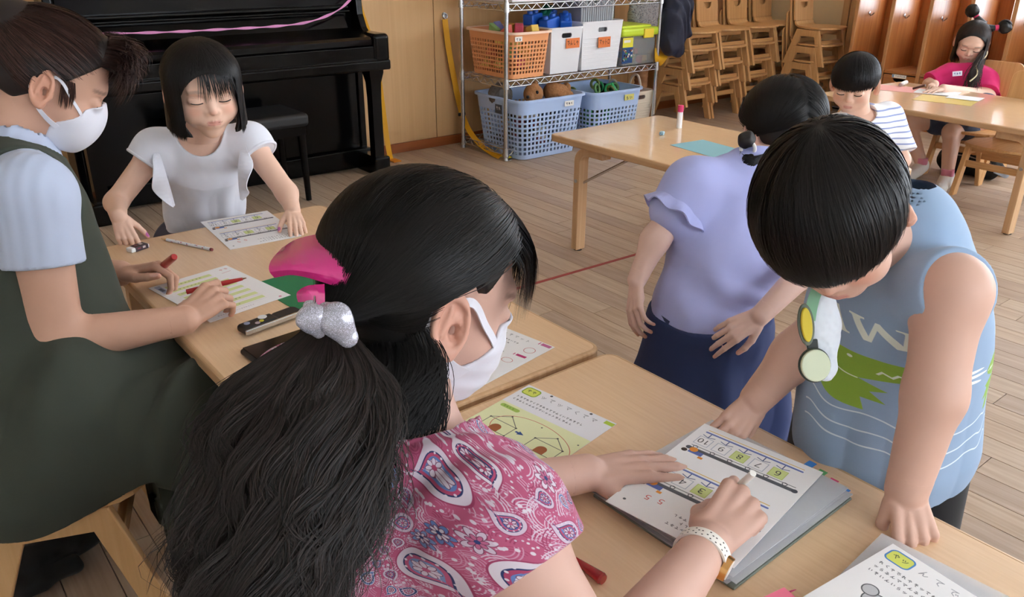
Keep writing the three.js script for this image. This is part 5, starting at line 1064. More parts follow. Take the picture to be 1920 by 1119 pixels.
  const fdir = norm(add(mul(w1, 0.95), w2, -0.2)), fp = add(wc, fdir, 0.031), qf = new THREE.Quaternion().setFromUnitVectors(new THREE.Vector3(0, 1, 0), V(fdir));
  part('case', new THREE.CylinderGeometry(0.0145, 0.0155, 0.008, 32).applyQuaternion(qf).translate(...fp), std({ color: 0xd9a56a, metalness: 1, roughness: 0.25 }), Wt);
  part('dial', new THREE.CylinderGeometry(0.012, 0.012, 0.001, 32).applyQuaternion(qf).translate(...add(fp, fdir, 0.0042)), std({ color: 0xf2efe8, roughness: 0.3 }), Wt);
  // pencil in the hand
  const tip = mix(hR.tips[0], hR.tips[4], 0.5), pe = [0.7532, 0.5618, -0.4606], pd = norm(sub(pe, tip)), low = add(tip, pd, -0.03);
  const Pn = thing('pencil', 'white pencil held by the woman with the dotted watch', 'pencil');
  part('barrel', rodBetween(low, add(tip, pd, Math.max(0.09, len(sub(pe, tip)))), 0.0042, 16), M.white, Pn); part('point', rodBetween(add(low, pd, -0.018), low, 0.0006, 12, 0.0042), M.pale, Pn);
}
{ const c = clone(chairProto, [0.16, 0, -0.66], Math.PI / 2, 'wooden chair under the woman in the paisley blouse'); delete c.userData.group; }

// ---------------------------------------------------------------- generic limbs
const armBones = (sh, el, wr, r) => [bone(sh, el, r[0], r[1], 0.03), bone(el, wr, r[1] * 1.02, r[2], 0.02)];
// ---------------------------------------------------------------- woman in the apron dress, left
{
  seed(303);
  const P = thing('person', 'masked woman in a dark olive apron dress over a white short-sleeved top', 'person');
  const SK = 0xcca08a, F = [0.84, -0.5, 0.12], h = 0.222, fr = frameOf(F), ear = [0.2925, 0.9043, -1.6728];
  const hc = add(add(add(ear, fr.L, 0.335 * h), fr.U, 0.03 * h), fr.F, 0.03 * h), N = [0.2199, 0.7825, -1.7614], shR = [0.2151, 0.7503, -1.5645], shL = add(mul(N, 2), shR, -1); shL[1] = shR[1];
  const elR = [0.1924, 0.4972, -1.5107], wrR = [0.4033, 0.49, -1.4839], elL = [0.2, 0.5, -1.93], wrL = [0.378, 0.487, -1.815], pel = [0.15, 0.35, -1.56], ft = norm([0.93, 0, 0.2]);
  const hd = makeHead(hc, F, h, { child: false, skin: SK, cell: 0.003, earFlare: 0.35, neck: [bone(add(add(hc, fr.U, -0.05), fr.F, -0.03), add(N, [0, 0.01, 0]), 0.05, 0.056, 0.03)] });
  const arms = [...armBones(shR, elR, wrR, [0.05, 0.043, 0.028]), ...armBones(shL, elL, wrL, [0.048, 0.042, 0.028])];
  const torso = [bone(mix(N, pel, 0.25), mix(N, pel, 0.6), 0.108, 0.108, 0.06, ft, 0.85), bone(mix(N, pel, 0.6), pel, 0.108, 0.14, 0.06, ft, 0.9), bone(shR, shL, 0.055, 0.055, 0.06), bone(add(N, [0, -0.03, 0]), add(N, [0.02, 0.06, 0]), 0.06, 0.05, 0.05)];
  const kR = [0.5, 0.335, -1.44], kL = [0.52, 0.335, -1.66];
  const legs = [bone([0.16, 0.34, -1.46], kR, 0.085, 0.065, 0.05), bone([0.14, 0.345, -1.6], kL, 0.09, 0.065, 0.05), bone(kR, [0.37, 0.07, -1.46], 0.055, 0.038, 0.03), bone(kL, [0.4, 0.07, -1.66], 0.055, 0.038, 0.03), bone([0.35, 0.04, -1.46], [0.5, 0.032, -1.44], 0.036, 0.03, 0.02), bone([0.38, 0.04, -1.66], [0.53, 0.032, -1.65], 0.036, 0.03, 0.02)];
  const bones = [...torso, ...arms, ...legs], body = meshField(bonesField(bones), bonesBox(bones, 0.01), 0.007, { color: (p) => mul(lin(SK), 1 + 0.05 * fbm(p[0] * 25, p[1] * 25, p[2] * 25)) });
  const hR = makeHand(wrR, sub([0.5309, 0.525, -1.54], wrR), [-0.25, 0.8, 0.55], 'right', 0.172, { fingers: [[0.5, 0.7, 0.3, 0.06], [0.75, 0.8, 0.35], [0.8, 0.9, 0.4], [0.75, 0.8, 0.4]], thumb: [[0.72, 0.4, -0.5], [0.9, 0.0, -0.35], [0.95, -0.15, -0.25]] }, { arm: elR, armR: 0.0439, wristR: 0.028, skin: SK, cell: 0.0026 });
  const hL = makeHand(wrL, sub([0.4779, 0.505, -1.7476], wrL), [0.1, 0.85, -0.35], 'left', 0.17, { fingers: [[0.75, 0.9, 0.5], [0.85, 1.0, 0.5], [0.9, 1.0, 0.5], [0.9, 1.0, 0.5]], thumb: [[0.75, 0.6, -0.25], [0.95, 0.2, -0.1], [1, 0.05, -0.05]] }, { arm: elL, armR: 0.0428, wristR: 0.028, skin: SK, cell: 0.0026 });
  part('body', joinColored([body, hd.geo, hR.geo, hL.geo]), skinMat, P);
  addEyes(P, hd, {});
  makeMask(hd, P, { loopW: 0.0055, flare: 0.6 });
  const slR = sleeve(shR, elR, 0.47, 0.055, 0.058), slL = sleeve(shL, elL, 0.47, 0.053, 0.056);
  const ribT = dataTex(64, 8, (u) => { const k = 0.5 + 0.5 * Math.cos(u * 6.28318 * 8); return [k, k, k]; }, false);
  const tee = garment(bones, { field: bonesField([...torso, slR.b, slL.b], 0.01), box: [[-0.15, 0.5, -2.1], [0.5, 0.95, -1.2]], cell: 0.005,
    cuts: [slR.c, slL.c, (p) => 0.066 - len(sub(p, add(N, [0.02, 0.05, 0]))), plane([0, 0.5, 0], [0, -1, 0])], wrinkle: (p) => 0.004 * fbm(p[0] * 12, p[1] * 12, p[2] * 12),
    uv: (p) => [(p[0] * 0.8 + p[2] * 0.6) * 5.5, p[1] * 5.5] });
  part('top', tee, cloth(0xb9c4dc, { bumpMap: ribT, bumpScale: 0.0012 }), P);
  // dress: bodice with wide armholes, skirt over the lap and hanging below the knees
  const skirt = [bone([0.12, 0.345, -1.45], [0.47, 0.335, -1.45], 0.088, 0.07, 0.05), bone([0.12, 0.345, -1.62], [0.5, 0.335, -1.66], 0.09, 0.07, 0.06), bone([0.04, 0.3, -1.41], [0.34, 0.31, -1.39], 0.085, 0.07, 0.05), bone([0.3, 0.34, -1.55], [0.44, 0.335, -1.55], 0.07, 0.07, 0.06),
    bone([0.46, 0.33, -1.46], [0.29, 0.1, -1.46], 0.075, 0.1, 0.05, [0.84, -0.5, 0], 0.7), bone([0.48, 0.33, -1.66], [0.31, 0.1, -1.64], 0.075, 0.1, 0.05, [0.84, -0.5, 0], 0.7)];
  const front = [bone(mix(N, pel, 0.35), [0.26, 0.42, -1.63], 0.1, 0.09, 0.08), bone([0.05, 0.34, -1.52], [0.16, 0.36, -1.5], 0.13, 0.13, 0.06)];
  const dress = garment(bones, { field: bonesField([...torso, ...front, ...skirt], 0.014), box: [[-0.2, 0.02, -2.05], [0.68, 0.95, -1.22]], cell: 0.006, minW: -0.01,
    cuts: [(p) => 0.105 - len(sub(p, add(shR, [0.01, 0.0, 0.02]))), (p) => 0.105 - len(sub(p, add(shL, [0.01, 0.0, -0.02]))), (p) => 0.1 - len(sub(p, add(N, [0.045, 0.075, 0]))), plane([0, 0.07, 0], [0, -1, 0]), (p) => (p[0] < 0.3 - (p[2] + 1.5) * 0.2 ? 0.256 + 0.03 * smooth(p[0], 0.15, 0.32) - p[1] : -1)],
    wrinkle: (p) => 0.016 * fbm(p[0] * 7, p[1] * 3.2, p[2] * 7) + 0.014 * Math.sin((p[0] * 0.7 + p[2]) * 42 + 4 * noise3(p[0] * 4, p[1] * 3, p[2] * 4)) * smooth(p[1], 0.7, 0.4) });
  part('apron_dress', dress, phys({ color: 0x3a4037, roughness: 0.92, sheen: 0.35, sheenRoughness: 0.6, sheenColor: new THREE.Color(0x6a6c58) }), P);
  part('leggings', garment(legs, { field: bonesField(legs.slice(2, 4), 0.008), cell: 0.007, cuts: [(p) => 0.1 - p[1]] }), cloth(0x1c1d1a, { sheenColor: new THREE.Color(0x333333) }), P);
  // brown hair drawn back, a loose tuft over the forehead
  const hairF = (p) => {
    let f = ellD(p, [0, 0.15, -0.05], [0.39, 0.42, 0.49]); f = smin(f, ellD(p, [0, -0.02, -0.3], [0.3, 0.28, 0.24]), 0.08); f = smin(f, ellD(p, [0, 0.3, -0.4], [0.2, 0.2, 0.2]), 0.12); f = smin(f, ellD(p, [0, 0.4, 0.3], [0.24, 0.13, 0.2]), 0.1);
    const line = p[2] * 0.8 - 0.06 - (p[1] - 0.1) * 0.75; f = smax(f, Math.min(line, 0.33 - (p[1] + p[2] * 0.12)), 0.03);
    f = smax(f, -ellD([Math.abs(p[0]), p[1], p[2]], [0.37, -0.05, -0.035], [0.12, 0.175, 0.11]), 0.02);
    return smax(f, -0.2 - p[1] + (p[2] + 0.3) * -0.3, 0.03);
  };
  const H = part('hair', headMesh(hd, hairF, { R: 0.85 }), hairBase(0x1d1311), P);
  const paths = [], cen = hd.toW([0, 0, -0.05]), up = (p) => norm(sub(p, cen)), c0 = [0, 0.15, -0.05], r0 = [0.4, 0.43, 0.5], cd = norm([0, 0.35, -0.85]);
  for (let i = 0; i < 6500; i++) {
    const a = rr(0, 6.283), y = rr(-0.6, 1), q = Math.sqrt(1 - y * y), rd = [Math.cos(a) * q, y, Math.sin(a) * q], rp = [c0[0] + rd[0] * r0[0], c0[1] + rd[1] * r0[1], c0[2] + rd[2] * r0[2]];
    if (rp[2] * 0.8 - 0.06 - (rp[1] - 0.1) * 0.75 > 0.02 && rp[1] + rp[2] * 0.12 < 0.42) continue;
    const om = Math.acos(clamp(dot(rd, cd), -0.999, 0.999)), pts = [], lift = 1 + rr(0, 0.05), n = 12, stop = rr(0.5, 0.97);
    for (let k = 0; k <= n; k++) { const t = k / n * stop, d = norm(add(mul(rd, Math.sin((1 - t) * om) / Math.sin(om)), cd, Math.sin(t * om) / Math.sin(om))), R = lift + 0.02 * Math.sin(t * 9 + i); pts.push([c0[0] + d[0] * r0[0] * R, c0[1] + d[1] * r0[1] * R, c0[2] + d[2] * r0[2] * R]); }
    if (pts.some((p) => Math.hypot((Math.abs(p[0]) - 0.36) / 0.1, (p[1] + 0.05) / 0.17, (p[2] + 0.04) / 0.1) < 1)) continue;
    paths.push({ pts: pts.map(hd.toW), up, w: rr(0.0006, 0.0013), twist: rr(-0.5, 0.5) });
  }
  for (let i = 0; i < 2600; i++) { // the tuft
    const x = rr(-0.3, 0.26), pts = [], L = rr(0.2, 0.46), curl = rr(0.2, 2.1), y0 = rr(0.3, 0.56), wob = rr(0, 6);
    for (let k = 0; k <= 10; k++) { const u = k / 10; pts.push(hd.toW([x * (1 + 0.3 * u) + 0.07 * Math.sin(u * 4 + wob) * u, y0 + 0.09 * Math.sin(u * 1.9) - L * 0.75 * u * u * curl * 0.6, 0.24 + L * 0.82 * Math.sin(u * 1.45) - 0.05 * curl * u * u])); }
    paths.push({ pts, up, w: rr(0.0005, 0.001), twist: rr(-1, 1) });
  }
  for (let i = 0; i < 120; i++) { const pts = [], z0 = rr(0.02, 0.12), L = rr(0.1, 0.24), s = -1; for (let k = 0; k <= 6; k++) { const u = k / 6; pts.push(hd.toW([s * (0.345 - 0.02 * u), 0.1 - L * u, z0 + 0.05 * u])); } paths.push({ pts, up, w: 0.001 }); }
  part('hair_strands', ribbons(paths, { color: 0x1b110f, light: 0x4a3029 }), hairMat(), H).userData.kind = 'stuff';
  // red pen in the right hand, its cap in the left
  const red = phys({ color: 0xb3141c, roughness: 0.3, clearcoat: 0.5 });
  const a = [0.4642, 0.475, -1.6535], b = [0.5751, 0.495, -1.6025], pd = norm(sub(b, a)), pen = thing('red_pen', 'red felt pen held over the green worksheet by the woman in the apron dress', 'pen');
  part('barrel', rodBetween(a, add(b, pd, -0.04), 0.0055, 16), red, pen); part('grip', rodBetween(add(b, pd, -0.04), add(b, pd, -0.008), 0.0055, 16, 0.003), red, pen); part('nib', rodBetween(add(b, pd, -0.008), b, 0.002, 10, 0.0008), std({ color: 0x7a5a3a }), pen);
  const c = [0.4527, 0.5, -1.7632], d = add([0.462, 0.54, -1.6966], [0, 0, 0]), cap = thing('pen_cap', 'red pen cap gripped in the left hand of the woman in the apron dress', 'pen cap');
  part('shell', rodBetween(c, d, 0.0085, 18, 0.0075), red, cap); part('end', rodBetween(d, add(d, norm(sub(d, c)), 0.004), 0.0075, 18, 0.006), red, cap);
}
{ const t = thing('cloth_bag', 'folded black cloth bag lying under the pale chair of the woman in the apron dress', 'bag', [0.1, 0, -1.56]);
  part('body', meshField((p) => Math.min(boneDist(bone([-0.05, 0.035, 0.0], [0.06, 0.045, -0.04], 0.045, 0.05, 0.03, [0, 1, 0], 0.8), p), boneDist(bone([-0.06, 0.025, 0.04], [0.03, 0.02, 0.03], 0.024, 0.02), p)) - 0.006 * noise3(p[0] * 40, p[1] * 40, p[2] * 40), [[-0.14, 0.0005, -0.12], [0.14, 0.12, 0.1]], 0.004), cloth(0x16171a), t); }

// ---------------------------------------------------------------- short straight hair of the boys: a cap with strands out of the whorl
function bowlHair(P, hd, o) {
  const dn = localDown(hd), hl = o.hairline, f = (p) => {
    let d = ellD(p, [0, 0.15, -0.06], o.r || [0.405, 0.4, 0.485]); d = smin(d, ellD(p, [0, -0.05, -0.25], [0.31, 0.3, 0.25]), 0.08);
    d = smax(d, hl(p), 0.03); d = smax(d, -ellD([Math.abs(p[0]), p[1], p[2]], [0.39, -0.06, -0.03], [0.12, 0.17, 0.1]), 0.02); return d;
  };
  const H = part('hair', headMesh(hd, f, { R: 0.75 }), hairBase(o.base), P);
  const st = capStrands(hd, { whorl: o.whorl, c: [0, 0.15, -0.06], r: (o.r || [0.405, 0.4, 0.485]).map((x) => x * 1.012), count: o.count, lift: o.lift ?? 0.035, segs: 12, len: o.len ?? 2.1, swirl: o.swirl ?? 0.25, spread: 1.2, jitter: 0.05, w: o.w ?? 0.0016,
    endAt: (q) => hl(q) > (o.over ?? 0.02) + 0.05 * (hash3(Math.round(q[0] * 97), Math.round(q[1] * 89), Math.round(q[2] * 83)) - 0.3) || Math.hypot((Math.abs(q[0]) - 0.38) / 0.12, (q[1] + 0.06) / 0.15, (q[2] + 0.03) / 0.08) < 1 });
  part('hair_strands', ribbons([...st, ...(o.extra || [])], o), hairMat(), H).userData.kind = 'stuff';
  return H;
}
const sockShoe = (P, ank, toe, shoeC, sockC) => {
  const d = norm(sub(toe, ank)), heel = add([ank[0], 0.032, ank[2]], d, -0.025), tip = [toe[0], 0.026, toe[2]];
  const s = part('shoe', meshField((p) => Math.max(Math.max(smin(boneDist(bone(heel, tip, 0.033, 0.03, 0.02, [0, 1, 0], 0.95), p), boneDist(bone(add(heel, [0, 0.02, 0]), mix(heel, tip, 0.45), 0.03, 0.028), p), 0.02), 0.002 - p[1]), 0.034 - len(sub(p, add(mix(heel, tip, 0.22), [0, 0.05, 0])))), bonesBox([bone(heel, tip, 0.05)], 0.02), 0.0035), std({ color: shoeC, roughness: 0.7 }), P);
  part('sole', meshField((p) => Math.max(boneDist(bone(heel, tip, 0.035, 0.0325), p), Math.abs(p[1] - 0.006) - 0.005), bonesBox([bone(heel, tip, 0.045)], 0.01), 0.003), std({ color: 0xd8d4c8, roughness: 0.7 }), s);
  if (sockC) part('sock', rodBetween([ank[0], 0.03, ank[2]], add(ank, [0, 0.03, 0]), 0.031, 18, 0.03), cloth(sockC), P);
};
// ---------------------------------------------------------------- girl in the lavender shirt, turned away
{
  seed(404);
  const P = thing('person', 'girl in a lavender shirt and navy culottes, turned away beside the tables', 'person');
  const SK = 0xe2beb0, hc = [1.5344, 0.7868, -0.9937], F = [0.42, -0.42, -0.8], N = [1.4061, 0.7323, -0.9546], shL = [1.2651, 0.7087, -0.9994], shR = [1.5229, 0.6492, -0.8975], elL = [1.1824, 0.6138, -1.013], wrL = [1.1422, 0.5374, -1.0167], elR = [1.3404, 0.5885, -0.7725], wrR = [1.2345, 0.516, -0.7894], pel = [1.2726, 0.4446, -0.929], ft = norm([0.45, 0, -0.85]);
  const hd = makeHead(hc, F, 0.2, { skin: SK, neck: [bone(add(hc, [-0.01, -0.06, 0.02]), N, 0.042, 0.045, 0.03)] });
  const arms = [...armBones(shL, elL, wrL, [0.033, 0.026, 0.019]), ...armBones(shR, elR, wrR, [0.033, 0.026, 0.019])], side = norm(sub(shR, shL));
  const torso = [bone(mix(N, pel, 0.25), mix(N, pel, 0.6), 0.084, 0.086, 0.05, ft, 0.8), bone(mix(N, pel, 0.6), pel, 0.084, 0.086, 0.05, ft, 0.85), bone(shL, shR, 0.04, 0.04, 0.05), bone(add(N, [0, -0.03, 0]), N, 0.06, 0.05, 0.04)];
  const hL = add(pel, side, -0.055), hR2 = add(pel, side, 0.055), fL = [hL[0] - 0.03, 0.06, hL[2] - 0.02], fR = [hR2[0] + 0.06, 0.06, hR2[2] - 0.05], legs = [bone(add(hL, [0, -0.05, 0]), fL, 0.06, 0.035, 0.04), bone(add(hR2, [0, -0.05, 0]), fR, 0.06, 0.035, 0.04), bone([fL[0], 0.035, fL[2]], add([fL[0], 0.03, fL[2]], ft, 0.11), 0.033, 0.028, 0.02), bone([fR[0], 0.035, fR[2]], add([fR[0], 0.03, fR[2]], ft, 0.11), 0.033, 0.028, 0.02)];
  const bones = [...torso, ...arms, ...legs], body = meshField(bonesField(bones), bonesBox(bones, 0.01), 0.006, { color: () => lin(SK) });
  const A = makeHand(wrL, sub([1.1232, 0.4792, -0.9993], wrL), [-0.75, 0.1, -0.2], 'left', 0.118, CURL.relaxed, { arm: elL, armR: 0.0265, wristR: 0.019, skin: SK, cell: 0.0022, fat: 1.02 });
  const B = makeHand(wrR, sub([1.1758, 0.4746, -0.8276], wrR), [-0.2, 0.75, 0.65], 'right', 0.118, CURL.relaxed, { arm: elR, armR: 0.0265, wristR: 0.019, skin: SK, cell: 0.0022, fat: 1.02 });
  part('body', joinColored([body, hd.geo, A.geo, B.geo]), skinMat, P);
  const s1 = sleeve(shL, elL, 0.2, 0.04, 0.042), s2 = sleeve(shR, elR, 0.2, 0.04, 0.042), W = cloth(0xb2b8ec), hemP = add(pel, [0, 0.0, 0]);
  const shirt = part('shirt', garment(bones, { field: bonesField([...torso, bone(mix(N, pel, 0.7), add(pel, [0, -0.02, 0]), 0.1, 0.112, 0.05, ft, 0.85), s1.b, s2.b], 0.012), box: [[1.0, 0.3, -1.4], [1.75, 0.9, -0.55]], cell: 0.0042, cuts: [(p) => 0.045 - len(sub(p, add(N, [0.005, 0.035, -0.005]))), (p) => hemP[1] - 0.005 + 0.06 * dot(sub(p, pel), side) - p[1]],
    wrinkle: (p) => 0.008 * fbm(p[0] * 10, p[1] * 6, p[2] * 10) + 0.006 * Math.sin(p[1] * 45 + p[0] * 50 + 5 * noise3(p[0] * 7, p[1] * 7, p[2] * 7)) * smooth(p[1], 0.66, 0.48) }), W, P);
  for (const [sh, el, s] of [[shL, elL, -1], [shR, elR, 1]]) { // gathered frill at the sleeve
    const m = mix(sh, el, 0.3), ax = norm(sub(el, sh)), e1 = norm(cross(ax, ft)), e2 = cross(ax, e1), pts = []; for (let i = 0; i <= 20; i++) { const a = i / 20 * 6.2832; pts.push(add(add(m, e1, Math.cos(a) * 0.046), e2, Math.sin(a) * 0.046)); }
    part('sleeve_frill', ruffle(pts, (u, p) => add(mul(ax, 0.75), norm(sub(p, m)), 0.6), () => 0.034, 7, 0.006, 0.003, 84, 5), W, shirt);
  }
  part('collar', tube(Array.from({ length: 14 }, (_, i) => { const a = i / 14 * 6.2832; return add(N, [Math.cos(a) * 0.053, 0.022, Math.sin(a) * 0.053]); }), 0.006, 48, 8, true), W, shirt);
  const cul = [bone(add(pel, [0, 0.0, 0]), add(hL, [-0.04, -0.3, 0.02]), 0.105, 0.14, 0.05), bone(add(pel, [0, 0, 0]), add(hR2, [0.09, -0.3, -0.02]), 0.105, 0.13, 0.05), bone(add(pel, [0, 0.03, 0]), pel, 0.1, 0.11, 0.03)];
  part('culottes', garment(cul, { grow: 0.006, cell: 0.005, cuts: [(p) => p[1] - pel[1] - 0.022, (p) => 0.1 - p[1]], wrinkle: (p) => 0.012 * Math.sin((p[0] * 0.8 + p[2] * 0.6) * 55 + 3 * noise3(p[0] * 5, p[1] * 4, p[2] * 5)) * smooth(p[1], pel[1] + 0.02, pel[1] - 0.2) + 0.004 * fbm(p[0] * 14, p[1] * 8, p[2] * 14), uv: (p) => [p[0] * 2, p[1] * 2] }), cloth(0x26345e, { sheenColor: new THREE.Color(0x5060a0) }), P);
  part('waistband', band(Array.from({ length: 24 }, (_, i) => { const a = i / 24 * 6.2832; return add(add(add(pel, [0, -0.012, 0]), side, Math.cos(a) * 0.118), ft, Math.sin(a) * 0.1); }), 0.035, 0.004, (u, p) => sub(p, pel), 64, true), cloth(0x2a3560), P);
  for (const [a, b] of [[fL, 0], [fR, 0]]) sockShoe(P, a, add(a, ft, 0.11), 0xe8e4dc, 0xe6e2dc);
  // hair: drawn down to two low knots
  const kn = [1.3551, 0.8007, -0.9502], kl = hd.toL(kn), f = (p) => { let d = ellD(p, [0, 0.14, -0.06], [0.4, 0.4, 0.48]); d = smin(d, ellD(p, [0, -0.12, -0.24], [0.3, 0.26, 0.24]), 0.08); d = smax(d, Math.min(p[2] * 0.8 - 0.05 - (p[1] - 0.1) * 0.6, 0.38 - p[1]), 0.03); return smax(d, -ellD([Math.abs(p[0]), p[1], p[2]], [0.4, -0.06, 0.0], [0.1, 0.15, 0.09]), 0.02); };
  const H = part('hair', headMesh(hd, f, { R: 0.75 }), hairBase(), P), c0 = [0, 0.14, -0.06], r0 = [0.408, 0.408, 0.49], paths = [], cen = hd.toW(c0);
  for (let i = 0; i < 3600; i++) {
    const a = rr(0, 6.283), y = rr(-0.5, 1), q = Math.sqrt(1 - y * y), rd = [Math.cos(a) * q, y, Math.sin(a) * q], rp = [c0[0] + rd[0] * r0[0], c0[1] + rd[1] * r0[1], c0[2] + rd[2] * r0[2]]; if (rp[2] * 0.8 - 0.05 - (rp[1] - 0.1) * 0.6 > 0 && rp[1] < 0.38) continue;
    const tgt = norm([rd[0] > 0 ? 0.78 : -0.78, -0.55, -0.5]), om = Math.acos(clamp(dot(rd, tgt), -0.99, 0.99)), pts = [], lf = 1.035 + rr(0, 0.04), stop = rr(0.7, 0.98);
    for (let k = 0; k <= 11; k++) { const t = k / 11 * stop, d = norm(add(mul(rd, Math.sin((1 - t) * om) / Math.sin(om)), tgt, Math.sin(t * om) / Math.sin(om))); pts.push(hd.toW([c0[0] + d[0] * r0[0] * lf, c0[1] + d[1] * r0[1] * lf, c0[2] + d[2] * r0[2] * lf])); }
    paths.push({ pts, up: (p) => sub(p, cen), w: rr(0.001, 0.0018), twist: rr(-0.5, 0.5) });
  }
  for (const [s, k0] of [[1, kn]]) {
    const down = add(k0, [0.0, -0.045, 0.015]);
    const K = part('hair_knot', meshField((p) => smin(len(sub(p, k0)) - 0.017, len(sub(p, down)) - 0.021, 0.01) - 0.003 * noise3(p[0] * 90, p[1] * 90, p[2] * 90), bonesBox([bone(k0, down, 0.03)], 0.01), 0.003), hairBase(), P);
    const tx = norm(sub(down, hc)), e1 = norm(cross(tx, [0, 1, 0])), e2 = cross(tx, e1), m = mix(k0, down, 0.35); part('hair_tie', tube(Array.from({ length: 12 }, (_, i) => { const a = i / 12 * 6.2832; return add(add(m, e1, Math.cos(a) * 0.014), [e2[0], e2[1], e2[2]], Math.sin(a) * 0.014); }), 0.0035, 36, 8, true), std({ color: 0xe8e6e2, roughness: 0.6 }), K);
    for (let i = 0; i < 260; i++) { const a0 = rr(0, 6.28), pts = []; for (let k = 0; k <= 8; k++) { const a = a0 + k * 0.45, r = 0.021 + rr(0, 0.002); pts.push(add(down, [Math.cos(a) * r, Math.sin(a * 0.8 + a0) * r, Math.sin(a) * r])); } paths.push({ pts, up: (p) => sub(p, down), w: 0.0014 }); }
  }
  part('hair_strands', ribbons(paths, {}), hairMat(), H).userData.kind = 'stuff';
}
// ---------------------------------------------------------------- boy in the pale blue sleeveless shirt
const boyPrint = canvasTex(1024, 1280, (c, W, Hh) => {
  c.fillStyle = '#93acca'; c.fillRect(0, 0, W, Hh);
  c.save(); c.translate(430, 330); c.rotate(0.12); c.fillStyle = '#e9f3ea'; c.font = 'bold 190px serif'; c.scale(0.8, 1); c.fillText('CAW', -190, 0); c.restore();
  c.fillStyle = '#8db33f'; c.beginPath(); c.moveTo(300, 560); c.bezierCurveTo(310, 470, 380, 420, 440, 430); c.lineTo(590, 460); c.bezierCurveTo(610, 500, 590, 560, 540, 570); c.lineTo(470, 590); c.lineTo(520, 640); c.lineTo(480, 660); c.lineTo(500, 720); c.lineTo(450, 710); c.lineTo(440, 790); c.bezierCurveTo(380, 800, 310, 680, 300, 560); c.fill();
  c.fillStyle = '#2c4c8c'; for (const [x, y] of [[300, 540], [318, 480], [356, 436]]) { c.beginPath(); c.moveTo(x, y); c.lineTo(x - 56, y - 40); c.lineTo(x + 30, y - 50); c.fill(); }
  c.strokeStyle = '#e9f3ea'; c.lineWidth = 7; c.beginPath(); c.moveTo(400, 450); c.bezierCurveTo(380, 540, 420, 580, 470, 592); c.stroke(); c.beginPath(); c.moveTo(520, 540); c.lineTo(534, 520); c.lineTo(548, 542); c.lineTo(562, 522); c.lineTo(578, 540); c.stroke();
  c.fillStyle = '#e9f3ea'; c.beginPath(); c.arc(470, 470, 9, 0, 7); c.fill();
  const palm = (x, y, s) => { c.save(); c.translate(x, y); c.scale(s, s); c.fillStyle = '#eef4ee'; c.fillRect(-9, 0, 18, 130); for (const a of [-2.7, -2.2, -1.57, -0.95, -0.4, 0.2, 2.95]) { c.save(); c.rotate(a); c.beginPath(); c.ellipse(38, 0, 42, 11, 0, 0, 7); c.fill(); c.restore(); } c.restore(); };
  palm(670, 560, 1.0); palm(680, 800, 0.9); palm(690, 985, 0.75);
  c.strokeStyle = '#dbe8ee'; c.lineWidth = 9; for (const y of [760, 870, 960]) { c.beginPath(); c.moveTo(250, y); c.bezierCurveTo(330, y - 50, 330, y + 90, 420, y + 60); c.bezierCurveTo(480, y + 40, 480, y + 110, 560, y + 110); c.stroke(); }
});
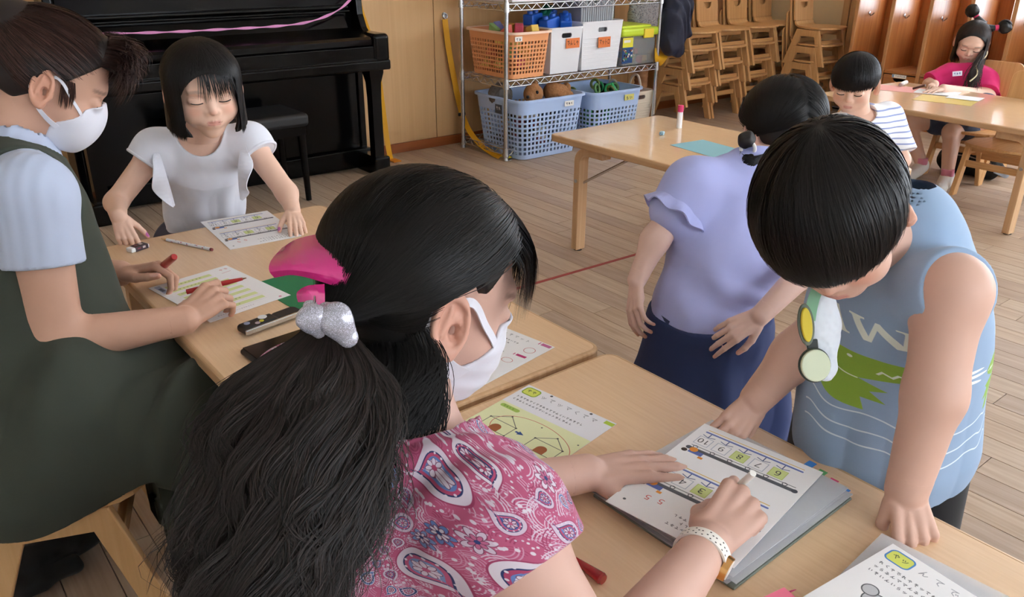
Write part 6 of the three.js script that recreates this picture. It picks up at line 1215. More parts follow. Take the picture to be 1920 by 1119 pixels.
{
  seed(505);
  const P = thing('person', 'boy with bowl-cut black hair in a pale blue sleeveless shirt, leaning on the table', 'person');
  const SK = 0xd6ae9c, hc = [0.9049, 0.8451, -0.4971], F = [-0.6, -0.7, 0.32], N = [1.105, 0.7753, -0.4923], shL = [1.0198, 0.7573, -0.3897], shR = [1.1256, 0.6578, -0.564], elL = [0.9771, 0.6357, -0.363], wrL = [0.9564, 0.502, -0.3606], elR = [1.0281, 0.5836, -0.5873], wrR = [0.9804, 0.512, -0.6131], pel = [1.14, 0.5, -0.49], ft = norm([-0.93, 0, 0.25]);
  const hd = makeHead(hc, F, 0.2, { skin: SK, roll: 0.38, earFlare: 0.8, cell: 0.0026, neck: [bone(add(hc, [0.03, -0.03, -0.02]), N, 0.045, 0.05, 0.03)] });
  const arms = [...armBones(shL, elL, wrL, [0.042, 0.035, 0.027]), ...armBones(shR, elR, wrR, [0.04, 0.034, 0.025])], side = norm(sub(shL, shR));
  const torso = [bone(mix(N, pel, 0.28), mix(N, pel, 0.6), 0.085, 0.087, 0.05, ft, 0.85), bone(mix(N, pel, 0.6), pel, 0.087, 0.095, 0.05, ft, 0.88), bone(shL, shR, 0.042, 0.042, 0.05), bone(add(N, [0.01, -0.03, 0]), N, 0.06, 0.05, 0.04)];
  const hA = add(pel, [0, -0.03, 0.055]), hB = add(pel, [0, -0.03, -0.06]), fA = [1.14, 0.06, -0.37], fB = [1.14, 0.06, -0.53], legs = [bone(hA, fA, 0.072, 0.036, 0.04), bone(hB, fB, 0.072, 0.036, 0.04), bone([1.15, 0.035, -0.37], [1.04, 0.03, -0.36], 0.033, 0.028, 0.02), bone([1.15, 0.035, -0.53], [1.04, 0.03, -0.54], 0.033, 0.028, 0.02)];
  const bones = [...torso, ...arms, ...legs], body = meshField(bonesField(bones), bonesBox(bones, 0.01), 0.006, { color: (p) => mul(lin(SK), 1 + 0.05 * fbm(p[0] * 30, p[1] * 30, p[2] * 30)) });
  const A = makeHand(wrL, sub([0.937, 0.47, -0.3355], wrL), [-0.45, 0.75, 0.5], 'left', 0.128, { fingers: [[0.75, 1.5, 0.9, 0.16], [0.72, 1.5, 0.9, 0.05], [0.74, 1.5, 0.9, -0.06], [0.8, 1.45, 0.9, -0.17]], thumb: [[0.8, 0.35, -0.45], [0.95, 0.1, -0.25], [0.9, -0.2, -0.3]] }, { arm: elL, armR: 0.0357, wristR: 0.027, skin: SK, cell: 0.0022, fat: 1.05, wide: 1.2 });
  const B = makeHand(wrR, sub([0.9212, 0.478, -0.613], wrR), [-0.35, 0.6, 0.55], 'right', 0.122, { fingers: [[0.45, 0.55, 0.3, 0.05], [0.5, 0.7, 0.4], [0.55, 0.8, 0.4], [0.6, 0.8, 0.4]], thumb: [[0.8, 0.35, -0.45], [0.95, 0.05, -0.35], [0.95, -0.05, -0.3]] }, { arm: elR, armR: 0.0347, wristR: 0.025, skin: SK, cell: 0.0022, fat: 1.12 });
  part('body', joinColored([body, hd.geo, A.geo, B.geo]), skinMat, P);
  addEyes(P, hd, {});
  const sl1 = { b: bone(add(shL, side, -0.03), add(shL, side, -0.024), 0.043, 0.043, 0.03) }, sl2 = { b: bone(add(shR, side, 0.02), add(shR, side, 0.02), 0.042, 0.042, 0.03) };
  const shirt = garment(bones, { field: bonesField([...torso, bone(mix(N, pel, 0.5), add(pel, [-0.015, -0.04, 0.015]), 0.09, 0.118, 0.06, ft, 0.98), bone(N, add(N, [-0.015, 0.03, 0.0]), 0.052, 0.046, 0.03)], 0.014), box: [[0.82, 0.36, -0.75], [1.36, 0.86, -0.14]], cell: 0.004,
    cuts: [(p) => Math.min(dot(sub(p, add(shL, side, 0.016)), side), p[1] - (shL[1] - 0.1)), (p) => Math.min(-dot(sub(p, add(shR, side, -0.016)), side), p[1] - (shR[1] - 0.1)), (p) => 0.03 - len(sub(p, add(add(N, ft, 0.03), [0, 0.05, 0]))), (p) => 0.425 - p[1] - 0.1 * (p[2] + 0.4)],
    wrinkle: (p) => 0.006 * fbm(p[0] * 10, p[1] * 5, p[2] * 10) + 0.01 * Math.sin(dot(sub(p, N), norm([0.3, 0.1, 1])) * 50 + 3 * noise3(p[0] * 6, p[1] * 4, p[2] * 6)) * smooth(p[1], 0.66, 0.48),
    uv: (p) => { const d = sub(p, N), f = dot(d, ft), ang = Math.atan2(dot(d, side), Math.max(0.02, f + 0.07)); return f > -0.06 ? [0.5 + clamp(ang * 0.1 / 0.235, -0.49, 0.49), 1.0 + (d[1] + 0.035) / 0.3] : [0.02, 0.02]; } });
  const S = part('shirt', shirt, phys({ map: boyPrint, roughness: 0.88, sheen: 0.3, sheenColor: new THREE.Color(0xffffff) }), P);
  part('shorts', garment([bone(add(pel, [0, 0, 0.045]), add(hA, [0, -0.22, 0.01]), 0.086, 0.078, 0.05), bone(add(pel, [0, 0, -0.045]), add(hB, [0, -0.22, 0]), 0.086, 0.078, 0.05)], { grow: 0.004, cell: 0.006, cuts: [(p) => 0.24 - p[1], (p) => p[1] - 0.52] }), cloth(0x17171b), P);
  for (const q of [fA, fB]) sockShoe(P, q, add(q, [-1, 0, 0.1], 0.11), 0xe8e4dc, 0xe6e2dc);
  bowlHair(P, hd, { whorl: [0.05, 0.82, -0.55], count: 9500, base: 0x0e0b0a, r: [0.425, 0.415, 0.5], hairline: (p) => Math.min(p[2] > -0.05 ? -0.02 + 0.0 * p[0] - p[1] + 0.08 * (p[2] < 0.1 ? -(0.1 - p[2]) * 4 : 0) : -0.3 - p[1] - p[2] * 0.4, 1), light: 0x1c1817, lift: 0.085, w: 0.0014, len: 2.3, over: 0.03 });
  // things hanging at his chest: cord, towel cloth, badge, pendant
  const K = thing('neck_cord', 'green neck cord with white towelling, yellow oval badge and cream pendant worn by the boy', 'cord');
  part('cord', band([[0.9054, 0.7695, -0.4963], [0.8973, 0.7503, -0.4991], [0.893, 0.7316, -0.4991], [0.891, 0.714, -0.4979]], 0.014, 0.002, [-0.8, 0.3, 0.5], 24), std({ map: canvasTex(32, 128, (c) => { for (let i = 0; i < 16; i++) { c.fillStyle = ['#3f9a6a', '#e8f0ea', '#2c6a4a', '#8ac0a0'][i % 4]; c.fillRect(0, i * 8, 32, 8); } }), roughness: 0.7 }), K);
  const tw = [bone([0.9177, 0.7464, -0.5014], [0.9139, 0.7015, -0.4933], 0.014, 0.016, 0.02, [-0.58, 0.4, 0.71], 0.5), bone([0.9139, 0.7015, -0.4933], [0.9078, 0.6487, -0.4756], 0.016, 0.017, 0.02, [-0.58, 0.4, 0.71], 0.5)];
  part('towelling', meshField((p) => bonesField(tw)(p) - 0.0008 * noise3(p[0] * 180, p[1] * 180, p[2] * 180), bonesBox(tw, 0.01), 0.002), cloth(0xe4ecf6), K);
  const facing = (g, p) => g.applyQuaternion(new THREE.Quaternion().setFromUnitVectors(new THREE.Vector3(0, 0, 1), V(norm([-0.62, 0.35, 0.7])))).translate(...p);
  const disc = (w, hh, t) => extrude(shapeOf(Array.from({ length: 32 }, (_, i) => [Math.cos(i / 32 * 6.2832) * w, Math.sin(i / 32 * 6.2832) * hh])), t, 0.0015, 2);
  part('badge_back', facing(disc(0.0105, 0.027, 0.004), [0.8854, 0.709, -0.4995]), std({ color: 0x6a7468, roughness: 0.7 }), K);
  part('badge', facing(disc(0.007, 0.022, 0.005), add([0.8854, 0.709, -0.4995], [-0.002, 0.001, 0.002])), std({ map: canvasTex(64, 128, (c) => { c.fillStyle = '#dcc638'; c.fillRect(0, 0, 64, 128); c.strokeStyle = '#7a6a1c'; c.lineWidth = 4; for (let i = 0; i < 6; i++) { c.beginPath(); c.moveTo(20 + (i % 2) * 10, 18 + i * 16); c.lineTo(44, 26 + i * 16); c.stroke(); } }), roughness: 0.6 }), K, 'yellow oval badge');
  part('strap_end', facing(new RoundedBoxGeometry(0.014, 0.026, 0.004, 2, 0.0015), [0.8892, 0.6776, -0.4858]), std({ color: 0x3c4444, roughness: 0.7 }), K);
  part('pendant_back', facing(disc(0.0205, 0.0225, 0.004), [0.8854, 0.6595, -0.4787]), std({ color: 0x3b443c, roughness: 0.7 }), K);
  part('pendant', facing(disc(0.0185, 0.0205, 0.006), add([0.8854, 0.6595, -0.4787], [-0.0015, 0.001, 0.002])), cloth(0xd5dfc4), K, 'cream felt pendant');
}
// ---------------------------------------------------------------- boy in the striped shirt, beyond the glossy table
const stripes = dataTex(8, 64, (u, v) => (v > 0.36 && v < 0.62 ? hex(0x8f9cc8) : hex(0xeff0f4))); stripes.repeat.set(1, 1);
{
  seed(606);
  const P = thing('person', 'boy with a black bowl cut in a blue and white striped shirt, looking down', 'person');
  const SK = 0xe6bda8, hc = [2.8971, 0.6792, -1.5989], F = [-0.86, -0.3, 0.3], N = [2.9353, 0.5388, -1.5732], shR = [2.8386, 0.5168, -1.6111], shL = [3.0789, 0.5423, -1.5431], elR = add([2.7592, 0.4251, -1.5676], [0, 0, 0]), elL = [3.0613, 0.4027, -1.4507], wrR = add(elR, [-0.13, -0.03, 0.02]), wrL = add(elL, [-0.14, -0.05, -0.02]), ft = norm([-0.9, 0, 0.42]), pel = [N[0] + 0.13, 0.33, N[2] - 0.02];
  const hd = makeHead(hc, F, 0.2, { skin: SK, earFlare: 0.6, neck: [bone(add(hc, [0.02, -0.05, 0]), N, 0.042, 0.045, 0.03)] });
  const arms = [...armBones(shR, elR, wrR, [0.036, 0.03, 0.022]), ...armBones(shL, elL, wrL, [0.036, 0.03, 0.022])];
  const torso = [bone(mix(N, pel, 0.25), pel, 0.09, 0.1, 0.05, ft, 0.8), bone(shL, shR, 0.04, 0.04, 0.05), bone(add(N, [0, -0.03, 0]), N, 0.055, 0.048, 0.04)];
  const legs = [-0.06, 0.06].flatMap((dz) => [bone(add(pel, [0, 0, dz]), add(pel, [-0.17, -0.01, dz]), 0.075, 0.05, 0.03), bone(add(pel, [-0.17, -0.01, dz]), [pel[0] - 0.16, 0.06, pel[2] + dz], 0.048, 0.034, 0.02), bone([pel[0] - 0.15, 0.035, pel[2] + dz], [pel[0] - 0.27, 0.03, pel[2] + dz], 0.033, 0.028, 0.02)]);
  const bones = [...torso, ...arms, ...legs], body = meshField(bonesField(bones), bonesBox(bones, 0.01), 0.007, { color: () => lin(SK) });
  const hA = makeHand(wrR, [-1, -0.1, 0], [0, 1, 0], 'right', 0.115, CURL.relaxed, { arm: elR, armR: 0.0306, wristR: 0.022, skin: SK, cell: 0.003 }), hB = makeHand(wrL, [-1, -0.1, 0], [0, 1, 0], 'left', 0.115, CURL.relaxed, { arm: elL, armR: 0.0306, wristR: 0.022, skin: SK, cell: 0.003 });
  part('body', joinColored([body, hd.geo, hA.geo, hB.geo]), skinMat, P);
  addEyes(P, hd, { open: 0.004, thick: 0.009 });
  const s1 = sleeve(shL, elL, 0.85, 0.042, 0.05), s2 = sleeve(shR, elR, 0.85, 0.042, 0.05);
  part('shirt', garment(bones, { field: bonesField([...torso, s1.b, s2.b], 0.014), box: [[N[0] - 0.3, 0.3, N[2] - 0.3], [N[0] + 0.35, 0.75, N[2] + 0.3]], cell: 0.0045, cuts: [s1.c, s2.c, (p) => 0.052 - len(sub(p, add(add(N, ft, 0.022), [0, 0.036, 0]))), (p) => 0.31 - p[1]], wrinkle: (p) => 0.006 * fbm(p[0] * 12, p[1] * 12, p[2] * 12), uv: (p) => [p[0], p[1] / 0.02 + 0.15 * noise3(p[0] * 8, p[1] * 8, p[2] * 8)] }), phys({ map: stripes, roughness: 0.9 }), P);
  part('collar', tube(Array.from({ length: 14 }, (_, i) => { const a = i / 14 * 6.2832; return add(add(N, ft, 0.014), [Math.cos(a) * 0.052, 0.002 - 0.022 * dot([Math.cos(a), 0, Math.sin(a)], ft), Math.sin(a) * 0.052]); }), 0.006, 48, 8, true), cloth(0xf2f2f4), P);
  const b = part('pin_badge', new THREE.CylinderGeometry(0.014, 0.014, 0.006, 20).rotateX(Math.PI / 2).applyQuaternion(new THREE.Quaternion().setFromUnitVectors(new THREE.Vector3(0, 0, 1), V(ft))).translate(...[2.8186, 0.5615, -1.498]), std({ color: 0xe6c23c, roughness: 0.5 }), P, 'yellow round badge');
  part('shorts', garment(legs, { field: bonesField(legs.filter((x, i) => i % 3 === 0), 0.015), cell: 0.007 }), cloth(0x2c3044), P);
  bowlHair(P, hd, { whorl: [0, 0.9, -0.4], count: 4200, hairline: (p) => (p[2] > -0.05 ? 0.075 - p[1] - (p[2] < 0.14 ? (0.14 - p[2]) * 0.9 : 0) : -0.3 - p[1]), light: 0x141216, lift: 0.04, len: 2.2, w: 0.0022 });
}
// ---------------------------------------------------------------- girl in the pink shirt, drawing
{
  seed(707);
  const P = thing('person', 'girl with two topknots in a bright pink shirt, drawing at the far table', 'person');
  const SK = 0xe6c0ac, hc = [4.7935, 0.666, -2.0214], F = [-0.84, -0.42, 0.36], N = [4.8033, 0.5026, -2.0058], shR = [4.7009, 0.5048, -2.0619], shL = [4.7782, 0.4785, -1.9002], elR = [4.6021, 0.4538, -2.1133], elL = [4.7129, 0.4201, -1.8641], wrR = [4.4199, 0.485, -2.0025], wrL = [4.3852, 0.475, -1.9397], ft = norm([-0.9, 0, 0.3]), pel = [4.68, 0.335, -1.86];
  const hd = makeHead(hc, F, 0.2, { skin: SK, roll: -0.1, neck: [bone(add(hc, [0.02, -0.05, 0]), N, 0.042, 0.045, 0.03)] });
  const arms = [...armBones(shR, elR, wrR, [0.036, 0.03, 0.022]), ...armBones(shL, elL, wrL, [0.036, 0.03, 0.022])];
  const torso = [bone(mix(N, pel, 0.25), pel, 0.088, 0.1, 0.05, ft, 0.8), bone(shL, shR, 0.04, 0.04, 0.05), bone(add(N, [0, -0.03, 0]), N, 0.055, 0.048, 0.04)];
  const kR = [4.4397, 0.2615, -2.1086], kL = [4.4909, 0.2465, -1.8901], aR = [4.43, 0.07, -1.99], aL = [4.3, 0.07, -1.79];
  const legs = [bone(add(pel, [0, 0, -0.06]), kR, 0.072, 0.05, 0.03), bone(add(pel, [0, 0, 0.06]), kL, 0.072, 0.05, 0.03), bone(kR, aR, 0.046, 0.029, 0.02), bone(kL, aL, 0.046, 0.029, 0.02), bone([aR[0], 0.035, aR[2]], [aR[0] - 0.1, 0.03, aR[2]], 0.03, 0.026, 0.02), bone([aL[0], 0.035, aL[2]], [aL[0] - 0.1, 0.03, aL[2] + 0.03], 0.03, 0.026, 0.02)];
  const bones = [...torso, ...arms, ...legs], body = meshField(bonesField(bones), bonesBox(bones, 0.01), 0.007, { color: () => lin(SK) });
  const hA = makeHand(wrR, sub([4.2523, 0.47, -1.9556], wrR), [0, 1, 0.2], 'right', 0.112, CURL.pen, { arm: elR, armR: 0.0306, wristR: 0.022, skin: SK, cell: 0.003 }), hB = makeHand(wrL, sub([4.2771, 0.462, -1.9771], wrL), [0, 1, 0], 'left', 0.112, CURL.flat, { arm: elL, armR: 0.0306, wristR: 0.022, skin: SK, cell: 0.003 });
  part('body', joinColored([body, hd.geo, hA.geo, hB.geo]), skinMat, P);
  addEyes(P, hd, { thick: 0.009 });
  const s1 = sleeve(shL, elL, 0.9, 0.036, 0.05), s2 = sleeve(shR, elR, 0.9, 0.036, 0.05);
  const sh = part('shirt', garment(bones, { field: bonesField([...torso, s1.b, s2.b], 0.014), box: [[4.2, 0.28, -2.3], [4.95, 0.85, -1.5]], cell: 0.005, cuts: [s1.c, s2.c, (p) => 0.058 - len(sub(p, add(add(N, ft, 0.018), [0, 0.03, 0]))), (p) => 0.3 - p[1]], wrinkle: (p) => 0.008 * fbm(p[0] * 12, p[1] * 8, p[2] * 12) }), cloth(0xd6246e), P);
  part('name_tag', plate(0.045, 0.025).applyQuaternion(new THREE.Quaternion().setFromUnitVectors(new THREE.Vector3(0, 0, 1), V(norm([-0.85, 0.25, 0.45])))).translate(...[4.586, 0.5281, -1.9715]), std({ map: labelTex('#dfe4f4', '#6a7aa8', ['te', 'mi', 'so'], 128, 64), roughness: 0.5 }), sh, 'pale name tag');
  part('shorts', garment(legs, { field: bonesField([bone(pel, mix(pel, kR, 0.55), 0.085, 0.075, 0.04), bone(pel, mix(pel, kL, 0.62), 0.085, 0.075, 0.04)], 0.012), box: [[4.2, 0.2, -2.2], [4.85, 0.5, -1.6]], cell: 0.006, cuts: [plane(mix(pel, kR, 0.72), sub(kR, pel))], wrinkle: (p) => 0.004 * fbm(p[0] * 20, p[1] * 20, p[2] * 20) }), cloth(0x39465e), P);
  sockShoe(P, aR, [aR[0] - 0.11, 0, aR[2] + 0.01], 0xe6e3de, 0xd98aa0); sockShoe(P, aL, [aL[0] - 0.11, 0, aL[2] + 0.03], 0xe6e3de, 0xd98aa0);
  // hair: middle parting, two topknots, long hair over her left shoulder
  const f = (p) => { let d = ellD(p, [0, 0.14, -0.06], [0.4, 0.4, 0.48]); d = smin(d, Math.max((Math.hypot(p[0] / 0.4, (p[2] + 0.14) / 0.34) - 1) * 0.34, p[1] - 0.1, -0.62 - p[1]), 0.06); const open = Math.max((Math.hypot(p[0] / 0.345, (p[1] + 0.1) / 0.47) - 1) * 0.3, 0.0 - p[2]); d = smax(d, -open, 0.02); return smax(d, -Math.max((Math.hypot(p[0] / 0.3, (p[2] - 0.02) / 0.3) - 1) * 0.28, p[1] + 0.12), 0.02); };
  const H = part('hair', headMesh(hd, f, { R: 0.85 }), hairBase(), P), dn = localDown(hd), paths = capStrands(hd, { whorl: [0, 1, 0.1], r: [0.41, 0.41, 0.49], c: [0, 0.14, -0.06], count: 3000, down: dn, lift: 0.03, segs: 14, len: 2.7, swirl: 0.02, flare: -0.02, turn: 0.02, w: 0.0024, endAt: (q) => q[1] < -0.75 || (q[2] > 0.03 && Math.abs(q[0]) < 0.33 && q[1] < 0.44 - 0.5 * Math.abs(q[0])) });
  for (let i = 0; i < 200; i++) { const a = hd.toW([rr(0.36, 0.44), rr(-0.15, 0.05), rr(-0.08, 0.04)]), b = add([4.6202, 0.4791, -1.9021], [rr(-0.03, 0.03), rr(-0.06, 0.04), rr(-0.03, 0.03)]), pts = [], m = rr(0, 6); for (let k = 0; k <= 9; k++) { const u = k / 9; pts.push(add(mix(a, b, u), [-0.03 * Math.sin(u * 3), 0, 0.02 * Math.sin(u * 5 + m) * u])); } paths.push({ pts, up: () => [-0.7, 0.3, 0.6], w: 0.0024 }); }
  { const pts = []; for (let k = 0; k <= 10; k++) pts.push(add(mix(hd.toW([0.44, -0.1, 0.06]), [4.5855, 0.5006, -1.8862], k / 10), [-0.02, 0, 0.012 * Math.sin(k)])); part('braid_ribbon', tube(pts, 0.0035, 30, 6), std({ color: 0xd8cba8 }), H, 'pale hair ribbon'); }
  for (const [kx, px, s] of [[[4.8621, 0.8216, -2.0814], [4.8684, 0.7954, -2.0615], 0], [[4.9075, 0.7495, -1.9198], [4.882, 0.743, -1.9509], 1]]) {
    const K = part('topknot', meshField((p) => len(sub(p, kx)) - 0.033 - 0.006 * noise3(p[0] * 50, p[1] * 50, p[2] * 50), bonesBox([bone(kx, kx, 0.05)], 0.01), 0.004), hairBase(), P); const ax = norm(sub(kx, px)), e1 = norm(cross(ax, [0, 0, 1])), e2 = cross(ax, e1);
    part('hair_band', rodBetween(add(px, ax, -0.02), add(px, ax, 0.012), 0.014, 14), std({ color: 0xd42a62, roughness: 0.6 }), K);
    part('knot_root', rodBetween(add(px, ax, -0.06), px, 0.03, 14, 0.012), hairBase(), K);
    for (let i = 0; i < 160; i++) { const a0 = rr(0, 6.28), pts = []; for (let k = 0; k <= 7; k++) { const a = a0 + k * 0.4, r = 0.034 + rr(0, 0.004); pts.push(add(kx, add(add(mul(e1, Math.cos(a) * r), e2, Math.sin(a) * r * Math.cos(a0)), ax, Math.sin(a) * r * Math.sin(a0)))); } paths.push({ pts, up: (p) => sub(p, kx), w: 0.002 }); }
  }
  part('hair_strands', ribbons(paths, { color: 0x140f0d, light: 0x3c2c26 }), hairMat(), H).userData.kind = 'stuff';
}

// ---------------------------------------------------------------- papers: thin printed sheets, given their reading corners
function sheetAxes(tl, tr, bl) { const x = norm(sub(tr, tl)); let d = sub(bl, tl); d = norm(sub(d, mul(x, dot(d, x)))); return { x, d, n: norm(cross(d, x)) }; }
function paper(name, label, cat, tl, tr, bl, w, h, map, o = {}) {
  const a = sheetAxes(tl, tr, bl), t = o.t ?? 0.0006, up = a.n[1] < 0 ? mul(a.n, -1) : a.n, g = new THREE.BoxGeometry(w, h, t, o.bend ? 12 : 1, o.bend ? 14 : 1, 1), p = g.attributes.position;
  if (o.bend) for (let i = 0; i < p.count; i++) { const u = p.getX(i) / w, v = p.getY(i) / h; p.setZ(i, p.getZ(i) + o.bend * Math.max(0, Math.abs(u + v * 0.6) - 0.35) ** 2 * 4); }
  const face = std({ map: map || null, color: map ? 0xffffff : o.color ?? 0xf2f2f4, roughness: o.rough ?? 0.75 }), side = std({ color: o.color ?? 0xf0f0f2, roughness: 0.8 });
  const m = new THREE.Mesh(g, map ? [side, side, side, side, face, side] : face); m.name = numbered(name); scene.add(m); m.castShadow = m.receiveShadow = true;
  m.quaternion.setFromRotationMatrix(new THREE.Matrix4().makeBasis(V(a.x), V(mul(a.d, -1)), V(up))); if (o.bend) g.computeVertexNormals();
  m.position.set(...add(add(add(tl, a.x, w / 2), a.d, h / 2), up, t / 2 + (o.lift ?? 0.0005)));
  return tag(m, label, cat, o.group);
}
function loft(rows, t, n = 24, m = 10) { // thick curved sheet through rows of points
  const cs = rows.map((r) => curveOf(r)), pos = [], idx = [], P = (i, j) => { const u = i / n, pts = cs.map((c) => c.getPoint(u).toArray()); return pts.length > 2 ? curveOf(pts).getPoint(j / m).toArray() : mix(pts[0], pts[1], j / m); };
  const grid = []; for (let i = 0; i <= n; i++) { grid.push([]); for (let j = 0; j <= m; j++) grid[i].push(P(i, j)); }
  for (const s of [1, -1]) for (let i = 0; i <= n; i++) for (let j = 0; j <= m; j++) { const a = sub(grid[Math.min(n, i + 1)][j], grid[Math.max(0, i - 1)][j]), b = sub(grid[i][Math.min(m, j + 1)], grid[i][Math.max(0, j - 1)]); pos.push(...add(grid[i][j], norm(cross(a, b)), s * t / 2)); }
  const at = (s, i, j) => s * (n + 1) * (m + 1) + i * (m + 1) + j, q = (a, b, c, d) => idx.push(a, b, c, a, c, d);
  for (let i = 0; i < n; i++) for (let j = 0; j < m; j++) { q(at(0, i, j), at(0, i + 1, j), at(0, i + 1, j + 1), at(0, i, j + 1)); q(at(1, i, j), at(1, i, j + 1), at(1, i + 1, j + 1), at(1, i + 1, j)); }
  for (let i = 0; i < n; i++) { q(at(0, i, 0), at(1, i, 0), at(1, i + 1, 0), at(0, i + 1, 0)); q(at(0, i, m), at(0, i + 1, m), at(1, i + 1, m), at(1, i, m)); }
  for (let j = 0; j < m; j++) { q(at(0, 0, j), at(0, 0, j + 1), at(1, 0, j + 1), at(1, 0, j)); q(at(0, n, j), at(1, n, j), at(1, n, j + 1), at(0, n, j + 1)); }
  const g = new THREE.BufferGeometry(); g.setAttribute('position', new THREE.Float32BufferAttribute(pos, 3)); g.setIndex(idx); g.setAttribute('uv', new THREE.BufferAttribute(new Float32Array(pos.length / 3 * 2), 2)); return toCreasedNormals(g, 0.7);
}
const PW = 512, PH = 720, sheetTex = (draw, bg = '#f3f3f5') => canvasTex(PW, PH, (c) => { c.fillStyle = bg; c.fillRect(0, 0, PW, PH); draw(c); });
const titleBox = (c, x, y, s, edge, fill) => { c.fillStyle = fill; c.strokeStyle = edge; c.lineWidth = 6; c.beginPath(); c.roundRect(x, y, s * 1.3, s, s * 0.3); c.fill(); c.stroke(); c.strokeStyle = '#5a6a3a'; c.lineWidth = 3; kanaLine(c, x + s * 0.2, y + s * 0.2, 2, s * 0.42, 1.1); };
const textRows = (c, x, y, rows, n, s, col = '#6a6a70', lw = 2) => { c.strokeStyle = col; c.lineWidth = lw; for (let r = 0; r < rows; r++) kanaLine(c, x, y + r * s * 1.9, n - (r % 2) * 2, s, 1.3); };
// numbers worksheet: two rows of cars hung under a rail
const numbersTex = sheetTex((c) => {
  seed(31); textRows(c, 40, 40, 3, 13, 15, '#77777c', 2.5);
  c.font = '42px sans-serif'; c.fillStyle = '#d05a5a'; c.fillText('5', 350, 150); c.fillText('5', 400, 140);
  const row = (y, first, given) => {
    c.save(); c.translate(256, y - 70); c.rotate(-0.02); c.fillStyle = '#5d6068'; c.fillRect(-225, -16, 440, 20); c.fillStyle = '#4a4d55'; for (const x of [-225, 215]) { c.beginPath(); c.arc(x, -6, 12, 0, 7); c.fill(); }
    c.strokeStyle = '#4a4d55'; c.lineWidth = 3; c.beginPath(); c.moveTo(-220, 18); c.lineTo(215, 18); c.stroke(); for (let x = -180; x < 200; x += 75) { c.beginPath(); c.arc(x, 12, 9, 0, 7); c.stroke(); } c.restore();
    for (let k = 0; k < 5; k++) { const x = 126 + k * 80, n = first + k, g = given.includes(n); c.fillStyle = g ? '#d7e49a' : '#f6f6f8'; c.fillRect(x - 30, y - 38, 60, 62); c.strokeStyle = g ? '#b8ca6a' : '#a8b2c4'; c.lineWidth = 2.5; c.strokeRect(x - 30, y - 38, 60, 62); c.fillStyle = '#3c3c40'; c.font = '46px sans-serif'; c.textAlign = 'center'; c.fillText(String(n), x, y + 10); c.strokeStyle = '#4a5a8a'; c.lineWidth = 4; c.beginPath(); c.moveTo(x - 26, y + 40); c.lineTo(x, y + 30); c.lineTo(x + 26, y + 40); c.moveTo(x, y + 30); c.lineTo(x, y + 66); c.stroke(); }
    c.strokeStyle = '#6a7cc0'; c.lineWidth = 10; c.beginPath(); c.moveTo(60, y + 66); c.lineTo(470, y + 66); c.stroke(); c.strokeStyle = '#e2b94a'; c.lineWidth = 4; c.beginPath(); c.moveTo(60, y + 84); c.lineTo(470, y + 84); c.stroke();
    // small crane driver
    c.fillStyle = '#5a6cb4'; c.fillRect(400, y - 112, 60, 26); c.fillStyle = '#e8963a'; c.beginPath(); c.arc(446, y - 84, 17, 0, 7); c.fill(); c.fillRect(388, y - 128, 20, 14); c.fillStyle = '#3a2a22'; c.beginPath(); c.arc(476, y - 108, 12, 0, 7); c.fill();
  };
  row(300, 1, [1, 3]); row(600, 6, [6, 8]); c.textAlign = 'left';
  c.fillStyle = '#55585e'; c.beginPath(); c.arc(470, 60, 6, 0, 7); c.fill();
});
const greenTex = sheetTex((c) => {
  seed(32); for (let k = 0; k < 8; k++) { const y = 60 + k * 76, w = k < 2 ? 290 : 330; c.fillStyle = '#dbe6a6'; c.fillRect(70, y, w, 38); c.strokeStyle = '#7a8660'; c.lineWidth = 2.5; kanaLine(c, 90, y + 10, k % 2 ? 7 : 9, 15, 1.6); c.strokeStyle = '#c8ccd0'; c.lineWidth = 1.5; c.beginPath(); c.moveTo(70, y + 54); c.lineTo(70 + w, y + 54); c.stroke(); }
  textRows(c, 70, 672, 1, 16, 11, '#9a8a9a', 1.6); c.fillStyle = '#d87aa0'; c.beginPath(); c.arc(460, 690, 9, 0, 7); c.fill();
  c.fillStyle = '#b8c2d8'; c.fillRect(24, 20, 34, 130); c.fillStyle = '#6a7080'; c.fillRect(30, 60, 20, 60); c.strokeStyle = '#c86a70'; c.lineWidth = 3; kanaLine(c, 430, 40, 2, 26, 1.2); c.beginPath(); c.moveTo(420, 110); c.lineTo(480, 106); c.stroke();
});
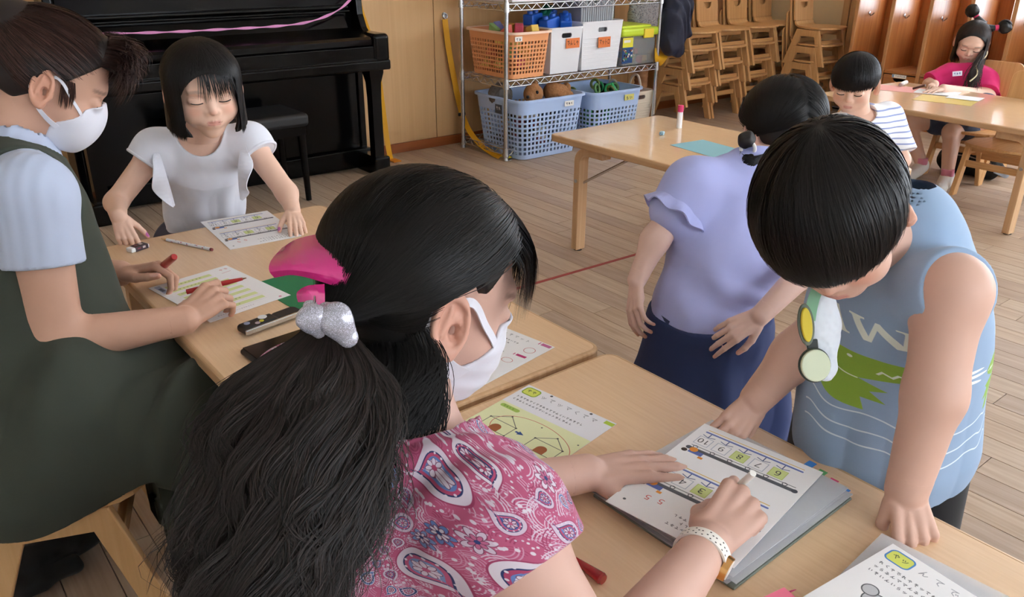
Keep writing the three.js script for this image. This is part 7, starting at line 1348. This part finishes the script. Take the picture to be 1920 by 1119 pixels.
const houseTex = sheetTex((c) => {
  seed(33); c.fillStyle = '#ececf2'; c.fillRect(0, 0, PW, 190); titleBox(c, 16, 16, 62, '#8cae2e', '#dbe46a');
  c.strokeStyle = '#8a8c94'; c.lineWidth = 3; kanaLine(c, 116, 30, 7, 32, 1.5); textRows(c, 24, 106, 2, 20, 15, '#55565c', 2.2); c.fillStyle = '#4a4c50'; for (const x of [150, 380]) { c.beginPath(); c.arc(x, 12, 7, 0, 7); c.fill(); }
  c.fillStyle = '#b7d046'; c.fillRect(464, 10, 48, 26); c.fillStyle = '#e9edbe'; c.fillRect(0, 190, PW, 290); c.fillStyle = '#cfe6c0'; c.fillRect(0, 480, PW, 240);
  for (const y of [206, 496]) { c.fillStyle = '#a8c85a'; c.beginPath(); c.roundRect(20, y, 110, 26, 13); c.fill(); c.strokeStyle = '#5a7a2a'; c.lineWidth = 2; kanaLine(c, 36, y + 6, 4, 13, 1.3); }
  const house = (x, y, s) => { c.strokeStyle = '#4c4e48'; c.lineWidth = 3; c.beginPath(); c.moveTo(x, y + 60 * s); c.lineTo(x, y + 140 * s); c.lineTo(x + 150 * s, y + 140 * s); c.lineTo(x + 150 * s, y + 60 * s); c.lineTo(x, y + 60 * s); c.lineTo(x + 75 * s, y); c.lineTo(x + 150 * s, y + 60 * s); c.stroke(); c.fillStyle = '#a8623a'; c.beginPath(); c.arc(x + 75 * s, y + 112 * s, 26 * s, Math.PI, 0); c.fill(); c.fillRect(x + 49 * s, y + 112 * s, 52 * s, 27 * s); c.fillStyle = '#44463f'; for (const [a, b] of [[0, 60], [150, 60], [75, 0], [0, 140], [150, 140]]) { c.beginPath(); c.arc(x + a * s, y + b * s, 5, 0, 7); c.fill(); } };
  house(60, 270, 1); house(320, 270, 1); house(60, 560, 0.9); c.fillStyle = '#3c5c9a'; c.beginPath(); c.moveTo(240, 336); c.lineTo(270, 350); c.lineTo(240, 364); c.fill(); c.fillRect(224, 345, 20, 10);
  c.fillStyle = '#55574e'; for (const [a, b] of [[290, 250], [490, 250], [300, 450], [330, 620], [420, 620], [480, 620]]) { c.beginPath(); c.arc(a, b, 4, 0, 7); c.fill(); }
  c.strokeStyle = '#c8685a'; c.lineWidth = 3; c.beginPath(); c.ellipse(300, 350, 215, 120, 0.1, 0, 7); c.stroke();
});
const mouseTex = sheetTex((c) => {
  seed(34); titleBox(c, 20, 20, 66, '#4a86c8', '#dbe46a'); c.strokeStyle = '#9a9ca4'; c.lineWidth = 3; kanaLine(c, 130, 30, 6, 34, 1.5); textRows(c, 30, 110, 3, 18, 16, '#6a6c72', 2.2);
  c.fillStyle = '#8a8c92'; c.strokeStyle = '#55565c'; c.lineWidth = 4; c.beginPath(); c.ellipse(150, 300, 56, 42, 0.2, 0, 7); c.fillStyle = '#c2c3c8'; c.fill(); c.stroke(); for (const [x, y] of [[96, 262], [206, 268]]) { c.beginPath(); c.arc(x, y, 26, 0, 7); c.fill(); c.stroke(); } c.beginPath(); c.ellipse(150, 372, 38, 36, 0, 0, 7); c.fill(); c.stroke(); c.beginPath(); c.moveTo(180, 390); c.bezierCurveTo(250, 380, 230, 470, 300, 450); c.stroke(); c.beginPath(); c.moveTo(110, 360); c.lineTo(70, 380); c.moveTo(190, 360); c.lineTo(226, 350); c.stroke();
  c.fillStyle = '#44464c'; for (const [x, y] of [[270, 300], [296, 280], [330, 420], [420, 420]]) { c.beginPath(); c.arc(x, y, 6, 0, 7); c.fill(); } c.fillStyle = '#e4e4ea'; c.fillRect(0, 520, PW, 200);
});
const listTex = (k, hot) => sheetTex((c) => {
  seed(50 + k); c.strokeStyle = '#9a9ca2'; c.lineWidth = 2.5; kanaLine(c, 40, 30, 9, 26, 1.5); textRows(c, 40, 90, 2, 16, 15); c.fillStyle = hot; c.fillRect(440, 8, 60, 26); c.fillStyle = '#c84a86'; c.fillRect(424, 8, 6, 26);
  for (let r = 0; r < 5; r++) { c.fillStyle = '#f0cdd6'; c.fillRect(60 + (r % 2) * 60, 200 + r * 90, 120, 40); c.strokeStyle = '#b87a8c'; c.lineWidth = 2; kanaLine(c, 70 + (r % 2) * 60, 208 + r * 90, 4, 20, 1.2); textRows(c, 280, 200 + r * 90, 2, 8, 13, '#88888e', 2); } c.strokeStyle = '#c8686e'; c.lineWidth = 3; c.beginPath(); c.arc(440, 120, 30, 0, 7); c.stroke();
});
// ---------------------------------------------------------------- first table
paper('worksheet', 'number worksheet lying in front of the girl in white', 'worksheet', [0.8326, 0.455, -1.8836], [0.6479, 0.455, -1.897], [0.8369, 0.455, -2.1469], 0.183, 0.257, numbersTex);
paper('worksheet', 'worksheet with pale green writing bands under the red felt pen', 'worksheet', [0.4181, 0.4558, -1.7685], [0.6062, 0.4558, -1.7998], [0.4803, 0.4558, -1.5323], 0.187, 0.257, greenTex);
paper('green_mat', 'green sheet half under the banded worksheet on the first table', 'sheet', [0.6014, 0.455, -1.6552], [0.8353, 0.455, -1.6781], [0.5981, 0.455, -1.446], 0.2, 0.21, null, { color: 0x1f7a4c, rough: 0.7 });
paper('worksheet', 'white worksheet with magenta corner at the end of the first table, partly covered', 'worksheet', [0.8969, 0.455, -1.2002], [0.9342, 0.455, -0.9767], [0.7741, 0.455, -1.1347], 0.187, 0.257, listTex(1, '#c86aa0'));
paper('worksheet', 'white worksheet with magenta corner on top of the other, beside the woman\'s mask', 'worksheet', [0.8209, 0.456, -1.1943], [0.8714, 0.456, -0.9735], [0.6969, 0.456, -1.1178], 0.187, 0.2, listTex(2, '#c4387a'));
{
  const a = [0.5415, 0.459, -2.0732], b = [0.613, 0.459, -1.915], d = norm(sub(b, a)), p = thing('pencil', 'white printed pencil with a brown end lying beside the number worksheet', 'pencil'), prt = canvasTex(64, 256, (c) => { c.fillStyle = '#e8ebf2'; c.fillRect(0, 0, 64, 256); c.fillStyle = '#c87a8a'; for (let i = 0; i < 14; i++) c.fillRect((i * 23) % 56, i * 18, 9, 8); c.fillStyle = '#7a8ab8'; for (let i = 0; i < 10; i++) c.fillRect((i * 31) % 56, 9 + i * 24, 7, 6); });
  part('barrel', rodBetween(add(a, d, 0.02), add(b, d, -0.006), 0.0038, 6), std({ map: prt, roughness: 0.4 }), p); part('point', rodBetween(a, add(a, d, 0.02), 0.0006, 12, 0.0038), M.pale, p); part('end_cap', rodBetween(add(b, d, -0.006), b, 0.0038, 12), std({ color: 0x7a3a3a }), p);
  const er = thing('eraser', 'white eraser in a dark sleeve under the fingers of the girl in white', 'eraser', [0.4746, 0.455, -2.0357], 0.35);
  part('rubber', new RoundedBoxGeometry(0.05, 0.011, 0.022, 3, 0.003).translate(0, 0.0055, 0), std({ color: 0xeef0f2, roughness: 0.8 }), er); part('sleeve', new RoundedBoxGeometry(0.036, 0.0118, 0.0228, 2, 0.0015).translate(0.004, 0.0058, 0), std({ map: canvasTex(64, 64, (c) => { c.fillStyle = '#3c2c34'; c.fillRect(0, 0, 64, 64); c.fillStyle = '#d8c8c8'; c.fillRect(36, 10, 14, 30); c.fillStyle = '#a04a5a'; c.fillRect(10, 20, 16, 12); }), roughness: 0.6 }), er);
  // folding magnifier with stickers
  const m0 = [0.4874, 0.455, -1.4273], m1 = [0.6175, 0.455, -1.4504], md = norm(sub(m1, m0)), L = len(sub(m1, m0)), ang = Math.atan2(-md[2], md[0]), mg = thing('magnifier', 'black and chrome hand magnifier with round stickers beside the ponytail', 'magnifier', mix(m0, m1, 0.5), ang);
  part('handle', new RoundedBoxGeometry(L * 0.58, 0.016, 0.036, 4, 0.007).translate(-L * 0.2, 0.009, 0), M.blackSoft, mg); part('side_rail', new RoundedBoxGeometry(L, 0.01, 0.006, 2, 0.002).translate(0, 0.01, 0.019), M.chrome, mg);
  part('lens_frame', extrude(shapeOf(rrPts(L * 0.42, 0.036, 0.01), [rrPts(L * 0.36, 0.026, 0.007)]), 0.009, 0.002).rotateX(-Math.PI / 2).translate(L * 0.29, 0.004, 0), M.blackSoft, mg); part('lens', new RoundedBoxGeometry(L * 0.36, 0.003, 0.026, 2, 0.001).translate(L * 0.29, 0.009, 0), phys({ transmission: 1, thickness: 0, roughness: 0.02, color: 0xffffff }), mg);
  [[-0.16, 0.006, 0xd8cf4a, 0.0045], [-0.26, -0.004, 0x8a96b8, 0.006], [-0.12, -0.008, 0xe4e6ea, 0.009], [-0.2, 0.009, 0xb8a8b4, 0.005]].forEach(([x, z, c, r]) => part('sticker', new THREE.CylinderGeometry(r, r, 0.0008, 20).translate(x * L * 2 + 0.02, 0.0174, z), std({ color: c, roughness: 0.5 }), mg));
  const p0 = [0.464, 0.455, -1.3445], p1 = [0.6048, 0.455, -1.3535], pd = norm(sub(p1, p0)), ph = thing('phone_case', 'flat black case lying under the loose hair beside the magnifier', 'case', mix(p0, p1, 0.5), Math.atan2(-pd[2], pd[0])); part('shell', new RoundedBoxGeometry(0.16, 0.012, 0.07, 4, 0.006).translate(0, 0.006, 0.028), M.blackSoft, ph); part('lid', new RoundedBoxGeometry(0.15, 0.003, 0.062, 2, 0.001).translate(0, 0.0125, 0.028), M.black, ph);
}
// ---------------------------------------------------------------- second table
paper('worksheet', 'yellow and green worksheet of two houses lying beside the woman in the paisley blouse', 'worksheet', [0.7986, 0.455, -0.9373], [0.8252, 0.455, -0.7733], [0.6486, 0.455, -0.9081], 0.183, 0.257, houseTex);
paper('pink_paper', 'pale pink paper sticking out from under the clear folder', 'paper', [0.6573, 0.455, -0.5494], [0.5991, 0.455, -0.5488], [0.6655, 0.455, -0.4758], 0.09, 0.15, null, { color: 0xd873a4 });
paper('pink_paper', 'hot pink paper lying between the two clear folders', 'paper', [0.788, 0.455, -0.408], [0.7096, 0.455, -0.4221], [0.7854, 0.455, -0.3656], 0.11, 0.09, null, { color: 0xe04a8c, t: 0.001 });
{ const rp = phys({ color: 0xa8121a, roughness: 0.25, clearcoat: 0.6 }), a = [0.5612, 0.461, -0.5568], b = [0.5636, 0.461, -0.5224], c = thing('pen_cap', 'glossy red pen cap lying alone on the table by the paisley sleeve', 'pen cap'); part('cone', rodBetween(add(a, norm(sub(a, b)), 0.02), b, 0.0028, 20, 0.0075), rp, c); part('end', rodBetween(b, add(b, norm(sub(b, a)), 0.003), 0.0075, 20, 0.0062), rp, c); }
{
  const clear = phys({ color: 0xf4f5f8, transmission: 0.6, thickness: 0, roughness: 0.22, ior: 1.45, specularIntensity: 1 }), tabs = [0x3f86d4, 0xc8386e, 0x58a05a, 0x3f86d4];
  const stack = (label, tl, tr, bl, n, w, h) => {
    const a = sheetAxes(tl, tr, bl), t = thing('clear_folder', label, 'folder', tl), Q = new THREE.Quaternion().setFromRotationMatrix(new THREE.Matrix4().makeBasis(V(a.x), V([0, 1, 0]), V(a.d)));
    const put = (g, x, y, z, r = 0) => g.rotateY(r).translate(x, y, z).applyQuaternion(Q);
    part('cover', put(new RoundedBoxGeometry(w, 0.004, h, 2, 0.0015), w / 2, 0.002, h / 2), std({ color: 0x6a7268, roughness: 0.4 }), t);
    for (let k = 0; k < n; k++) {
      const y = 0.006 + k * 0.0034;
      part('page', put(new RoundedBoxGeometry(w * 0.8, 0.0014, h * 0.88, 1, 0.0005), w * 0.5 + rr(-0.008, 0.008), y, h * 0.5 + rr(-0.008, 0.008), rr(-0.05, 0.05)), M.white, t);
      part('sleeve', put(new RoundedBoxGeometry(w * 0.98, 0.0007, h * 0.99, 1, 0.0003), w / 2 + rr(-0.004, 0.004), y + 0.0012, h / 2 + rr(-0.004, 0.004), rr(-0.03, 0.03)), clear, t);
      part('tab', put(new RoundedBoxGeometry(0.012, 0.0012, 0.022, 1, 0.0004), 0.014 + k * 0.019, y + 0.0004, h * 0.995 + 0.002 * k), std({ color: tabs[k % 4], roughness: 0.5 }), t);
    }
    return t;
  };
  seed(61);
  stack('thick clear folder of worksheets under the hands of the woman in the paisley blouse', [0.6756, 0.455, -0.4152], [0.6699, 0.455, -0.6456], [0.9384, 0.455, -0.4071], 4, 0.232, 0.268);
  paper('worksheet', 'number worksheet on the thick clear folder, being marked with the white pencil', 'worksheet', [0.6832, 0.478, -0.4242], [0.6535, 0.478, -0.6071], [0.9064, 0.478, -0.4175], 0.186, 0.257, numbersTex, { lift: 0.0005 });
  stack('clear folder with the mouse worksheet on it, nearest the boy leaning on the table', [0.8992, 0.455, -0.353], [0.905, 0.455, -0.2214], [0.7094, 0.455, -0.3917], 2, 0.232, 0.268);
  paper('worksheet', 'worksheet with a drawing of a grey mouse on the clear folder', 'worksheet', [0.8797, 0.472, -0.3324], [0.8706, 0.472, -0.2463], [0.7647, 0.472, -0.3591], 0.183, 0.257, mouseTex);
  paper('pink_paper', 'pink sticky note on the lower edge of the mouse worksheet', 'paper', [0.7057, 0.475, -0.3706], [0.7029, 0.475, -0.3547], [0.6772, 0.475, -0.3793], 0.05, 0.06, null, { color: 0xf07a96 });
}
// ---------------------------------------------------------------- glossy table by the shelf, far table
{
  const g = thing('glue_stick', 'white glue stick with a pink cap standing on the glossy table', 'glue stick', [2.6338, 0.455, -2.1779]);
  part('barrel', new THREE.CylinderGeometry(0.011, 0.011, 0.066, 24).translate(0, 0.033, 0), std({ map: canvasTex(128, 128, (c) => { c.fillStyle = '#f2f0f2'; c.fillRect(0, 0, 128, 128); c.save(); c.rotate(-1.57); c.fillStyle = '#d8487e'; c.font = 'bold 22px sans-serif'; c.fillText('GLUE', -100, 70); c.restore(); c.fillRect(0, 112, 128, 6); }), roughness: 0.4 }), g); part('cap', new THREE.CylinderGeometry(0.0118, 0.0118, 0.026, 24).translate(0, 0.079, 0), plastic(0xd8346e), g); part('foot', new THREE.CylinderGeometry(0.0115, 0.0115, 0.005, 24).translate(0, 0.0025, 0), M.white, g);
  solo('eraser', new RoundedBoxGeometry(0.024, 0.014, 0.018, 2, 0.004), std({ map: canvasTex(32, 32, (c) => { c.fillStyle = '#a8cad8'; c.fillRect(0, 0, 32, 32); c.fillStyle = '#5a8a9a'; c.fillRect(6, 6, 8, 8); c.fillRect(18, 16, 8, 6); }), roughness: 0.7 }), 'small pale blue eraser lying before the glue stick', 'eraser', add([2.4791, 0.455, -2.1321], [0, 0.007, 0]), 0.5);
  paper('blue_sheet', 'light blue sheet lying on the glossy table behind the girl in lavender', 'sheet', [2.371, 0.455, -1.9964], [2.5971, 0.455, -1.9724], [2.3586, 0.455, -1.75], 0.17, 0.22, null, { color: 0x8fc4d0 });
  paper('pink_sheet', 'pale pink sheet at the left of the far table', 'sheet', [4.1877, 0.455, -2.1951], [4.4421, 0.455, -2.2875], [4.1407, 0.455, -1.9941], 0.19, 0.26, null, { color: 0xf0aaa2 });
  paper('yellow_sheet', 'yellow sheet in a clear sleeve on the far table', 'sheet', [4.0549, 0.455, -1.9284], [4.2282, 0.455, -1.9676], [4.0348, 0.455, -1.6531], 0.2, 0.26, null, { color: 0xe8cf74, rough: 0.25 });
  paper('drawing_paper', 'white drawing paper under the hands of the girl in pink', 'paper', [4.2551, 0.455, -2.0253], [4.4558, 0.455, -2.0815], [4.2621, 0.455, -1.7934], 0.15, 0.2, null, { color: 0xf0f0f0, lift: 0.002 });
  paper('drawing_paper', 'white paper lying by the left sleeve of the girl in pink', 'paper', [4.2322, 0.455, -1.852], [4.3971, 0.455, -1.8817], [4.2959, 0.455, -1.7323], 0.12, 0.15, null, { color: 0xeeeeee, lift: 0.003 });
  const p = thing('marker', 'dark brown marker in the hand of the girl in pink', 'marker'); part('barrel', rodBetween([4.3474, 0.461, -2.0736], [4.3471, 0.485, -2.0139], 0.006, 12), std({ color: 0x4a2a22, roughness: 0.4 }), p);
  const c = thing('small_marker', 'small white and grey cap lying at the back of the far table', 'marker'); part('shell', rodBetween([4.3939, 0.467, -2.1623], [4.4851, 0.467, -2.1833], 0.011, 14), M.white, c); part('tip', rodBetween([4.372, 0.467, -2.1567], [4.3939, 0.467, -2.1623], 0.009, 14), M.steel, c);
}
// ---------------------------------------------------------------- soft things round the shelf
{
  const fur = (p) => 0.0035 * fbm(p[0] * 120, p[1] * 120, p[2] * 120, 2), B = thing('bear_plush', 'brown bear plush lying on its side on top of the blue basket', 'soft toy'), hd = [3.0604, 0.3546, -3.6], bd = [3.2409, 0.3432, -3.64], ft = [3.3676, 0.356, -3.66], br = std({ color: 0x9a6a42, roughness: 0.95 });
  const bs = [bone(hd, hd, 0.056, 0.056, 0.02), bone(add(hd, [-0.05, -0.008, 0.03]), add(hd, [-0.03, -0.005, 0.02]), 0.026, 0.03, 0.02), bone(bd, add(bd, [0.06, -0.01, 0]), 0.055, 0.05, 0.03), bone(ft, add(ft, [0.0, -0.03, 0]), 0.026, 0.03, 0.02), bone(add(bd, [0.02, -0.02, 0.05]), add(bd, [0.08, -0.02, 0.06]), 0.025, 0.025, 0.02), bone(add(hd, [0.02, 0.045, -0.01]), add(hd, [0.02, 0.05, -0.01]), 0.018, 0.018, 0.01)];
  part('body', meshField((p) => bonesField(bs)(p) - fur(p), bonesBox(bs, 0.01), 0.0042), br, B); part('eye', new THREE.SphereGeometry(0.0105, 12, 10).translate(...add(hd, [-0.015, 0.016, 0.048])), M.black, B); part('nose', new THREE.SphereGeometry(0.0095, 12, 10).translate(...add(hd, [-0.075, -0.004, 0.042])), M.blackSoft, B);
  solo('grey_plush', meshField((p) => len(sub(p, [0, 0, 0])) - 0.07 - 2 * fur(p), [[-0.09, -0.09, -0.09], [0.09, 0.09, 0.09]], 0.006), std({ color: 0x6a6460, roughness: 0.95 }), 'grey-brown plush half hidden behind the front post of the shelf', 'soft toy', [2.9481, 0.3381, -3.76]);
  const spk = canvasTex(128, 128, (c) => { seed(3); c.fillStyle = '#b4b3b4'; c.fillRect(0, 0, 128, 128); for (let i = 0; i < 160; i++) { c.fillStyle = ['#7c7a80', '#8f7f80', '#d4d2d2', '#6e7480'][i % 4]; c.beginPath(); c.arc(rr(0, 128), rr(0, 128), rr(1.5, 4), 0, 7); c.fill(); } }); spk.wrapS = spk.wrapT = THREE.RepeatWrapping; spk.repeat.set(9, 9);
  const bagC = [4.2626, 0.7115, -3.9]; solo('floral_bag', meshField((p) => ellD(p, [0, 0, 0], [0.14, 0.16, 0.07]) - 0.012 * fbm(p[0] * 14, p[1] * 14, p[2] * 14), [[-0.18, -0.2, -0.11], [0.18, 0.2, 0.11]], 0.006, { uv: (p) => [p[0], p[1]] }), std({ map: spk, roughness: 0.85 }), 'grey flowered cloth bag hanging at the right end of the shelf', 'bag', bagC);
  const jc = [4.1765, 0.6608, -3.5719], jb = [bone([0.0, 0.13, 0], [0.06, 0.12, 0.02], 0.07, 0.06, 0.04), bone([-0.01, 0.05, 0], [0.0, -0.1, 0.01], 0.085, 0.075, 0.04), bone([0.07, 0.06, 0.02], [0.09, -0.04, 0.03], 0.04, 0.035, 0.03), bone([0.0, -0.12, 0.02], [0.04, -0.15, 0.03], 0.05, 0.03, 0.03), bone([0.1, 0.12, 0.02], [0.05, 0.2, 0], 0.035, 0.05, 0.03)];
  solo('navy_jacket', meshField((p) => bonesField(jb)(p) - 0.012 * fbm(p[0] * 16, p[1] * 9, p[2] * 16) - 0.006 * Math.sin(p[0] * 90 + p[1] * 40 + 4 * noise3(p[0] * 10, p[1] * 10, p[2] * 10)), bonesBox(jb, 0.03), 0.005), phys({ color: 0x1b1f33, roughness: 0.7, sheen: 0.3, sheenColor: new THREE.Color(0x7078a0) }), 'dark navy jacket hanging beside the right end of the metal shelf', 'jacket', jc);
  solo('yellow_pouch', loft([[[4.0652, 0.5359, -3.61], [4.1514, 0.502, -3.63], [4.2318, 0.4787, -3.64]], [[4.0381, 0.4827, -3.58], [4.1111, 0.4631, -3.59], [4.1728, 0.464, -3.6]], [[4.0807, 0.4436, -3.61], [4.1396, 0.4214, -3.62], [4.1589, 0.4298, -3.62]]], 0.004), std({ color: 0xe0a51a, roughness: 0.6 }), 'yellow scoop-shaped pouch hanging on the shelf post below the navy jacket', 'pouch');
  const kb = thing('black_bag', 'black bag with a silver zip under the chair of the girl in pink', 'bag', [4.66, 0, -1.84]); const kbB = [bone([-0.0, 0.07, -0.1], [0.0, 0.07, 0.1], 0.068, 0.068, 0.03)];
  part('body', meshField((p) => Math.max(smax(bonesField(kbB)(p), Math.abs(p[0]) - 0.06, 0.03) - 0.006 * noise3(p[0] * 30, p[1] * 30, p[2] * 30), 0.001 - p[1]), [[-0.1, 0, -0.2], [0.1, 0.16, 0.2]], 0.006), cloth(0x141416, { sheenColor: new THREE.Color(0x404040) }), kb); part('zip', tube([[-0.055, 0.1, -0.13], [-0.062, 0.115, 0], [-0.055, 0.1, 0.13]], 0.004, 24, 6), M.chrome, kb); part('strap', band([[-0.05, 0.06, 0.15], [-0.02, 0.04, 0.2], [0.03, 0.05, 0.19], [0.04, 0.09, 0.14]], 0.02, 0.003, [0, 0.3, 1], 24), std({ color: 0x6c6e74, roughness: 0.5 }), kb);
}
// ---------------------------------------------------------------- give every group its base as origin
{
  const box = new THREE.Box3();
  for (const o of [...scene.children]) {
    if (o.userData.kind === 'structure' || o.isCamera || o.isLight) continue;
    if (o.isGroup && o.position.lengthSq() === 0) { o.updateMatrixWorld(true); box.setFromObject(o); const b = new THREE.Vector3((box.min.x + box.max.x) / 2, box.min.y, (box.min.z + box.max.z) / 2); o.position.copy(b); for (const c of o.children) c.position.sub(b); }
    else if (o.isMesh && o.position.lengthSq() === 0) { o.geometry.computeBoundingBox(); const c = o.geometry.boundingBox.getCenter(new THREE.Vector3()); o.geometry.translate(-c.x, -c.y, -c.z); o.position.copy(c); }
  }
}

renderer.render(scene, camera);
